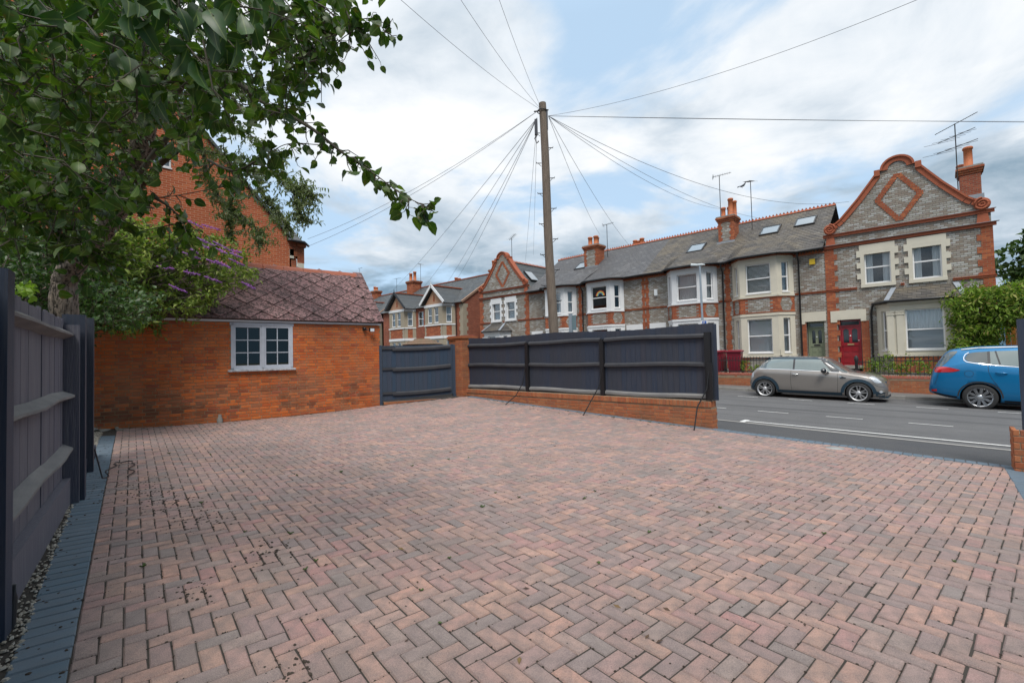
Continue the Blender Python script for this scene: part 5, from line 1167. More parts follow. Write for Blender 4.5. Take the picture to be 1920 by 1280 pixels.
# ================================================================ gabled pair further left, and the terrace beyond
def far_pair(lab, X, y=23.0, full=True):
    """X: right hand corner of the front"""
    t = thing('gabled_pair', lab, 'house', (X - 6, y, .3)); x1 = X; x0 = X - 11.9
    s = MB(); wz = [(x1 - 5.85 - x0 - .15, x1 - 5.3 - x0 + .1, 3.95, 5.2)]
    face(s, V2(x0, y), (1, 0, 0), 0, 11.9, 0, 5.55, wz, .25); s.build('wall', m_redside, t)
    sash(t, V2(x0, y), (1, 0, 0), wz[0][0], wz[0][1], 3.95, 5.2, .06, 'net')
    s = MB(); s.box(x0, x1, y + 7.8, y + 8, 0, 5.5); s.prism([(y, 0), (y + 8, 0), (y + 8, 5.5), (y + 4, 8.15), (y, 5.5)], x1 - .25, x1, 0, 'yz'); s.prism([(y, 0), (y + 8, 0), (y + 8, 5.5), (y + 4, 8.15), (y, 5.5)], x0, x0 + .25, 0, 'yz'); s.build('side_wall', m_redside, t)
    s = MB(); tooth(s, x1 - .35, x1 + .0, y, 0, 5.35, True, False, .3, .1, .02)
    for k in range(18): w = .35 + .14 * (k % 2); s.box(x1 - .01, x1 + .015, y, y + w, k * .3, k * .3 + .3)
    s.build('stone_quoins', m_stone, t)
    s = MB(); slates(s, (x0 - .1, y - .25, 5.5), (x1 + .12, y - .25, 5.5), (x1 + .12, y + 4, 8.25), (x0 - .1, y + 4, 8.25), 24); s.add([(x0 - .1, y + 4, 8.25), (x1 + .12, y + 4, 8.25), (x1 + .12, y + 8.2, 5.5), (x0 - .1, y + 8.2, 5.5)], [(0, 1, 2, 3)]); s.build('roof', m_slate3, t)
    s = MB(); s.beam((x0, y + 4, 8.28), (x1 + .1, y + 4, 8.28), .22, .08); s.build('ridge_tiles', m_terra, t)
    s = MB(); s.beam((x1 + .06, y - .2, 5.5), (x1 + .06, y + 4, 8.22), .1, .14); s.build('verge', m_tan, t)
    for (bx0, bx1, gm) in ((x1 - 3.62, x1 - .95, m_wh), (x1 - 9.0, x1 - 6.3, m_gutter)):
        fx0, fx1 = bx0 + .05, bx1 - 1.05; yf = y - .85
        for z0, z1, oz in ((.9, 2.95, (1.2, 2.6)), (3.78, 5.5, (4.0, 5.22))):
            s = MB(); w = fx1 - fx0 + .55; h2 = (.40, .95), (1.25, 1.80)
            face(s, V2(fx0 - .25, yf), (1, 0, 0), 0, w + .2, z0, z1, [(a, b, *oz) for a, b in h2], .14); U3 = (V2(bx1, y) - V2(fx0 + w - .05, yf)).normalized(); L3 = (V2(bx1, y) - V2(fx0 + w - .05, yf)).length
            face(s, V2(fx0 + w - .05, yf), U3, 0, L3, z0, z1, [(L3 * .3, L3 * .72, *oz)], .14)
            U1 = (V2(fx0 - .25, yf) - V2(bx0 - .45, y)).normalized(); face(s, V2(bx0 - .45, y), U1, 0, (V2(fx0 - .25, yf) - V2(bx0 - .45, y)).length, z0, z1, [], .14)
            b_ = s.build('bay_front', m_stone, t)
            for a, b in h2: sash(t, V2(fx0 - .25, yf), (1, 0, 0), a, b, *oz, .05, 'none')
            sash(t, V2(fx0 + w - .05, yf), U3, L3 * .3, L3 * .72, *oz, .05, 'net')
            s = MB(); s.box(fx0 - .3, fx0 + w + .02, yf - .06, yf + .02, z0, z0 + .1); s.box(fx0 - .3, fx0 + w + .02, yf - .04, yf + .02, z1 - .22, z1 - .002); s.obox(V2(fx0 + w - .05, yf) + Vector((U3.y, -U3.x, 0)) * .05, U3, L3, Vector((-U3.y, U3.x, 0)), .06, z0, z0 + .1); s.obox(V2(fx0 + w - .05, yf) + Vector((U3.y, -U3.x, 0)) * .035, U3, L3, Vector((-U3.y, U3.x, 0)), .05, z1 - .22, z1 - .002); s.build('painted_sill', m_wh, t)
        s = MB(); s.box(fx0 - .25, fx0 + w - .06, yf + .0, yf + .14, 2.96, 3.77); U3n = Vector((-U3.y, U3.x, 0)); s.obox(V2(fx0 + w - .05, yf), U3, L3, U3n, .14, 2.96, 3.77); s.build('bay_panel', m_red, t)
        s = MB(); tooth(s, fx0 + w - .28, fx0 + w - .07, yf, 2.96, 3.77, True, False, .16, .06); tooth(s, fx0 - .25, fx0 - .1, yf, 2.96, 3.77, False, True, .16, .06); s.obox(V2(fx0 + w - .05, yf) - U3n * .008, U3, .3, U3n, .02, 2.96, 3.77); s.obox(V2(fx0 + w - .05, yf) + U3 * (L3 - .3) - U3n * .008, U3, .3, U3n, .02, 2.96, 3.77); s.build('stone_quoins', m_stone, t)
        gx0, gx1 = fx0 - .45, bx1 - .1; gc = (gx0 + gx1) / 2 - .0; yg = yf - .02
        s = MB(); s.prism([(gx0 + .3, 5.5), (gx1 - .3, 5.5), (gc, 6.75)], yg, yg + .12); s.build('gable_panel', m_tan, t)
        s = MB(); s.prism([(gc - .11, 6.0), (gc + .11, 6.0), (gc, 6.3)], yg - .02, yg); s.box(gc - .09, gc + .09, yg - .02, yg, 5.72, 6.0); s.build('panel_motif', m_red, t)
        s = MB()
        for sg, e in ((1, gx1), (-1, gx0)): s.beam((gc, yg - .28, 6.98), (e + .1 * sg, yg - .28, 5.52), .06, .20, up=(0, 1, 0) if 0 else (0, 0, 1))
        s.tube([(gc, yg - .28, 6.9), (gc, yg - .28, 7.25)], .03, 5); s.build('bargeboard', gm, t)
        s = MB(); yr = y + 2.1
        slates(s, (gx1 + .1, yg - .3, 5.5), (gx1 + .1, y + .1, 5.5), (gc, yr, 6.95), (gc, yg - .3, 6.95), 12); slates(s, (gx0 - .1, y + .1, 5.5), (gx0 - .1, yg - .3, 5.5), (gc, yg - .3, 6.95), (gc, yr, 6.95), 12); s.build('gable_roof', m_slate3, t)
        s = MB(); s.beam((gc, yg - .3, 7.0), (gc, yr, 7.0), .2, .08); s.build('gable_ridge', m_terra, t)
    return t
GP = far_pair('pair of gabled brick houses with stone bays, one white and one black bargeboard', -26.95)
chimney(GP, -26.9, -25.9 - .2, 25.9, 26.8, 6.6, 8.35, [(-26.7, 26.2, .75, .16), (-26.35, 26.3, .78, .16)], m_redside, False)
chimney(GP, -39.1, -38.0, 26.0, 27.0, 7.3, 8.95, [(-38.8, 26.3, .8, .17), (-38.4, 26.5, .95, .17)], m_red, False)
chimney(GP, -34.9, -34.1, 28.5, 29.3, 7.3, 8.35, [(-34.7, 28.8, .7, .17), (-34.35, 28.9, .6, .17)], m_red, False)
pipe(GP, [(-27.7, 22.75, 5.5), (-27.7, 22.9, 5.2), (-27.7, 22.93, .5)])
s = MB(); q0 = Vector((-33.6, 24.9, 6.85)); d = Vector((0, 4.25, 2.75)).normalized(); n = Vector((0, -d.z, d.y)); X_ = Vector((1, 0, 0)); s.hexa([q0 + X_ * a + d * b + n * h for h in (.0, .09) for a, b in ((0, 0), (1.0, 0), (1.0, 1.1), (0, 1.1))]); sk = s.build('skylight', gsky, GP)
FT = far_pair('further gabled brick terrace seen beyond the gabled pair over the roof of the outbuilding', -39.3)
chimney(FT, -46.9, -46, 26.5, 27.2, 7.7, 8.9, [(-46.7, 26.8, .5, .16), (-46.3, 26.8, .4, .16)], m_red, False)
F3 = far_pair('furthest terrace block closing the street on the left', -52.0)
aerial('tall aerial beside the far chimney of the gabled pair', (-37.4, 26.5, 7.6), 2.9, 'yagi', 2.7, 1.3)
aerial('bare aerial pole over the furthest roofs on the left', (-50.5, 27, 7.8), 4.3, 'yagi', 1.0, .5)
aerial('low aerial over the further gabled terrace', (-42.5, 27, 8.0), 1.8, 'yagi', 2.0, 1.1)
# ================================================================ red brick house behind the outbuilding
rh = thing('red_brick_house', 'tall orange red brick house end with small slated turret behind the outbuilding', 'house', (-18, 3, 0)); RX = -18.0; CY = 6.75
s = MB()
EH, GR = 5.95, 1.12
def gtop(y): return EH + (CY - y) * GR if y > .2 else EH + (CY - .2) * GR - (.2 - y) * GR
WY0, WY1, WZ0_, WZ1_ = onX(287, 290, RX).y, onX(321, 290, RX).y, onX(300, 311, RX).z, onX(300, 262, RX).z
ys = [-6 + i * .25 for i in range(52) if -6 + i * .25 < CY] + [CY]; ys = sorted(ys + [WY0, WY1])
for ya, yb in zip(ys[:-1], ys[1:]):
    if yb - ya < .01: continue
    ta, tb = gtop(ya), gtop(yb)
    if WY0 - .001 < ya and yb < WY1 + .001:
        s.add([(RX, ya, 0), (RX, yb, 0), (RX, yb, WZ0_), (RX, ya, WZ0_), (RX - .15, ya, WZ0_), (RX - .15, yb, WZ0_)], [(0, 1, 2, 3), (3, 2, 5, 4)]); s.add([(RX, ya, WZ1_), (RX, yb, WZ1_), (RX, yb, tb), (RX, ya, ta)], [(0, 1, 2, 3)])
    else: s.add([(RX, ya, 0), (RX, yb, 0), (RX, yb, tb), (RX, ya, ta)], [(0, 1, 2, 3)])
s.box(RX - .3, RX - .003, CY - .3, CY, 0, EH - .3); s.build('wall', m_orange, rh)
sash(rh, V2(RX, WY0), (0, 1, 0), 0, WY1 - WY0, WZ0_, WZ1_, .04, 'frost')
s = MB(); s.box(RX - 9, RX - .3, CY - .3, CY, 0, EH); s.box(RX - 9, RX - 8.7, -6, CY - .3, 0, EH); s.build('rear_walls', m_orange, rh)
s = MB(); zr_ = gtop(.2); s.add([(RX + .12, CY + .1, EH), (RX - 9, CY + .1, EH), (RX - 9, .2, zr_ + .1), (RX + .12, .2, zr_ + .1), (RX - 9, -6, EH), (RX + .12, -6, EH), (RX + .12, CY + .1, EH - .12), (RX + .12, .2, zr_ - .04)], [(0, 1, 2, 3), (3, 2, 4, 5), (0, 3, 7, 6)]); s.build('roof', m_slate3, rh)
# two storey bay towards the street with its slated cap
s = MB(); U = Vector((0, 1, 0)); s.box(RX - .62, RX - .02, CY + .002, CY + .52, 0, 3.2); s.box(RX - .60, RX - .04, CY + .002, CY + .25, 3.2, 5.9)
b = s.build('bay', m_red, rh)
s = MB(); s.box(RX - .05, RX - .0, CY + .004, CY + .16, 5.2, 5.55); s.box(RX - .55, RX + .0, CY + .30, CY + .54, 3.5, 5.05); s.box(RX - .5, RX - .01, CY + .004, CY + .3, 3.5, 3.9); s.build('bay_stone', m_cream, rh)
sash(rh, V2(RX - .02, CY + .0), (0, 1, 0), .02, .32, 3.9, 5.2, .02, 'curtains')
s = MB(); s.box(RX - .5, RX - .02, CY + .30, CY + .56, 5.05, 5.85); s.box(RX - .5, RX + .03, CY + .27, CY + .62, 5.68, 5.8); s.box(RX - .5, RX + .0, CY + .01, CY + .3, 5.3, 5.86); s.build('bay_head', m_red, rh)
s = MB(); n = 8; top = Vector((RX - .9, CY - .1, 7.3)); pts = []
prof = [(1.0, 0), (.72, .32), (.46, .72), (.2, 1.2), (0, 1.5)]
for f, h in prof:
    base = [Vector((RX + .16, CY - .1, 5.86)), Vector((RX + .16, CY + .45, 5.86)), Vector((RX - .3, CY + .78, 5.86)), Vector((RX - 1.5, CY + .78, 5.86)), Vector((RX - 1.5, CY - .1, 5.86))]
    pts += [Vector((top.x + (q.x - top.x) * f, top.y + (q.y - top.y) * f, 5.86 + h)) for q in base]
s.add(pts, [(5*i+k, 5*i+(k+1) % 5, 5*i+5+(k+1) % 5, 5*i+5+k) for i in range(4) for k in range(5)] + [(4, 3, 2, 1, 0)]); s.build('turret_roof', m_slate3, rh)
s = MB(); s.tube([(RX + .2, CY, 5.84), (RX + .2, CY + .47, 5.84), (RX - .3, CY + .84, 5.84)], .05, 6); s.build('gutter', m_gutter, rh)
# ================================================================ garden walls, railings, bins, gate posts, lamp post, sign
def wtop(x): return .26 - .01 * (x + .26)
def garden_wall(lab, x0, x1, n=0):
    y = 20.52; t = thing('garden_wall', lab, 'garden wall', ((x0 + x1) / 2, y, rz(x0, y) + .1)); s = MB()
    zb = rz(x0, y) - .05; s.hexa([(x0, y, zb - .1), (x1, y, zb - .3), (x1, y + .2, zb - .3), (x0, y + .2, zb - .1), (x0, y, wtop(x0) - .1), (x1, y, wtop(x1) - .1), (x1, y + .2, wtop(x1) - .1), (x0, y + .2, wtop(x0) - .1)]); s.build('core', m_mortar2, t)
    l = [b for b in bricks(Vector((x0, y, 0)), (1, 0, 0), 0, x1 - x0, wtop(x0) - .1 - .075 * 7, wtop(x0) - .1, 'flemish') if b[0].translation.z > zb - .08]
    for M_, _ in l: M_[2][3] += wtop(M_[0][3]) - wtop(x0)
    lay_bricks(l, t, m_wallbrick, n)
    l = bricks(Vector((x0, y - .012, 0)), (1, 0, 0), 0, x1 - x0, wtop(x0) - .10, wtop(x0) + .009, 'soldier', (), .109)
    for M_, _ in l: M_[2][3] += wtop(M_[0][3]) - wtop(x0)
    lay_bricks(l, t, m_copebrick, 0, 'coping')
    MB().box(x0, x1, y - .008, y + .21, wtop(x1) - .12, wtop(x1) + .002 - .01).build('coping_core', m_mortar2, t); return t
m_copebrick = mat('coping_brick', (.42, .13, .09), .85, (.3, .09, .06), 9, .6, .3, 90, stops=[(0, (.42, .12, .08)), (1, (.48, .16, .11))])
garden_wall('long low brick garden wall with red soldier coping behind the silver hatchback', -7.72, 3.5, 260)
garden_wall('low brick garden wall with red coping left of the burgundy bins', -20, -7.8)
def railing(lab, x0, x1):
    y = 20.62; t = thing('railing', lab, 'railing', ((x0 + x1) / 2, y, wtop((x0 + x1) / 2))); n = int((x1 - x0) / .117)
    for z in (.06, .52): MB().beam((x0, y, wtop(x0) + z), (x1, y, wtop(x1) + z), .035, .012, up=(0, 1, 0)).build('rail', m_iron, t)
    me = None
    for i in range(n + 1):
        x = x0 + i * .117; z = wtop(x)
        if me is None:
            s = MB(); s.tube([(0, 0, 0), (0, 0, .60)], .008, 6); s.lathe([(.008, .58), (.021, .60), (.012, .64), (.001, .70)], (0, 0, 0), 6); me = s.mesh(m_iron, name='spearhead_bar')
        inv = MW[t.name].inverted(); link('spearhead_bar', me, t, inv @ Matrix.Translation((x, y, z)))
railing('black spearhead railing behind the burgundy bins', -7.15, -4.35); railing('black spearhead railing in front of the end house bay', -1.9, 1.3); railing('black spearhead railing left of the bins, mostly behind the fence', -11.5, -7.7)
o = MB().tube([(-2.32, 20.62, .2), (-2.32, 20.62, .75), (-2.32, 20.62, .80), (-2.32, 20.62, .92), (-2.32, 20.62, .98)], [.05, .05, .07, .06, .02], 10).build('gate_post', m_iron); tag(o, 'stout black iron gate post in front of the crimson door', 'gate post')
gt = thing('iron_gate', 'small black iron gate before the crimson door', 'gate', (-2.1, 20.62, .25)); s = MB()
for i in range(4): s.tube([(-2.24 + .09 * i, 20.62, .28), (-2.24 + .09 * i, 20.62, .82)], .008, 5)
s.build('bars', m_iron, gt, kind='stuff'); MB().box(-2.28, -1.9, 20.61, 20.63, .30, .33).build('rail', m_iron, gt); MB().box(-2.28, -1.9, 20.61, 20.63, .72, .75).build('rail', m_iron, gt)
m_bin = mat('bin_burgundy', (.22, .012, .03), .45, (.17, .01, .025), 4, .5)
def wheelie(lab, x, y, z, rz_=0.0, wheel_side=1):
    t = thing('wheelie_bin', lab, 'bin', (x, y, z), rz_, 'burgundy wheelie bins'); M0 = MW[t.name]
    T = lambda vs: [M0 @ Vector(v) for v in vs]
    s = MB(); s.add(T([(-.22, -.24, .06), (.22, -.24, .06), (.22, .24, .06), (-.22, .24, .06), (-.28, -.32, .94), (.28, -.32, .94), (.28, .34, .94), (-.28, .34, .94)]), [(3, 2, 1, 0), (4, 5, 6, 7), (0, 1, 5, 4), (1, 2, 6, 5), (2, 3, 7, 6), (3, 0, 4, 7)])
    for k in (-.12, 0, .12): s.add(T([(k - .015, -.25, .1), (k + .015, -.25, .1), (k + .015, -.2, .1), (k - .015, -.2, .1), (k - .015, -.33, .88), (k + .015, -.33, .88), (k + .015, -.2, .88), (k - .015, -.2, .88)]), [(0, 1, 5, 4), (1, 2, 6, 5), (3, 0, 4, 7), (4, 5, 6, 7)])
    s.build('body', m_bin, t)
    s = MB(); s.add(T([(-.31, -.37, .94), (.31, -.37, .94), (.31, .38, .94), (-.31, .38, .94), (-.31, -.37, .975), (.31, -.37, .975), (.31, .38, .99), (-.31, .38, .99), (-.24, -.28, 1.0), (.24, -.28, 1.0), (.24, .34, 1.03), (-.24, .34, 1.03)]), [(3, 2, 1, 0), (0, 1, 5, 4), (1, 2, 6, 5), (2, 3, 7, 6), (3, 0, 4, 7), (4, 5, 9, 8), (5, 6, 10, 9), (6, 7, 11, 10), (7, 4, 8, 11), (8, 9, 10, 11)]); s.build('lid', m_bin, t)
    s = MB(); s.tube(T([(-.25, .42, .95), (.25, .42, .95)]), .02, 6); s.build('handle', m_bin, t)
    for k in (-.26, .26): s = MB(); s.lathe([(.1, -.025), (.1, .025)], M0 @ Vector((k, .26, .1)), 12, axis='x'); s.build('wheel', m_black, t)
wheelie('burgundy wheelie bin standing behind the garden wall beside the cream bay', -6.62, 21.1, .26, .15)
wheelie('burgundy wheelie bin half hidden by the end of the navy fence', -7.38, 21.1, .26, -.1)
sheet('front_gardens', -22, 6, 20.7, 23.0, lambda x, y: .22 - .008 * (x + 3), m_soil, .0, 12)
# lamp column with its swan neck lantern and blue parking plate
lp = thing('lamp_post', 'slim grey street lamp post standing before the white bays', 'lamp post', (-6.6, 18.0, -.3)); X, Y = onY(1317, 600, 18.0).x, 18.0
lp.location = (X, Y, rz(X, Y)); MW[lp.name] = Matrix.Translation(lp.location)
m_galv = mat('galvanised', (.30, .36, .42), .5, (.24, .28, .32), 3, .5)
z0 = rz(X, Y); zt = onY(1311, 498, Y).z; xt = onY(1312, 500, Y).x
s = MB(); s.tube([(X + .03, Y, z0), (X + .02, Y, z0 + 1.0), (X + .0, Y, z0 + 1.02), (X, Y, 2.5), (xt, Y, zt)], [.07, .07, .045, .042, .035], 10); s.build('column', m_galv, lp)
s = MB(); s.tube([(xt - .32, Y - .05, zt + .06), (xt - .1, Y, zt + .03), (xt + .08, Y, zt + .02), (xt + .2, Y, zt + .0)], [.06, .05, .045, .02], 8); s.build('lantern', mat('lantern_grey', (.55, .6, .62), .4), lp)
ps = thing('parking_sign', 'small white plate with blue parking panel on the lamp post above the fence', 'sign', (X, Y - .06, 2.2)); c = onY(1320, 606, Y - .06)
MB().box(c.x - .14, c.x + .14, Y - .065, Y - .05, c.z - .11, c.z + .11).build('plate', m_upvc, ps)
MB().box(c.x - .06, c.x + .09, Y - .069, Y - .065, c.z - .05, c.z + .09).build('panel', mat('sign_blue', (.02, .12, .5), .5), ps)
s = MB(); y = Y - .072; cx, cz = c.x - .02, c.z - .03
s.box(cx, cx + .018, y, y + .003, cz, cz + .1); s.box(cx, cx + .055, y, y + .003, cz + .085, cz + .1); s.box(cx, cx + .055, y, y + .003, cz + .04, cz + .054); s.box(cx + .04, cx + .055, y, y + .003, cz + .05, cz + .09); s.build('letter', m_upvc, ps)
# pale blue pair of boxes seen edge on just above the fence
sg = thing('street_sign', 'back of a pale blue grey street sign box on posts just above the navy fence', 'sign', (-9, 12, 0)); a = onY(1066, 588, 11.0); b = onY(1081, 615, 11.0)
MB().box(a.x, a.x + .10, 11.0, 11.06, a.z - .9, a.z).build('post', m_galv, sg); MB().box(a.x + .11, a.x + .24, 11.02, 11.05, a.z - .5, a.z - .06).build('plate', mat('sign_back', (.16, .24, .27), .6), sg)
MB().box(a.x + .02, a.x + .06, 11.06, 11.1, rz(a.x, 11), a.z - .5).build('support', m_galv, sg)
m_orangewood = mat('orange_stain', (.50, .20, .03), .6, (.40, .14, .02), 5, .5, .2, 30, stretch=(6, 6, .4), stops=[(0, (.46, .17, .025)), (1, (.56, .23, .04))])
# orange garden fence beyond the end house
og = thing('orange_fence', 'orange stained garden fence beside the end house behind the climber', 'fence', (3.2, 23.4, .2))
for i in range(24): MB().box(1.45 + i * .13, 1.45 + i * .13 + .125, 23.4, 23.415 + .006 * (i % 2), .2, 1.95).build('board', m_orangewood, og) if i else None
# ================================================================ parked cars
from mathutils.bvhtree import BVHTree
def keyed(keys):
    xs = [k[0] for k in keys]; ys = [k[1] for k in keys]
    def f(x):
        if x <= xs[0]: return ys[0]
        if x >= xs[-1]: return ys[-1]
        for i in range(len(xs) - 1):
            if xs[i] <= x <= xs[i+1]:
                h = xs[i+1] - xs[i]; t = (x - xs[i]) / h
                m0 = (ys[i+1] - ys[i-1]) / (xs[i+1] - xs[i-1]) if i > 0 else (ys[i+1] - ys[i]) / h
                m1 = (ys[i+2] - ys[i]) / (xs[i+2] - xs[i]) if i + 2 < len(xs) else (ys[i+1] - ys[i]) / h
                d = (ys[i+1] - ys[i]) / h
                if m0 * d <= 0: m0 = 0
                if m1 * d <= 0: m1 = 0
                m0 = max(-3*abs(d), min(3*abs(d), m0)); m1 = max(-3*abs(d), min(3*abs(d), m1))
                return (2*t**3-3*t*t+1)*ys[i] + (t**3-2*t*t+t)*h*m0 + (-2*t**3+3*t*t)*ys[i+1] + (t**3-t*t)*h*m1
    return f
def carpaint(name, c, c2=None, metal=.3, rough=.35, coat=1.0):
    return mat(name, c, rough, c2 or c, 3, .3, metal=metal, coat=coat)
class Car:
    def __init__(s, name, label, L, zt, zs, w, wt, zb, wheels, R, paint, loc):
        s.t = thing(name, label, 'car', loc); s.M0 = MW[s.t.name]; s.L = L
        F = [keyed(k) for k in (zt, zs, w, wt, zb)]
        xs = sorted(set([0.0, .015, .04, .08] + [L * i / 54 for i in range(1, 54)] + [L - .08, L - .04, L - .015, L]))
        rows = []
        for x in xs:
            a, b, ww, wt_, bb = [f(x) for f in F]; b = min(b, a - .015); half = []
            g = a - b; wu = wt_
            half += [(0, bb), (ww * .7, bb), (ww - .07, bb + .015), (ww - .025, bb + .09), (ww - .008, bb + (b - bb) * .35), (ww, bb + (b - bb) * .55), (ww - .006, bb + (b - bb) * .78), (ww - .022, b - .03), (ww - .045, b)]
            y0 = ww - .05; k = min(1, g / .35)
            for t in (.12, .35, .6, .82): half.append((y0 + (wu - y0) * (t ** 1.1), b + (g - .06 * k) * t))
            half += [(wu - .012, a - .075 * k), (wu - .05, a - .032 * k), (wu - .13, a - .010 * k), (wu * .55, a), (0, a + .008)]
            rows.append([(x, y, z) for y, z in half])
        n = len(rows[0]); mb = MB(); vs = []; ring = 2 * n - 2
        for r in rows: vs += [(x, -y, z) for x, y, z in r] + [(x, y, z) for x, y, z in r[-2:0:-1]]
        fs = [(i*ring+k, i*ring+ring+k, i*ring+ring+(k+1) % ring, i*ring+(k+1) % ring) for i in range(len(rows)-1) for k in range(ring)]
        fs += [tuple(range(ring)), tuple(range(len(vs)-1, len(vs)-ring-1, -1))]
        mb.add(vs, fs, 0, True); me = mb.mesh([paint, m_arch])
        s.bvh = BVHTree.FromPolygons([Vector(v) for v in vs], fs)
        o = bpy.data.objects.new('body', me); COL.objects.link(o)
        cut = MB(); 
        for wx in wheels:
            for sy in (-1, 1): cut.lathe([(R * 1.13, -.17), (R * 1.13, .17)], (wx, sy * .84, R * .98), 36, axis='y', m=0)
        co = bpy.data.objects.new('cut', cut.mesh([m_arch])); COL.objects.link(co)
        md = o.modifiers.new('b', 'BOOLEAN'); md.object = co; md.operation = 'DIFFERENCE'; md.solver = 'EXACT'
        try: md.material_mode = 'TRANSFER'
        except Exception: pass
        dg = bpy.context.evaluated_depsgraph_get(); ev = bpy.data.meshes.new_from_object(o.evaluated_get(dg)); o.modifiers.clear(); bpy.data.objects.remove(co)
        if len(ev.vertices) > 50: o.data = ev
        o.parent = s.t; MW[o.name] = s.M0; s.body = o
        try: o.data.shade_auto_smooth
        except Exception: pass
    def y(s, x, z):
        h = s.bvh.ray_cast(Vector((x, -3, z)), Vector((0, 1, 0)))
        if h[0] is None: return -.6, Vector((0, -1, 0))
        return h[0].y, h[1]
    def patch(s, name, xs, lo, hi, mt, off=.006, m=6, parent=None, label=None):
        q = MB(); vs = []; lo = keyed(lo); hi = keyed(hi)
        for x in xs:
            for j in range(m + 1):
                z = lo(x) + (hi(x) - lo(x)) * j / m; yy, nn = s.y(x, z); vs.append((x, yy - off, z))
        q.add(vs, [((i)*(m+1)+j, (i+1)*(m+1)+j, (i+1)*(m+1)+j+1, i*(m+1)+j+1) for i in range(len(xs)-1) for j in range(m)], 0, True)
        return s.put(q, name, mt, parent, label)
    def strip(s, name, path, wd, mt, off=.008, parent=None, n=24, closed=False, thick=None):
        if closed: path = path + [path[0]]
        P = [Vector((a, 0, b)) for a, b in path]; pts = []; tot = sum((b - a).length for a, b in zip(P[:-1], P[1:]))
        for a, b in zip(P[:-1], P[1:]):
            k = max(1, int(n * (b - a).length / tot)); pts += [a.lerp(b, i / k) for i in range(k)]
        pts.append(P[-1]); q = MB(); vs = []
        for i, p in enumerate(pts):
            d = (pts[min(i+1, len(pts)-1)] - pts[max(i-1, 0)]).normalized(); nn = Vector((-d.z, 0, d.x)); w_ = wd if not callable(wd) else wd(i / (len(pts) - 1))
            for sg in (1, -1): c = p + nn * sg * w_ / 2; yy, _ = s.y(c.x, c.z); vs.append((c.x, yy - off, c.z))
        q.add(vs, [(2*i, 2*i+1, 2*i+3, 2*i+2) for i in range(len(pts)-1)], 0, True); return s.put(q, name, mt, parent)
    def put(s, q, name, mt, parent=None, label=None):
        q.v = [tuple(s.M0 @ Vector(v)) for v in q.v]; return q.build(name, mt, parent or s.t, label)
    def wheel(s, x, R, y, spokes, rim_r, style):
        for sy in (-1, 1):
            yy = y * sy; tb = MB(); tb.lathe([(rim_r, -.095), (R - .02, -.10), (R, -.075), (R, .075), (R - .02, .10), (rim_r, .095)], (x, yy, R), 40, axis='y', cap=False)
            tw = s.put(tb, 'wheel', m_tyre)
            rm = MB(); f = yy - .075 * (-sy) * -1 if 0 else yy + sy * .075
            # barrel, lip, spokes, hub
            ring = []
            n = 40; rr = [(rim_r + .004, .095), (rim_r + .004, .082), (rim_r - .02, .078), (rim_r - .028, .03), (rim_r - .03, -.05)]
            for r_, h in rr:
                for k in range(n): a = 2 * math.pi * k / n; ring.append((x + r_ * math.cos(a), yy + sy * h, R + r_ * math.sin(a)))
            rm.add(ring, [(i*n+k, i*n+(k+1) % n, (i+1)*n+(k+1) % n, (i+1)*n+k) for i in range(4) for k in range(n)], 0, True)
            for k in range(spokes):
                a = 2 * math.pi * (k + .25) / spokes; c, s_ = math.cos(a), math.sin(a)
                def P(r, t, h): return (x + r * c - t * s_, yy + sy * h, R + r * s_ + t * c)
                if style == 'split':
                    for q in (-1, 1):
                        rm.add([P(.05, q*.012 - .016, .062), P(.05, q*.012 + .016, .062), P(rim_r - .01, q*.048 + .013, .075), P(rim_r - .01, q*.048 - .013, .075), P(.05, q*.012 - .02, .03), P(.05, q*.012 + .02, .03), P(rim_r - .01, q*.048 + .018, .04), P(rim_r - .01, q*.048 - .018, .04)], [(0, 1, 2, 3), (3, 2, 1, 0), (0, 1, 5, 4), (1, 2, 6, 5), (3, 0, 4, 7)], 0)
                else:
                    w0, w1 = .024, .034
                    rm.add([P(.045, -w0, .066), P(.045, w0, .066), P(rim_r - .008, w1, .08), P(rim_r - .008, -w1, .08), P(.045, -w0, .03), P(.045, w0, .03), P(rim_r - .008, w1, .04), P(rim_r - .008, -w1, .04)], [(0, 1, 2, 3), (3, 2, 1, 0), (0, 1, 5, 4), (1, 2, 6, 5), (3, 0, 4, 7)], 0)
            rm.lathe([(.062, -.05 * sy), (.062, sy * .06), (.045, sy * .075), (.0, sy * .078)] if 0 else [(.062, .0), (.062, -sy * .062), (.045, -sy * .074), (.001, -sy * .076)], (x, yy, R), 16, axis='y')
            s.put(rm, 'rim', m_rim if style != 'split' else m_rim2, tw)
            dk = MB(); dk.lathe([(rim_r - .02, 0), (rim_r - .02, -sy * .012)], (x, yy, R), 28, axis='y'); s.put(dk, 'brake', m_arch, tw)
m_arch = mat('arch_black', (.012, .012, .013), .85); m_tyre = mat('tyre', (.022, .022, .023), .8, (.035, .033, .03), 20, .5)
m_rim = mat('alloy', (.55, .56, .58), .25, metal=.8); m_rim2 = mat('dark_alloy', (.62, .62, .63), .3, metal=.5)
m_chrome = mat('chrome', (.78, .79, .80), .12, metal=1.0)
m_carglass = mat('car_glass', (.035, .055, .06), .03, spec=1.0, coat=1.0); m_carglass2 = mat('car_glass_clear', (.17, .22, .22), .03, (.10, .14, .14), 2, .6, spec=1.0, coat=1.0)
m_silver = carpaint('silver_bronze', (.33, .30, .275), metal=.55, rough=.32); m_blk = carpaint('gloss_black', (.012, .014, .018), metal=0, rough=.2)
m_trim = mat('arch_trim', (.016, .040, .062), .5); m_seam = mat('seam', (.03, .028, .026), .8); m_blue = carpaint('blue_pearl', (.0, .155, .36), metal=.25, rough=.3, coat=.5)
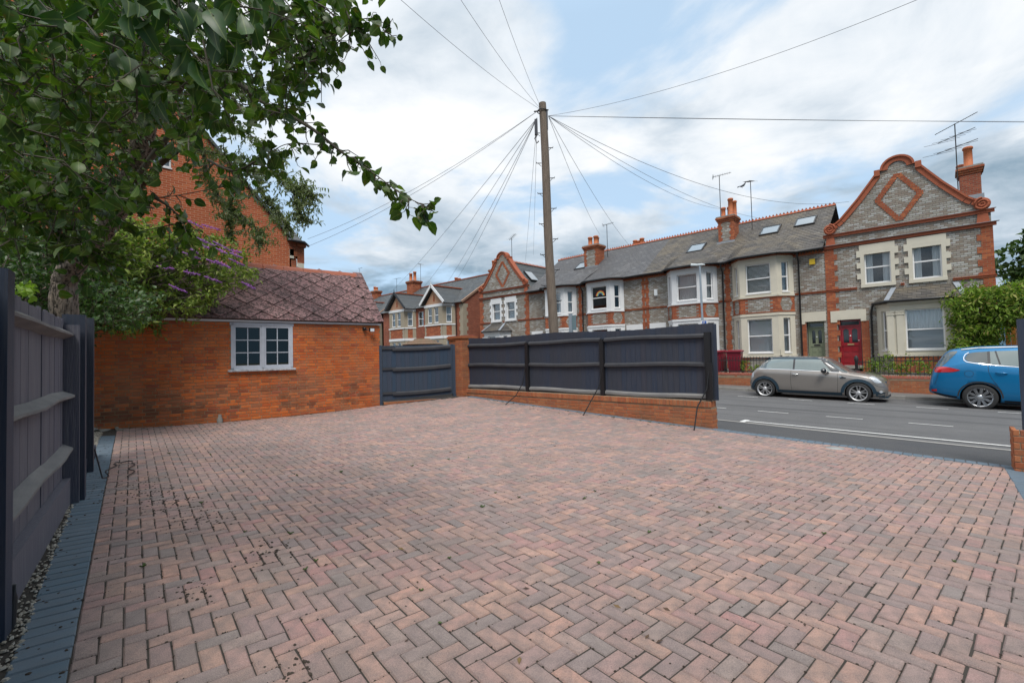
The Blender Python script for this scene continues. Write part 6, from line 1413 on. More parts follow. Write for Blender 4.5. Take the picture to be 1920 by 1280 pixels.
m_lampc = mat('lamp_clear', (.62, .66, .70), .1, (.35, .38, .42), 30, .7, spec=1, coat=1); m_lampr = mat('lamp_red', (.50, .01, .015), .12, coat=1)
def rngx(a, b, n=14): return [a + (b - a) * i / n for i in range(n + 1)]
def hatchback(label, loc, paint, roofm):
    zt = [(0, .60), (.015, .62), (.06, .82), (.14, .93), (.24, 1.01), (.34, 1.10), (.46, 1.26), (.56, 1.335), (.85, 1.375), (1.4, 1.39), (1.9, 1.375), (2.15, 1.345), (2.35, 1.22), (2.55, 1.07), (2.76, .945), (2.95, .905), (3.2, .87), (3.4, .81), (3.55, .74), (3.64, .66), (3.69, .56), (3.70, .50)]
    zs = [(0, .55), (.1, .8), (.25, .95), (.5, .985), (1.3, .965), (2.1, .925), (2.7, .875), (3.2, .80), (3.5, .70), (3.7, .46)]
    w = [(0, .62), (.04, .70), (.15, .78), (.4, .835), (.8, .84), (2.8, .84), (3.1, .835), (3.4, .80), (3.58, .73), (3.66, .64), (3.70, .55)]
    wt = [(0, .50), (.2, .60), (.5, .60), (1.2, .625), (2.0, .61), (2.4, .63), (2.8, .66), (3.2, .66), (3.5, .58), (3.7, .42)]
    zb = [(0, .34), (.08, .24), (.3, .19), (3.4, .17), (3.6, .18), (3.68, .22), (3.7, .26)]
    c = Car('hatchback_car', label, 3.7, zt, zs, w, wt, zb, (.51, 3.03), .30, paint, loc)
    for x in (.51, 3.03): c.wheel(x, .305, .745, 5, .225, 'split')
    # contrasting roof cap
    c.patch('roof_panel', [.42, .46, .5, .54] + rngx(.6, 2.1, 12) + [2.16, 2.2], [(.42, 1.19), (.5, 1.26), (.62, 1.288), (1.4, 1.30), (2.1, 1.285), (2.2, 1.27)], [(.42, 1.2), (.5, 1.29), (.62, 1.33), (.85, 1.368), (1.4, 1.382), (1.9, 1.366), (2.1, 1.345), (2.2, 1.31)], roofm, .005)
    sp_ = MB(); sp_.add([(.30, -.56, 1.315), (.62, -.60, 1.33), (.62, .6, 1.33), (.30, .56, 1.315), (.33, -.56, 1.335), (.62, -.6, 1.362), (.62, .6, 1.362), (.33, .56, 1.335)], [(3, 2, 1, 0), (4, 5, 6, 7), (0, 1, 5, 4), (1, 2, 6, 5), (2, 3, 7, 6), (3, 0, 4, 7)]); c.put(sp_, 'spoiler', roofm)
    c.patch('rear_pillar', [.24, .3, .36, .42, .5, .58, .66], [(.24, .965), (.4, .985), (.66, .985)], [(.24, .985), (.3, 1.05), (.4, 1.16), (.5, 1.25), (.58, 1.285), (.66, 1.29)], m_carglass, .004)
    c.patch('quarter_glass', rngx(.56, 1.33), [(.56, .985), (1.33, .975)], [(.56, 1.12), (.64, 1.25), (.78, 1.292), (1.33, 1.298)], m_carglass2, .008)
    c.patch('door_glass', rngx(1.385, 2.34), [(1.385, .972), (2.1, .942), (2.34, .93)], [(1.385, 1.298), (2.0, 1.288), (2.09, 1.26), (2.34, .95)], m_carglass2, .008)
    c.patch('door_pillar', [1.33, 1.385], [(1.33, .975), (1.385, .972)], [(1.33, 1.298), (1.385, 1.298)], m_blk, .010)
    c.patch('front_pillar', rngx(2.09, 2.56, 10), [(2.09, 1.255), (2.34, .955), (2.36, .93), (2.56, .915)], [(2.09, 1.30), (2.2, 1.27), (2.42, 1.10), (2.56, .96)], m_blk, .008)
    c.patch('windscreen', rngx(2.24, 2.76, 12), [(2.24, 1.255), (2.42, 1.10), (2.56, .965), (2.62, .925), (2.76, .90)], [(2.24, 1.285), (2.35, 1.205), (2.55, 1.055), (2.72, .945), (2.76, .925)], m_carglass, .009)
    c.strip('chrome_line', [(.27, .965), (.6, .972), (1.35, .958), (2.1, .928), (2.62, .897)], .014, m_chrome, .012)
    for nm, pth in (('door_seam', [(1.29, .95), (1.27, .7), (1.29, .40), (1.31, .26)]), ('door_seam', [(2.52, .89), (2.53, .6), (2.52, .28)]), ('bonnet_seam', [(2.53, .85), (2.9, .80), (3.3, .76)]), ('bumper_seam', [(3.36, .60), (3.5, .52), (3.62, .50)])): c.strip(nm, pth, .007, m_seam, .003, c.body)
    for wx in (.51, 3.03):
        pth = [(wx + .39 * math.cos(a) , .30 + .385 * math.sin(a)) for a in [math.pi * i / 16 for i in range(17)]]
        c.strip('arch_trim', [(max(.05, min(3.66, p[0])), p[1]) for p in pth], .085, m_trim, .014, n=36)
    c.strip('sill_trim', [(.88, .255), (2.64, .25)], .085, m_trim, .012); c.strip('bumper_trim', [(3.44, .31), (3.56, .28), (3.64, .27)], .14, m_trim, .010); c.strip('bumper_trim', [(.04, .33), (.12, .31), (.2, .32)], .12, m_trim, .01)
    c.patch('headlight', rngx(3.30, 3.56, 10), [(3.30, .77), (3.38, .67), (3.46, .62), (3.56, .625)], [(3.30, .79), (3.36, .812), (3.45, .76), (3.56, .66)], m_lampc, .010)
    c.patch('tail_light', rngx(.10, .17, 4), [(.10, .66), (.17, .69)], [(.10, .80), (.17, .84)], m_lampr if paint is not m_silver else m_lampc, .008)
    c.patch('fog_light', rngx(3.51, 3.60, 6), [(3.51, .36), (3.55, .325), (3.60, .36)], [(3.51, .37), (3.55, .405), (3.60, .37)], m_lampc, .012)
    g = MB(); g.add([(3.665, -.50, .50), (3.695, -.40, .48), (3.695, .4, .48), (3.665, .5, .50), (3.62, -.52, .64), (3.66, -.4, .66), (3.66, .4, .66), (3.62, .52, .64)], [(0, 1, 5, 4), (1, 2, 6, 5), (2, 3, 7, 6)]); c.put(g, 'grille', m_chrome)
    g = MB(); g.add([(3.50, -.70, .17), (3.70, -.50, .17), (3.70, .50, .17), (3.50, .7, .17), (3.50, -.71, .21), (3.69, -.5, .21), (3.69, .5, .21), (3.50, .71, .21)], [(3, 2, 1, 0), (4, 5, 6, 7), (0, 1, 5, 4), (1, 2, 6, 5), (2, 3, 7, 6)]); c.put(g, 'splitter', m_trim)
    c.strip('scuttle', [(2.60, .765), (2.74, .742)], lambda t: .07 * (1 - t) + .012, m_blk, .012); c.strip('indicator', [(2.57, .782), (2.625, .778)], .035, m_chrome, .016)
    h = MB(); y0 = c.y(1.4, .81)[0]; h.tube([(1.33, y0 - .012, .825), (1.36, y0 - .035, .822), (1.46, y0 - .035, .818), (1.49, y0 - .012, .815)], .014, 8); c.put(h, 'door_handle', m_chrome)
    mr = MB(); y0 = c.y(2.25, .9)[0]; mr.tube([(2.30, y0 - .01, .895), (2.26, y0 - .08, .91)], .022, 6); mr.lathe([(.02, -.03), (.07, -.02), (.085, .03), (.08, .1), (.05, .16), (.01, .18)], (2.20, y0 - .10, .955), 14, axis='y'); c.put(mr, 'mirror', m_blk)
    an = MB(); an.tube([(.82, 0, 1.37), (.80, 0, 1.60)], .005, 5); an.tube([(.78, 0, 1.37), (.86, 0, 1.40)], .022, 6); c.put(an, 'antenna', m_black)
    return c
zr = rz(-3.2, 16.95)
HX = hatchback('silver bronze hatchback with dark blue roof and arches parked facing right', (-4.93, 17.78, rz(-3.2, 17.3) - .005), m_silver, m_trim); HX.t.rotation_euler = (0, math.atan(.02), 0)
H2 = hatchback('black hatchback mostly hidden behind the end of the navy fence', (-10.42, 17.80, rz(-8.4, 17.3) - .005), m_blk, m_blk); H2.t.rotation_euler = (0, math.atan(.02), 0)
# the blue people carrier
zt = [(0, .58), (.02, .70), (.08, .98), (.13, 1.10), (.22, 1.26), (.34, 1.47), (.46, 1.57), (.62, 1.605), (1.0, 1.655), (1.7, 1.675), (2.4, 1.65), (2.9, 1.58), (3.5, 1.25), (3.9, 1.06), (4.3, .95), (4.55, .80), (4.66, .6)]
zs = [(0, .55), (.1, .95), (.3, 1.10), (.8, 1.24), (1.2, 1.18), (1.8, 1.12), (3.0, 1.05), (3.9, .95), (4.66, .55)]
w = [(0, .66), (.05, .76), (.2, .86), (.6, .92), (1.0, .94), (3.8, .94), (4.3, .88), (4.55, .76), (4.66, .6)]
wt = [(0, .55), (.3, .64), (.6, .66), (1.5, .68), (2.6, .68), (3.4, .72), (4.2, .7), (4.66, .5)]
zb = [(0, .40), (.15, .33), (.5, .25), (.9, .21), (4.2, .19), (4.66, .25)]
c = Car('people_carrier', 'bright blue people carrier with silver wheels parked at the right edge', 4.66, zt, zs, w, wt, zb, (.985, 3.75), .335, m_blue, (-.35, 17.94, rz(.8, 17.3) - .005))
c.t.rotation_euler = (0, math.atan(.02), 0)
for x in (.985, 3.75): c.wheel(x, .335, .835, 10, .245, 'plain')
c.patch('rear_glass', rngx(.17, .58, 10), [(.17, 1.07), (.28, 1.13), (.44, 1.32), (.58, 1.50)], [(.17, 1.13), (.3, 1.37), (.42, 1.51), (.58, 1.54)], m_carglass, .006)
c.patch('quarter_glass', rngx(.72, 1.14), [(.72, 1.33), (.78, 1.275), (.9, 1.245), (1.14, 1.21)], [(.72, 1.36), (.80, 1.475), (1.14, 1.525)], m_carglass, .008)
c.patch('door_glass', rngx(1.19, 2.1), [(1.19, 1.20), (1.7, 1.155), (2.1, 1.13)], [(1.19, 1.53), (1.7, 1.55), (2.1, 1.55)], m_carglass2, .008); c.patch('door_pillar', [1.14, 1.19], [(1.14, 1.21), (1.19, 1.20)], [(1.14, 1.525), (1.19, 1.53)], m_blk, .01)
c.patch('door_glass', rngx(2.18, 3.2), [(2.18, 1.12), (3.2, 1.06)], [(2.18, 1.55), (2.7, 1.50), (3.2, 1.12)], m_carglass2, .008)
c.strip('glass_divider', [(1.36, 1.19), (1.29, 1.54)], .03, m_blk, .013)
c.strip('chrome_line', [(.80, 1.50), (.735, 1.45), (.70, 1.37), (.705, 1.30), (.75, 1.255), (.9, 1.222), (1.2, 1.18), (1.7, 1.135), (2.2, 1.105), (3.2, 1.04)], lambda t: .020 - .008 * t, m_chrome, .014, n=60)
c.strip('roof_rail', [(.66, 1.578), (1.0, 1.625), (1.7, 1.645), (2.6, 1.62)], .022, m_chrome, .02)
c.patch('tail_light', rngx(.12, .62, 16), [(.12, .96), (.3, .965), (.5, .985), (.62, 1.025)], [(.12, 1.09), (.30, 1.115), (.42, 1.10), (.62, 1.04)], m_lampr, .012)
c.patch('reflector', rngx(.05, .16, 4), [(.05, .43), (.16, .43)], [(.05, .48), (.16, .50)], m_lampr, .01)
for pth in ([(1.14, 1.2), (1.15, 1.0), (1.19, .86), (1.30, .64), (1.38, .50)], [(2.12, 1.12), (2.14, .7), (2.12, .28)], [(.20, .93), (.16, .75), (.12, .62)]): c.strip('seam', pth, .007, m_seam, .003, c.body)
c.strip('seam', [(.79 + .085 * math.cos(a), .94 + .085 * math.sin(a)) for a in [i * .4488 for i in range(15)]], .006, m_seam, .003, c.body)
h = MB(); y0 = c.y(1.37, .98)[0]; h.tube([(1.28, y0 - .01, .985), (1.32, y0 - .035, .985), (1.44, y0 - .035, .978), (1.48, y0 - .01, .972)], .015, 8); c.put(h, 'door_handle', m_blue)
pth = [(.985 + .41 * math.cos(a), .335 + .395 * math.sin(a)) for a in [math.pi * i / 16 for i in range(17)]]
c.strip('arch_edge', pth, .03, m_seam, .004, c.body)
c.strip('lower_trim', [(.06, .40), (.3, .34), (.55, .30)], .05, m_arch, .008); c.strip('lower_trim', [(1.42, .25), (3.3, .24)], .05, m_arch, .008)
# ================================================================ vegetation
rs = np.random.RandomState(5)
def fissure_shade(M_):  # crevice shade painted into the bark colour where the bump runs low
    t = M_.node_tree; b = t.nodes['Principled BSDF']; src = b.inputs['Base Color'].links[0].from_socket; g = N(t, 'ShaderNodeNewGeometry'); mp = N(t, 'ShaderNodeMapping'); mp.inputs[3].default_value = (38, 38, 9); t.links.new(g.outputs['Position'], mp.inputs[0])
    n_ = N(t, 'ShaderNodeTexNoise'); n_.inputs['Scale'].default_value = 1; n_.inputs['Detail'].default_value = 4; n_.inputs['Distortion'].default_value = .8; t.links.new(mp.outputs[0], n_.inputs['Vector'])
    t.links.new(mixc(t, ramp(t, n_.outputs[0], [(.40, .95), (.52, 0)]), src, (.022, .017, .013)), b.inputs['Base Color'])
    bp = N(t, 'ShaderNodeBump'); bp.inputs['Distance'].default_value = .03; t.links.new(n_.outputs[0], bp.inputs['Height']); t.links.new(bp.outputs[0], b.inputs['Normal'])
def leafmat(name, stops, back=.35, rough=.45, spec=.5, spots=None):
    M_ = bpy.data.materials.new(name); M_.use_nodes = True; t = M_.node_tree; b = t.nodes['Principled BSDF']; o = t.nodes['Material Output']
    g = N(t, 'ShaderNodeNewGeometry'); oi = N(t, 'ShaderNodeObjectInfo'); rn = math_(t, 'FRACT', math_(t, 'ADD', g.outputs['Random Per Island'], oi.outputs['Random']))
    c = ramp(t, rn, stops); nz = N(t, 'ShaderNodeTexNoise'); nz.inputs['Scale'].default_value = 40; t.links.new(g.outputs['Position'], nz.inputs['Vector'])
    c = mixc(t, .35, c, nz.outputs['Color'], 'SOFT_LIGHT')
    at_ = N(t, 'ShaderNodeAttribute', attribute_name='vein'); c = mixc(t, math_(t, 'MULTIPLY', ramp(t, at_.outputs['Fac'], [(.88, 0), (.97, 1)]), .55), c, (.20, .26, .08))
    if spots: c = mixc(t, ramp(t, nz.outputs[0], [(.66, 0), (.72, .8)]), c, spots)
    t.links.new(c, b.inputs['Base Color']); b.inputs['Roughness'].default_value = rough; b.inputs['Specular IOR Level'].default_value = spec
    tr = N(t, 'ShaderNodeBsdfTranslucent'); t.links.new(mixc(t, 1.0, c, (1.0, 1.25, .45), 'MULTIPLY'), tr.inputs[0]); mx = N(t, 'ShaderNodeMixShader'); mx.inputs[0].default_value = back
    t.links.new(b.outputs[0], mx.inputs[1]); t.links.new(tr.outputs[0], mx.inputs[2]); t.links.new(mx.outputs[0], o.inputs[0]); MAT[name] = M_; return M_
m_pear = leafmat('pear_leaf', [(0, (.038, .080, .010)), (.3, (.062, .115, .014)), (.6, (.028, .062, .013)), (.85, (.10, .165, .018)), (1, (.042, .08, .016))], .38, .42, .38, (.14, .10, .02))
m_darkleaf = leafmat('dark_leaf', [(0, (.022, .055, .012)), (.5, (.035, .085, .018)), (1, (.05, .11, .02))], .3, .45)
m_olive = leafmat('olive_leaf', [(0, (.11, .15, .065)), (.5, (.17, .21, .10)), (1, (.23, .25, .15))], .4, .6, .3)
m_budd = leafmat('buddleja_leaf', [(0, (.11, .17, .035)), (.4, (.19, .27, .055)), (.75, (.27, .34, .07)), (1, (.36, .40, .12))], .35, .6, .3)
m_vine = leafmat('vine_leaf', [(0, (.09, .16, .02)), (.4, (.15, .25, .028)), (.75, (.23, .33, .045)), (.92, (.36, .38, .09)), (1, (.33, .27, .10))], .35, .55, .3)
m_tree = leafmat('tree_leaf', [(0, (.022, .05, .014)), (.5, (.035, .075, .018)), (1, (.06, .11, .025))], .25, .6, .3)
m_bark = mat('bark', (.26, .21, .17), .95, (.13, .10, .08), 3, .7, 1.0, 16, stretch=(4, 4, .8)); fissure_shade(m_bark); m_twig = mat('twig', (.055, .045, .03), .8, (.09, .08, .05), 20, .5)
m_purple = mat('purple_flower', (.24, .05, .36), .8, (.36, .12, .48), 60, .6, stops=[(0, (.27, .08, .38)), (.6, (.38, .15, .50)), (1, (.22, .08, .28))])
# leaf outlines in the unit square: x across, y along; folded along the midrib and curled
def leaf_shape(w=.42, pts=((.0, 0), (.55, .18), (1, .45), (.72, .75), (0, 1)), fold=.18, curl=.18):
    mid = [(0, y, -curl * (y - .35) ** 2 * 1.6) for x, y in pts]; R__ = [(x * w, y, fold * x * w * 1.4 - curl * (y - .35) ** 2 * 1.6) for x, y in pts[1:-1]]; L__ = [(-x, y, z) for x, y, z in R__]
    v = mid + R__ + L__; n = len(pts); r = len(R__); f = []
    Ri = [0] + list(range(n, n + r)) + [n - 1]; Li = [0] + list(range(n + r, n + 2 * r)) + [n - 1]
    for i in range(n - 1):
        a = (i, Ri[i], Ri[i+1], i + 1); b = (i, i + 1, Li[i+1], Li[i])
        f.append(tuple(dict.fromkeys(a))); f.append(tuple(dict.fromkeys(b)))
    return np.array(v), [q for q in f if len(q) > 2]
ROUND = leaf_shape(.40, ((0, 0), (.75, .14), (1, .40), (.78, .72), (0, 1.04)), .2, .2)
LANCE = leaf_shape(.17, ((0, 0), (.7, .2), (1, .45), (.6, .8), (0, 1)), .35, .35)
SMALL = leaf_shape(.34, ((0, 0), (1, .4), (0, 1)), .3, .2)
def orient(n, down=.5, spread=1.0, base=None):
    """random leaf frames hanging by 'down'"""
    d = rs.normal(size=(n, 3)) * spread; d[:, 2] -= down * 1.6
    if base is not None: d += base
    d /= np.linalg.norm(d, axis=1)[:, None]
    a = rs.normal(size=(n, 3)); a[:, 2] += .9; z = a - d * (a * d).sum(1)[:, None]; z /= np.linalg.norm(z, axis=1)[:, None]
    x = np.cross(d, z); return x, d, z
def leaves(name, P, size, shape, mt, parent=None, down=.5, spread=1.0, limit=0, kind='stuff', base=None, label=None):
    P = np.asarray(P); n = len(P); size = np.broadcast_to(size, n); x, y, z = orient(n, down, spread, base); V, F = shape
    Rm = np.stack([x, y, z], 2)                                  # n,3,3 columns
    order = np.arange(n); ind = []; vein = (np.abs(V[:, 0]) < 1e-6).astype(np.float32)
    if limit:
        sc = [(-(size[i] / (pix(P[i]) or (0, 0, 99))[2]) if (pix(P[i]) and -30 < pix(P[i])[0] < 1950 and -20 < pix(P[i])[1] < 1200) else 0, i) for i in range(n)]
        sc.sort(); ind = [i for s_, i in sc[:limit] if s_ < 0]; keep = np.ones(n, bool); keep[ind] = False; order = np.where(keep)[0]
        me = bpy.data.meshes.new('leaf'); me.from_pydata(V.tolist(), [], F); me.materials.append(mt); me.polygons.foreach_set('use_smooth', [True] * len(F)); me.attributes.new('vein', 'FLOAT', 'POINT').data.foreach_set('value', vein)
        inv = MW[parent.name].inverted()
        for i in ind:
            M_ = Matrix([[*(Rm[i, r] * size[i]), P[i, r]] for r in range(3)] + [[0, 0, 0, 1]]); link('leaf', me, parent, inv @ M_)
    k = len(order)
    if not k: return
    W_ = np.einsum('nij,vj->nvi', Rm[order] * size[order][:, None, None], V) + P[order][:, None, :]
    if parent is not None: A = np.array(MW[parent.name].inverted()); W_ = W_ @ A[:3, :3].T + A[:3, 3]
    nv = len(V); fl = [len(f) for f in F]; idx = np.concatenate([np.array(f) for f in F])
    allv = (idx[None, :] + (np.arange(k) * nv)[:, None]).ravel(); tot = np.tile(fl, k); st = np.concatenate([[0], np.cumsum(tot)[:-1]])
    me = bpy.data.meshes.new(name); me.vertices.add(k * nv); me.vertices.foreach_set('co', W_.ravel().astype(np.float32)); me.loops.add(len(allv)); me.loops.foreach_set('vertex_index', allv.astype(np.int32))
    me.polygons.add(len(tot)); me.polygons.foreach_set('loop_start', st.astype(np.int32)); me.polygons.foreach_set('loop_total', tot.astype(np.int32)); me.polygons.foreach_set('use_smooth', np.ones(len(tot), bool)); me.materials.append(mt); me.update(calc_edges=True); me.attributes.new('vein', 'FLOAT', 'POINT').data.foreach_set('value', np.tile(vein, k))
    o = link(name, me, parent)
    if kind: o['kind'] = kind
    if label: o['label'] = label
    return o
def inpoly(x, y, poly):
    c = False; n = len(poly)
    for i in range(n):
        x1, y1 = poly[i]; x2, y2 = poly[(i + 1) % n]
        if (y1 > y) != (y2 > y) and x < (x2 - x1) * (y - y1) / (y2 - y1) + x1: c = not c
    return c
def twig(s, pts, r0, r1, n=5): k = len(pts); s.tube(pts, [r0 + (r1 - r0) * i / (k - 1) for i in range(k)], n, cap=False)
def smooth_path(A, k=6):
    A = [Vector(a) for a in A]; out = []
    for i in range(len(A) - 1):
        p0 = A[max(i-1, 0)]; p1 = A[i]; p2 = A[i+1]; p3 = A[min(i+2, len(A)-1)]
        for j in range(k): t = j / k; out.append(.5 * ((2*p1) + (p2-p0)*t + (2*p0-5*p1+4*p2-p3)*t*t + (3*p1-p0-3*p2+p3)*t**3))
    return out + [A[-1]]
# ---------------- the pear tree over the drive
pear = thing('pear_tree', 'old pear tree behind the left fence with leafy boughs filling the top left', 'tree', (-5.35, -.75, 0))
TB = Vector((-5.25, -.72, -.05)); t1 = at(118, 560, 5.25); t2 = at(128, 510, 5.2); t3 = at(165, 465, 5.0); t4 = at(200, 425, 4.8); t5 = at(235, 360, 4.4)
trunk = smooth_path([TB, (t1.x, t1.y, 1.0), t1, t2, t3, t4, t5, at(270, 250, 4.0), at(280, 120, 3.8), at(240, -60, 3.8)])
trunk = [trunk[i].lerp(trunk[i+1], q / 4) for i in range(len(trunk) - 1) for q in range(4)] + [trunk[-1]]
s = MB(); kk = len(trunk); rad_ = [(.145 - .085 * (i / kk) ** .8) for i in range(kk)]; from mathutils import noise as mn
n = 44; vs = []
for i, p in enumerate(trunk):
    d = (trunk[min(i+3, kk-1)] - trunk[max(i-3, 0)]).normalized(); a = d.cross(Vector((0, 1, .2))).normalized(); b = d.cross(a)
    for k in range(n):
        th = 2*math.pi*k/n; dr = a*math.cos(th) + b*math.sin(th); q = p + dr * rad_[i]
        f = mn.fractal(Vector((q.x * 34, q.y * 34, q.z * 8)), .8, 2.1, 3); g_ = mn.noise(Vector((q.x * 4, q.y * 4, q.z * 3)))
        vs.append(p + dr * (rad_[i] * (1 + .10 * g_) + .016 * (abs(f) * -2 + .5)))
s.add(vs, [(i*n+k, i*n+(k+1) % n, (i+1)*n+(k+1) % n, (i+1)*n+k) for i in range(kk-1) for k in range(n)], 0, True); s.build('trunk', m_bark, pear)
limbs = [
 [t5, at(330, 240, 3.6), at(430, 160, 3.0), at(490, 190, 2.7), at(575, 235, 2.4), at(640, 285, 2.2), at(700, 325, 2.05), at(755, 365, 1.95), at(800, 388, 1.9)],
 [at(270, 250, 4.0), at(380, 120, 3.2), at(480, 60, 2.8), at(560, 60, 2.5), at(600, 100, 2.4), at(645, 70, 2.3), at(672, 50, 2.3)],
 [at(560, 110, 2.45), at(600, 95, 2.4), at(640, 40, 2.35), at(680, 55, 2.3), at(728, 62, 2.25)],
 [at(-120, 320, 2.6), at(0, 330, 2.4), at(130, 348, 2.3), at(220, 362, 2.3), at(300, 370, 2.35), at(390, 356, 2.4), at(420, 350, 2.45)],
 [at(-60, 370, 2.3), at(40, 400, 2.3), at(100, 420, 2.4), at(160, 450, 2.5), at(190, 480, 2.6)],
 [t4, at(170, 330, 4.2), at(90, 220, 3.6), at(20, 120, 3.0), at(-60, 60, 2.6)],
 [at(280, 120, 3.8), at(200, 40, 3.2), at(80, -20, 2.8)],
 [at(300, 180, 3.7), at(340, 90, 3.0), at(330, -20, 2.6), at(320, -90, 2.4)],
 [at(390, 300, 3.1), at(440, 320, 2.8), at(500, 290, 2.6), at(540, 270, 2.5), at(600, 272, 2.45)],
 [at(290, 370, 2.35), at(330, 400, 2.4), at(350, 450, 2.45)]]
s = MB(); LP = []; tips = []
for li, A in enumerate(limbs):
    p = smooth_path(A, 6); r0 = .028 if li in (0, 1, 5, 6, 7) else .010; s.tube(p, [max(.0022, (.03 if li == 0 else r0) * (1 - i_ / len(p)) ** 1.7) for i_ in range(len(p))], 6, cap=False)
    LP.append((li, p))
s.build('limbs', m_twig, pear)
L1, S1 = [], []; tw = MB()
def hang(P, size, shape_list): L1.append(P); S1.append(size)
def spray(o, d, L, nl, sz, drop=.5):
    """a twig with alternate leaves on short stalks"""
    e = o + d * L + Vector((0, 0, -L * .15)); m_ = (o + e) / 2 + Vector((R_.gauss(0, .1), R_.gauss(0, .1), R_.gauss(0, .1))) * L; pts = [o, m_, e]; twig(tw, pts, .0035, .0015, 4)
    for i in range(nl):
        t = (i + 1) / nl; p = o.lerp(m_, t * 2) if t < .5 else m_.lerp(e, t * 2 - 1); st = Vector((R_.gauss(0, 1), R_.gauss(0, 1), R_.gauss(-.3, .8))).normalized() * R_.uniform(.012, .03)
        L1.append(p + st); S1.append(sz * R_.uniform(.55, 1.2)); tw.beam(p, p + st, .0016, .0016)
for li, p in LP:
    n_ = len(p); 
    for i in range(2, n_):
        f = i / n_
        dens = {0: 2.2, 1: 1.8, 2: 1.7, 3: 2.6, 4: 2.2}.get(li, 2.0)
        if li == 0 and f > .55: dens = 1.15
        if li in (1, 2) and f > .7: dens = .6
        if li in (3, 8) and f > .6: dens = .7
        if li == 9: dens = .9
        kN = int(dens + R_.random())
        for k in range(kN):
            d = (p[i] - p[i-1]).normalized(); rnd = Vector((R_.gauss(0, 1), R_.gauss(0, 1), R_.gauss(0, 1))); dd = (d * .6 + rnd.normalized()).normalized()
            thin = (li == 0 and f > .45) or (li in (1, 2) and f > .6) or (li in (3, 8) and f > .5)
            spray(p[i-1].lerp(p[i], R_.random()), dd, (R_.uniform(.02, .06) if li == 0 and f > .7 else R_.uniform(.05, .12)) if thin else R_.uniform(.1, .28), R_.choice((2, 3)) if thin else R_.choice((4, 5, 6)), .056)
    if li in (0, 1, 2): spray(p[-1], (p[-1] - p[-2]).normalized(), .05, 3, .045)
CROWN = [(-120, -120), (625, -120), (640, 20), (690, 30), (640, 60), (615, 130), (600, 215), (555, 240), (500, 225), (440, 255), (400, 255), (350, 280), (325, 340), (295, 400), (250, 420), (215, 400), (180, 470), (120, 470), (0, 455), (-120, 440)]
cnt = 0
while cnt < 1250:
    x, y = R_.uniform(-120, 690), R_.uniform(-120, 500)
    if not inpoly(x, y, CROWN): continue
    if 255 < x < 345 and 240 < y < 330 and R_.random() < .86: continue
    if 370 < x < 470 and 300 < y < 420 and R_.random() < .9: continue
    if x > 440 and y < 260 and R_.random() < .35: continue
    d = R_.uniform(1.9, 4.6) if R_.random() < .8 else R_.uniform(1.5, 2.2)
    if y > 380: d = R_.uniform(2.0, 3.2)
    if x > 480: d = R_.uniform(1.9, 2.9)
    o = at(x, y, d); dd = Vector((R_.gauss(0, 1), R_.gauss(0, 1), R_.gauss(-.2, .8))).normalized(); LL = R_.uniform(.1, .26); q = pix(o + dd * LL); cnt += 1
    if q is None or (q[0] > 0 and q[1] > 0 and not inpoly(q[0], q[1], CROWN)): continue
    spray(o, dd, LL, R_.choice((5, 6, 7)), R_.uniform(.046, .064))
tw.build('twigs', m_twig, pear, kind='stuff')
leaves('foliage', [tuple(q) for q in L1], np.array(S1), ROUND, m_pear, pear, .55, 1.0, 220)
# long narrow leaves hanging closest to the camera
P, Sz = [], []; tw = MB()
for (x, y, d, nl) in ((215, 20, 1.5, 6), (270, 40, 1.35, 8), (330, 10, 1.4, 8), (400, 30, 1.5, 9), (440, 90, 1.6, 8), (470, 30, 1.6, 9), (260, 130, 1.5, 7), (380, 120, 1.5, 7), (140, 60, 1.7, 6), (90, 20, 1.7, 6), (520, 10, 1.7, 8), (300, 190, 1.7, 5), (420, 190, 1.8, 6), (0, 90, 1.8, 5), (180, 190, 1.9, 5), (560, 30, 1.8, 6)):
    a = at(x - 60, y - 50, d + .15); b = at(x, y, d); twig(tw, [a, (a + b) / 2 + Vector((0, 0, .02)), b], .004, .002, 5)
    for k in range(nl): P.append(a.lerp(b, .3 + .7 * k / nl) + Vector((R_.gauss(0, .02), R_.gauss(0, .02), R_.gauss(0, .015)))); Sz.append(R_.uniform(.085, .135))
tw.build('twigs', m_twig, pear, kind='stuff'); leaves('foliage', [tuple(q) for q in P], np.array(Sz), leaf_shape(.24, ((0, 0), (.7, .2), (1, .45), (.65, .78), (0, 1.02)), .25, .3), m_darkleaf, pear, .9, .8, 75)
for (x, y, d, r) in ((86, 163, 2.3, .030), (213, 177, 2.6, .025), (218, 263, 2.5, .024)):
    q = MB(); c_ = at(x, y, d); q.lathe([(.001, -1), (.55, -.85), (.92, -.4), (1, .0), (.85, .45), (.5, .85), (.12, 1.05), (.06, 1.0)], (0, 0, 0), 14); q.v = [tuple(c_ + Vector(v) * r) for v in q.v]; q.tube([c_ + Vector((0, 0, r)), c_ + Vector((.01, 0, r * 2.6))], .002, 4)
    q.build('fruit', mat('pear_fruit', (.14, .22, .04), .5, (.22, .24, .06), 30, .5), pear)
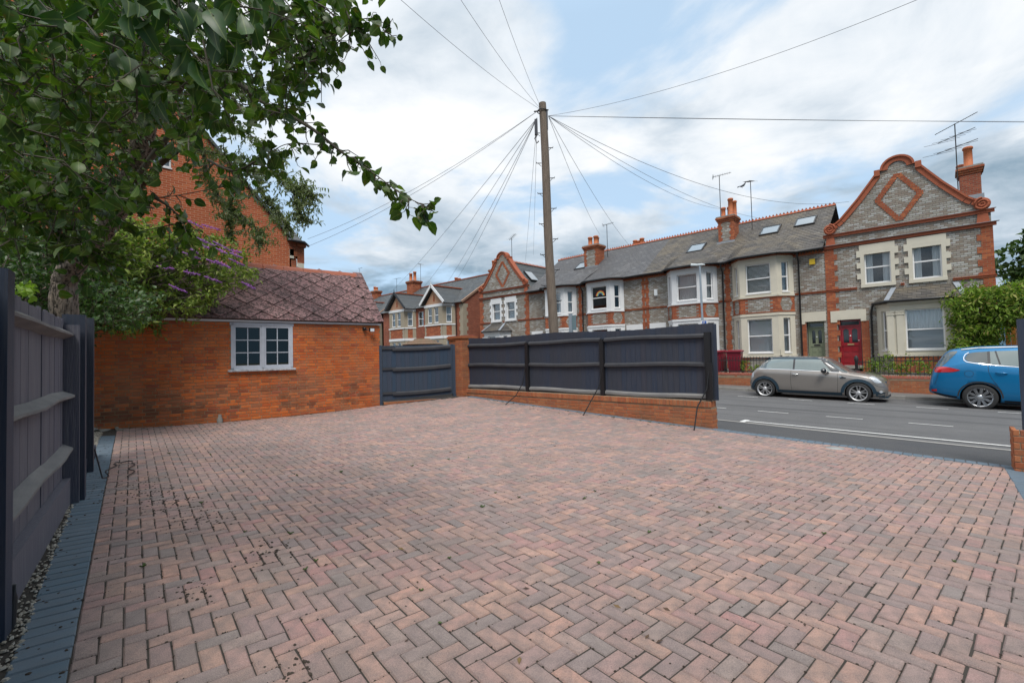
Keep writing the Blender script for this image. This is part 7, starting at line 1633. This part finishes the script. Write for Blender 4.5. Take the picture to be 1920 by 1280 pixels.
# ---------------- olive grey weeping pear further off
ol = thing('weeping_tree', 'olive grey narrow leaved tree branch hanging before the red brick house', 'tree', (-13.5, 3.5, 0))
base = at(300, 330, 9.5); s = MB(); P, Sz = [], []
twig(s, smooth_path([Vector((-14.2, 1.5, 0)), at(240, 420, 12.5), at(280, 330, 11.5), at(330, 285, 10.6)]), .11, .06, 8)
bn = [[at(330, 285, 10.6), at(380, 283, 10.2), at(430, 295, 9.8), at(475, 315, 9.6), at(520, 325, 9.5), at(550, 350, 9.4), at(572, 380, 9.3)], [at(380, 283, 10.2), at(395, 340, 10), at(420, 380, 9.9), at(450, 402, 9.8), at(480, 430, 9.7), at(490, 455, 9.7)], [at(475, 315, 9.6), at(490, 360, 9.5), at(520, 395, 9.5), at(545, 430, 9.5)], [at(550, 350, 9.4), at(570, 350, 9.2), at(585, 365, 9.1)], [at(550, 360, 9.3), at(560, 395, 9.2), at(575, 412, 9.2)], [at(430, 295, 9.8), at(440, 340, 9.7), at(430, 400, 9.7), at(435, 445, 9.7)], [at(330, 285, 10.6), at(360, 240, 10.2), at(420, 235, 10), at(480, 260, 9.8), at(530, 300, 9.6)]]
for A in bn:
    p = smooth_path(A, 5); twig(s, p, .03, .007, 5)
    for i in range(3, len(p)):
        for k in range(7):
            o = p[i-1].lerp(p[i], R_.random()); d = Vector((R_.gauss(0, 1), R_.gauss(0, 1), R_.gauss(-.2, .8))).normalized(); e = o + d * R_.uniform(.1, .38); twig(s, [o, e], .004, .002, 4)
            for q in range(11): P.append(tuple(o.lerp(e, q / 9))); Sz.append(R_.uniform(.06, .11))
s.build('branches', m_twig, ol); leaves('foliage', P, np.array(Sz), LANCE, m_olive, ol, .7, .8)
# ---------------- buddleja spilling over the outbuilding
bd = thing('buddleja', 'buddleja bush with purple flower spikes spilling over the outbuilding roof and wall', 'bush', (-11.4, -.6, 0))
BP = [(120, 440), (200, 405), (330, 425), (380, 440), (430, 455), (470, 490), (455, 525), (420, 545), (400, 560), (370, 580), (330, 590), (300, 605), (235, 615), (200, 620), (165, 600), (150, 540), (110, 500)]
P, Sz, N_ = [], [], 0; s = MB(); FLW = []
roots = Vector((-10.4, -1.0, .0))
while N_ < 620:
    x, y = R_.uniform(100, 480), R_.uniform(400, 625)
    if not inpoly(x, y, BP): continue
    if x > 400 and R_.random() < .45: continue
    X = R_.uniform(-11.6, -9.6) if x < 260 else R_.uniform(-11.4, -10.0)
    o = onX(x, y, X); q = (o - SHP); dd = -q.dot(SN)          # keep outside the roof and wall
    if q.dot(SN) > -.08 and o.z < 2.2 + max(0, q.dot(SN) + .08) * 1.02 + .05: continue
    N_ += 1; d = Vector((R_.gauss(.3, .7), R_.gauss(.5, .7), R_.gauss(.1, .5))).normalized(); e = o + d * R_.uniform(.15, .4) + Vector((0, 0, -.05))
    if N_ % 5 == 0: twig(s, smooth_path([Vector((-10.6 + R_.gauss(0, .3), -1.1 + R_.gauss(0, .2), .1)), (o + roots) / 2 + Vector((0, 0, .7)), o, e], 4), .014, .003, 4)
    else: twig(s, [o, e], .004, .002, 4)
    for k in range(15): P.append(tuple(o.lerp(e, k / 14) + Vector((R_.gauss(0, .03), R_.gauss(0, .03), R_.gauss(0, .03))))); Sz.append(R_.uniform(.07, .14))
s.build('stems', m_twig, bd, kind='stuff'); leaves('foliage', P, np.array(Sz), LANCE, m_budd, bd, .25, 1.0)
for (x, y) in ((345, 461), (392, 488), (372, 447), (376, 458), (351, 414), (384, 423), (404, 455), (410, 468), (348, 475), (434, 470), (436, 476), (434, 487), (408, 491), (350, 510), (388, 520), (458, 531), (322, 536), (300, 500)):
    c_ = onX(x, y, -9.75 - .2 * R_.random()); L = R_.uniform(.15, .28); d = Vector((.05, 1, R_.uniform(-.5, -.05))).normalized(); q = MB()
    for k in range(46):
        t = k / 46; r = .030 * (1 - t) ** .6 + .006; a = R_.uniform(0, 6.28); p = c_ + d * L * t + Vector((math.cos(a), 0, math.sin(a))) * r; u = Vector((R_.gauss(0, 1), R_.gauss(0, 1), R_.gauss(0, 1))).normalized() * .012; v = u.cross(d).normalized() * .012; q.add([p - u, p - v, p + u, p + v], [(0, 1, 2, 3)])
    q.tube([c_ - d * .05, c_ + d * L], [.012, .006], 5); q.build('flower_spike', m_purple, bd)
# ---------------- dark hedge behind the left fence
def mass(name, lab, cat, region, nS, shape, mt, smin, smax, per=14, sp_=.25, down=.3, stem=None, dfun=None):
    t = thing(name, lab, cat, dfun(sum(p[0] for p in region) / len(region), max(p[1] for p in region)).to_3d() * Vector((1, 1, 0)) if 0 else (0, 0, 0)); P, Sz = [], []; xs = [p[0] for p in region]; ys = [p[1] for p in region]; N_ = 0
    tws = MB(); cs = []
    while N_ < nS:
        x, y = R_.uniform(min(xs), max(xs)), R_.uniform(min(ys), max(ys))
        if not inpoly(x, y, region): continue
        o = dfun(x, y); N_ += 1; cs.append(o); d = Vector((R_.gauss(0, .8), R_.gauss(0, .8), R_.gauss(-.1, .6))).normalized(); e = o + d * sp_; twig(tws, [o, e], .006, .002, 3)
        for k in range(per): P.append(tuple(o.lerp(e, k / per) + Vector((R_.gauss(0, .22), R_.gauss(0, .22), R_.gauss(0, .16))) * sp_)); Sz.append(R_.uniform(smin, smax))
    c = sum(cs, Vector()) / len(cs); zb = min(q.z for q in cs); t.location = (c.x, c.y, 0); MW[t.name] = Matrix.Translation(t.location)
    tws.build('twigs', m_twig, t, kind='stuff'); leaves('foliage', P, np.array(Sz), shape, mt, t, down, 1.0); return t
hd = mass('hedge', 'dark green hedge growing up behind the left fence and round the pear trunk', 'hedge', [(-60, 440), (120, 430), (170, 470), (190, 520), (270, 545), (290, 590), (210, 622), (165, 625), (140, 640), (-60, 640)], 520, SMALL, m_darkleaf, .05, .09, 16, .3, dfun=lambda x, y: (lambda p: p)(at(x, y, R_.uniform(6.2, 7.6))) if x > 60 else at(x, y, R_.uniform(5.6, 7.5)))
br = thing('shrub', 'small yellow green leafy shoot just over the fence beside the trunk', 'shrub', at(55, 530, 4.8)); leaves('foliage', [tuple(at(R_.uniform(30, 66), R_.uniform(527, 560), 4.7 + R_.uniform(0, .3))) for i in range(40)], np.array([R_.uniform(.05, .08) for i in range(40)]), ROUND, leafmat('lime_leaf', [(0, (.16, .26, .03)), (1, (.24, .36, .05))]), br, .2, 1)
MB().tube([at(50, 560, 4.85), at(48, 700, 4.85)], .006, 5).build('stem', m_twig, br)
# ---------------- backing trees behind fence on the far left so that no bare sky shows under the boughs
mass('tree', 'dense tree far left behind the fence under the pear boughs', 'tree', [(-200, -60), (250, -60), (330, 60), (300, 200), (250, 330), (160, 440), (-200, 470)], 900, SMALL, m_tree, .10, .17, 16, .5, dfun=lambda x, y: at(x, y, R_.uniform(8.0, 10.5)))
# ---------------- climber on the end house
s = mass('climber', 'bright green climbing shrub smothering the right side of the end house and its bay', 'climbing plant', [(1783, 562), (1800, 545), (1850, 540), (1910, 530), (1990, 540), (1990, 610), (1900, 606), (1880, 625), (1870, 640), (1850, 665), (1790, 668), (1795, 640), (1800, 610), (1783, 590)], 620, LANCE, m_vine, .10, .19, 16, .35, .45, dfun=lambda x, y: onY(x, y, R_.uniform(21.5, 22.6)))
MB().tube([(.9, 22.6, .2), (1.0, 22.4, 1.2), (1.1, 22.3, 2.0), (1.6, 22.2, 2.6)], [.06, .05, .04, .03], 7).build('stem', m_bark, s)
# ---------------- big trees
def bigtree(lab, base, h, cr, n, mt, sz, zc=.62):
    t = thing('tree', lab, 'tree', base); b = Vector(base); s = MB(); twig(s, smooth_path([b, b + Vector((.1, 0, h * .35)), b + Vector((-.1, .1, h * .7)), b + Vector((0, 0, h * .9))]), .3, .06, 8)
    P, Sz = [], []; cl = []
    for i in range(26):
        a = R_.uniform(0, 6.28); e = R_.uniform(-.5, 1.2); r = cr * R_.uniform(.45, .95); c_ = b + Vector((math.cos(a) * math.cos(e) * r, math.sin(a) * math.cos(e) * r, h * zc + math.sin(e) * h * .34)); cl.append((c_, R_.uniform(.22, .4) * cr)); twig(s, [b + Vector((0, 0, h * .4)), (b + Vector((0, 0, h * .5)) + c_) / 2, c_], .07, .02, 5)
    for i in range(n):
        c_, r = cl[i % len(cl)]; v = rs.normal(size=3); v /= np.linalg.norm(v); rr = r * R_.uniform(.7, 1.1); P.append((c_.x + v[0] * rr, c_.y + v[1] * rr, c_.z + v[2] * rr * .8)); Sz.append(R_.uniform(sz * .7, sz * 1.3))
    s.build('trunk', m_bark, t); leaves('crown', P, np.array(Sz), SMALL, mt, t, .1, 1.0, kind=None); return t
bigtree('large dark green tree beyond the end house at the right edge', (4.9, 33.5, .2), 6.6, 3.0, 9000, m_tree, .30)
bigtree('round dark tree further back at the right edge beyond the orange fence', (7.5, 37, .2), 5.5, 3.0, 5000, m_tree, .32)
bigtree('distant tree behind the terrace roofs, outside the right edge', (11, 30, .2), 6.5, 3.2, 4500, m_tree, .32)
# low plants in the front gardens
mass('garden_plants', 'low green and white plants behind the railing beside the crimson door', 'plants', [(1628, 672), (1662, 668), (1752, 680), (1752, 702), (1625, 702)], 90, SMALL, m_vine, .05, .10, 12, .2, .1, dfun=lambda x, y: onY(x, y, R_.uniform(20.9, 21.5)))
mass('shrub', 'small bright green shrub behind the railing right of the burgundy bins', 'shrub', [(1388, 674), (1398, 672), (1402, 696), (1386, 696)], 26, SMALL, m_vine, .05, .09, 12, .15, .1, dfun=lambda x, y: onY(x, y, R_.uniform(20.9, 21.2)))
mass('shrub', 'pale leafy shrub in the front garden behind the lamp post', 'shrub', [(1402, 688), (1425, 686), (1428, 698), (1402, 698)], 20, SMALL, m_budd, .05, .09, 12, .15, .1, dfun=lambda x, y: onY(x, y, R_.uniform(20.9, 21.2)))
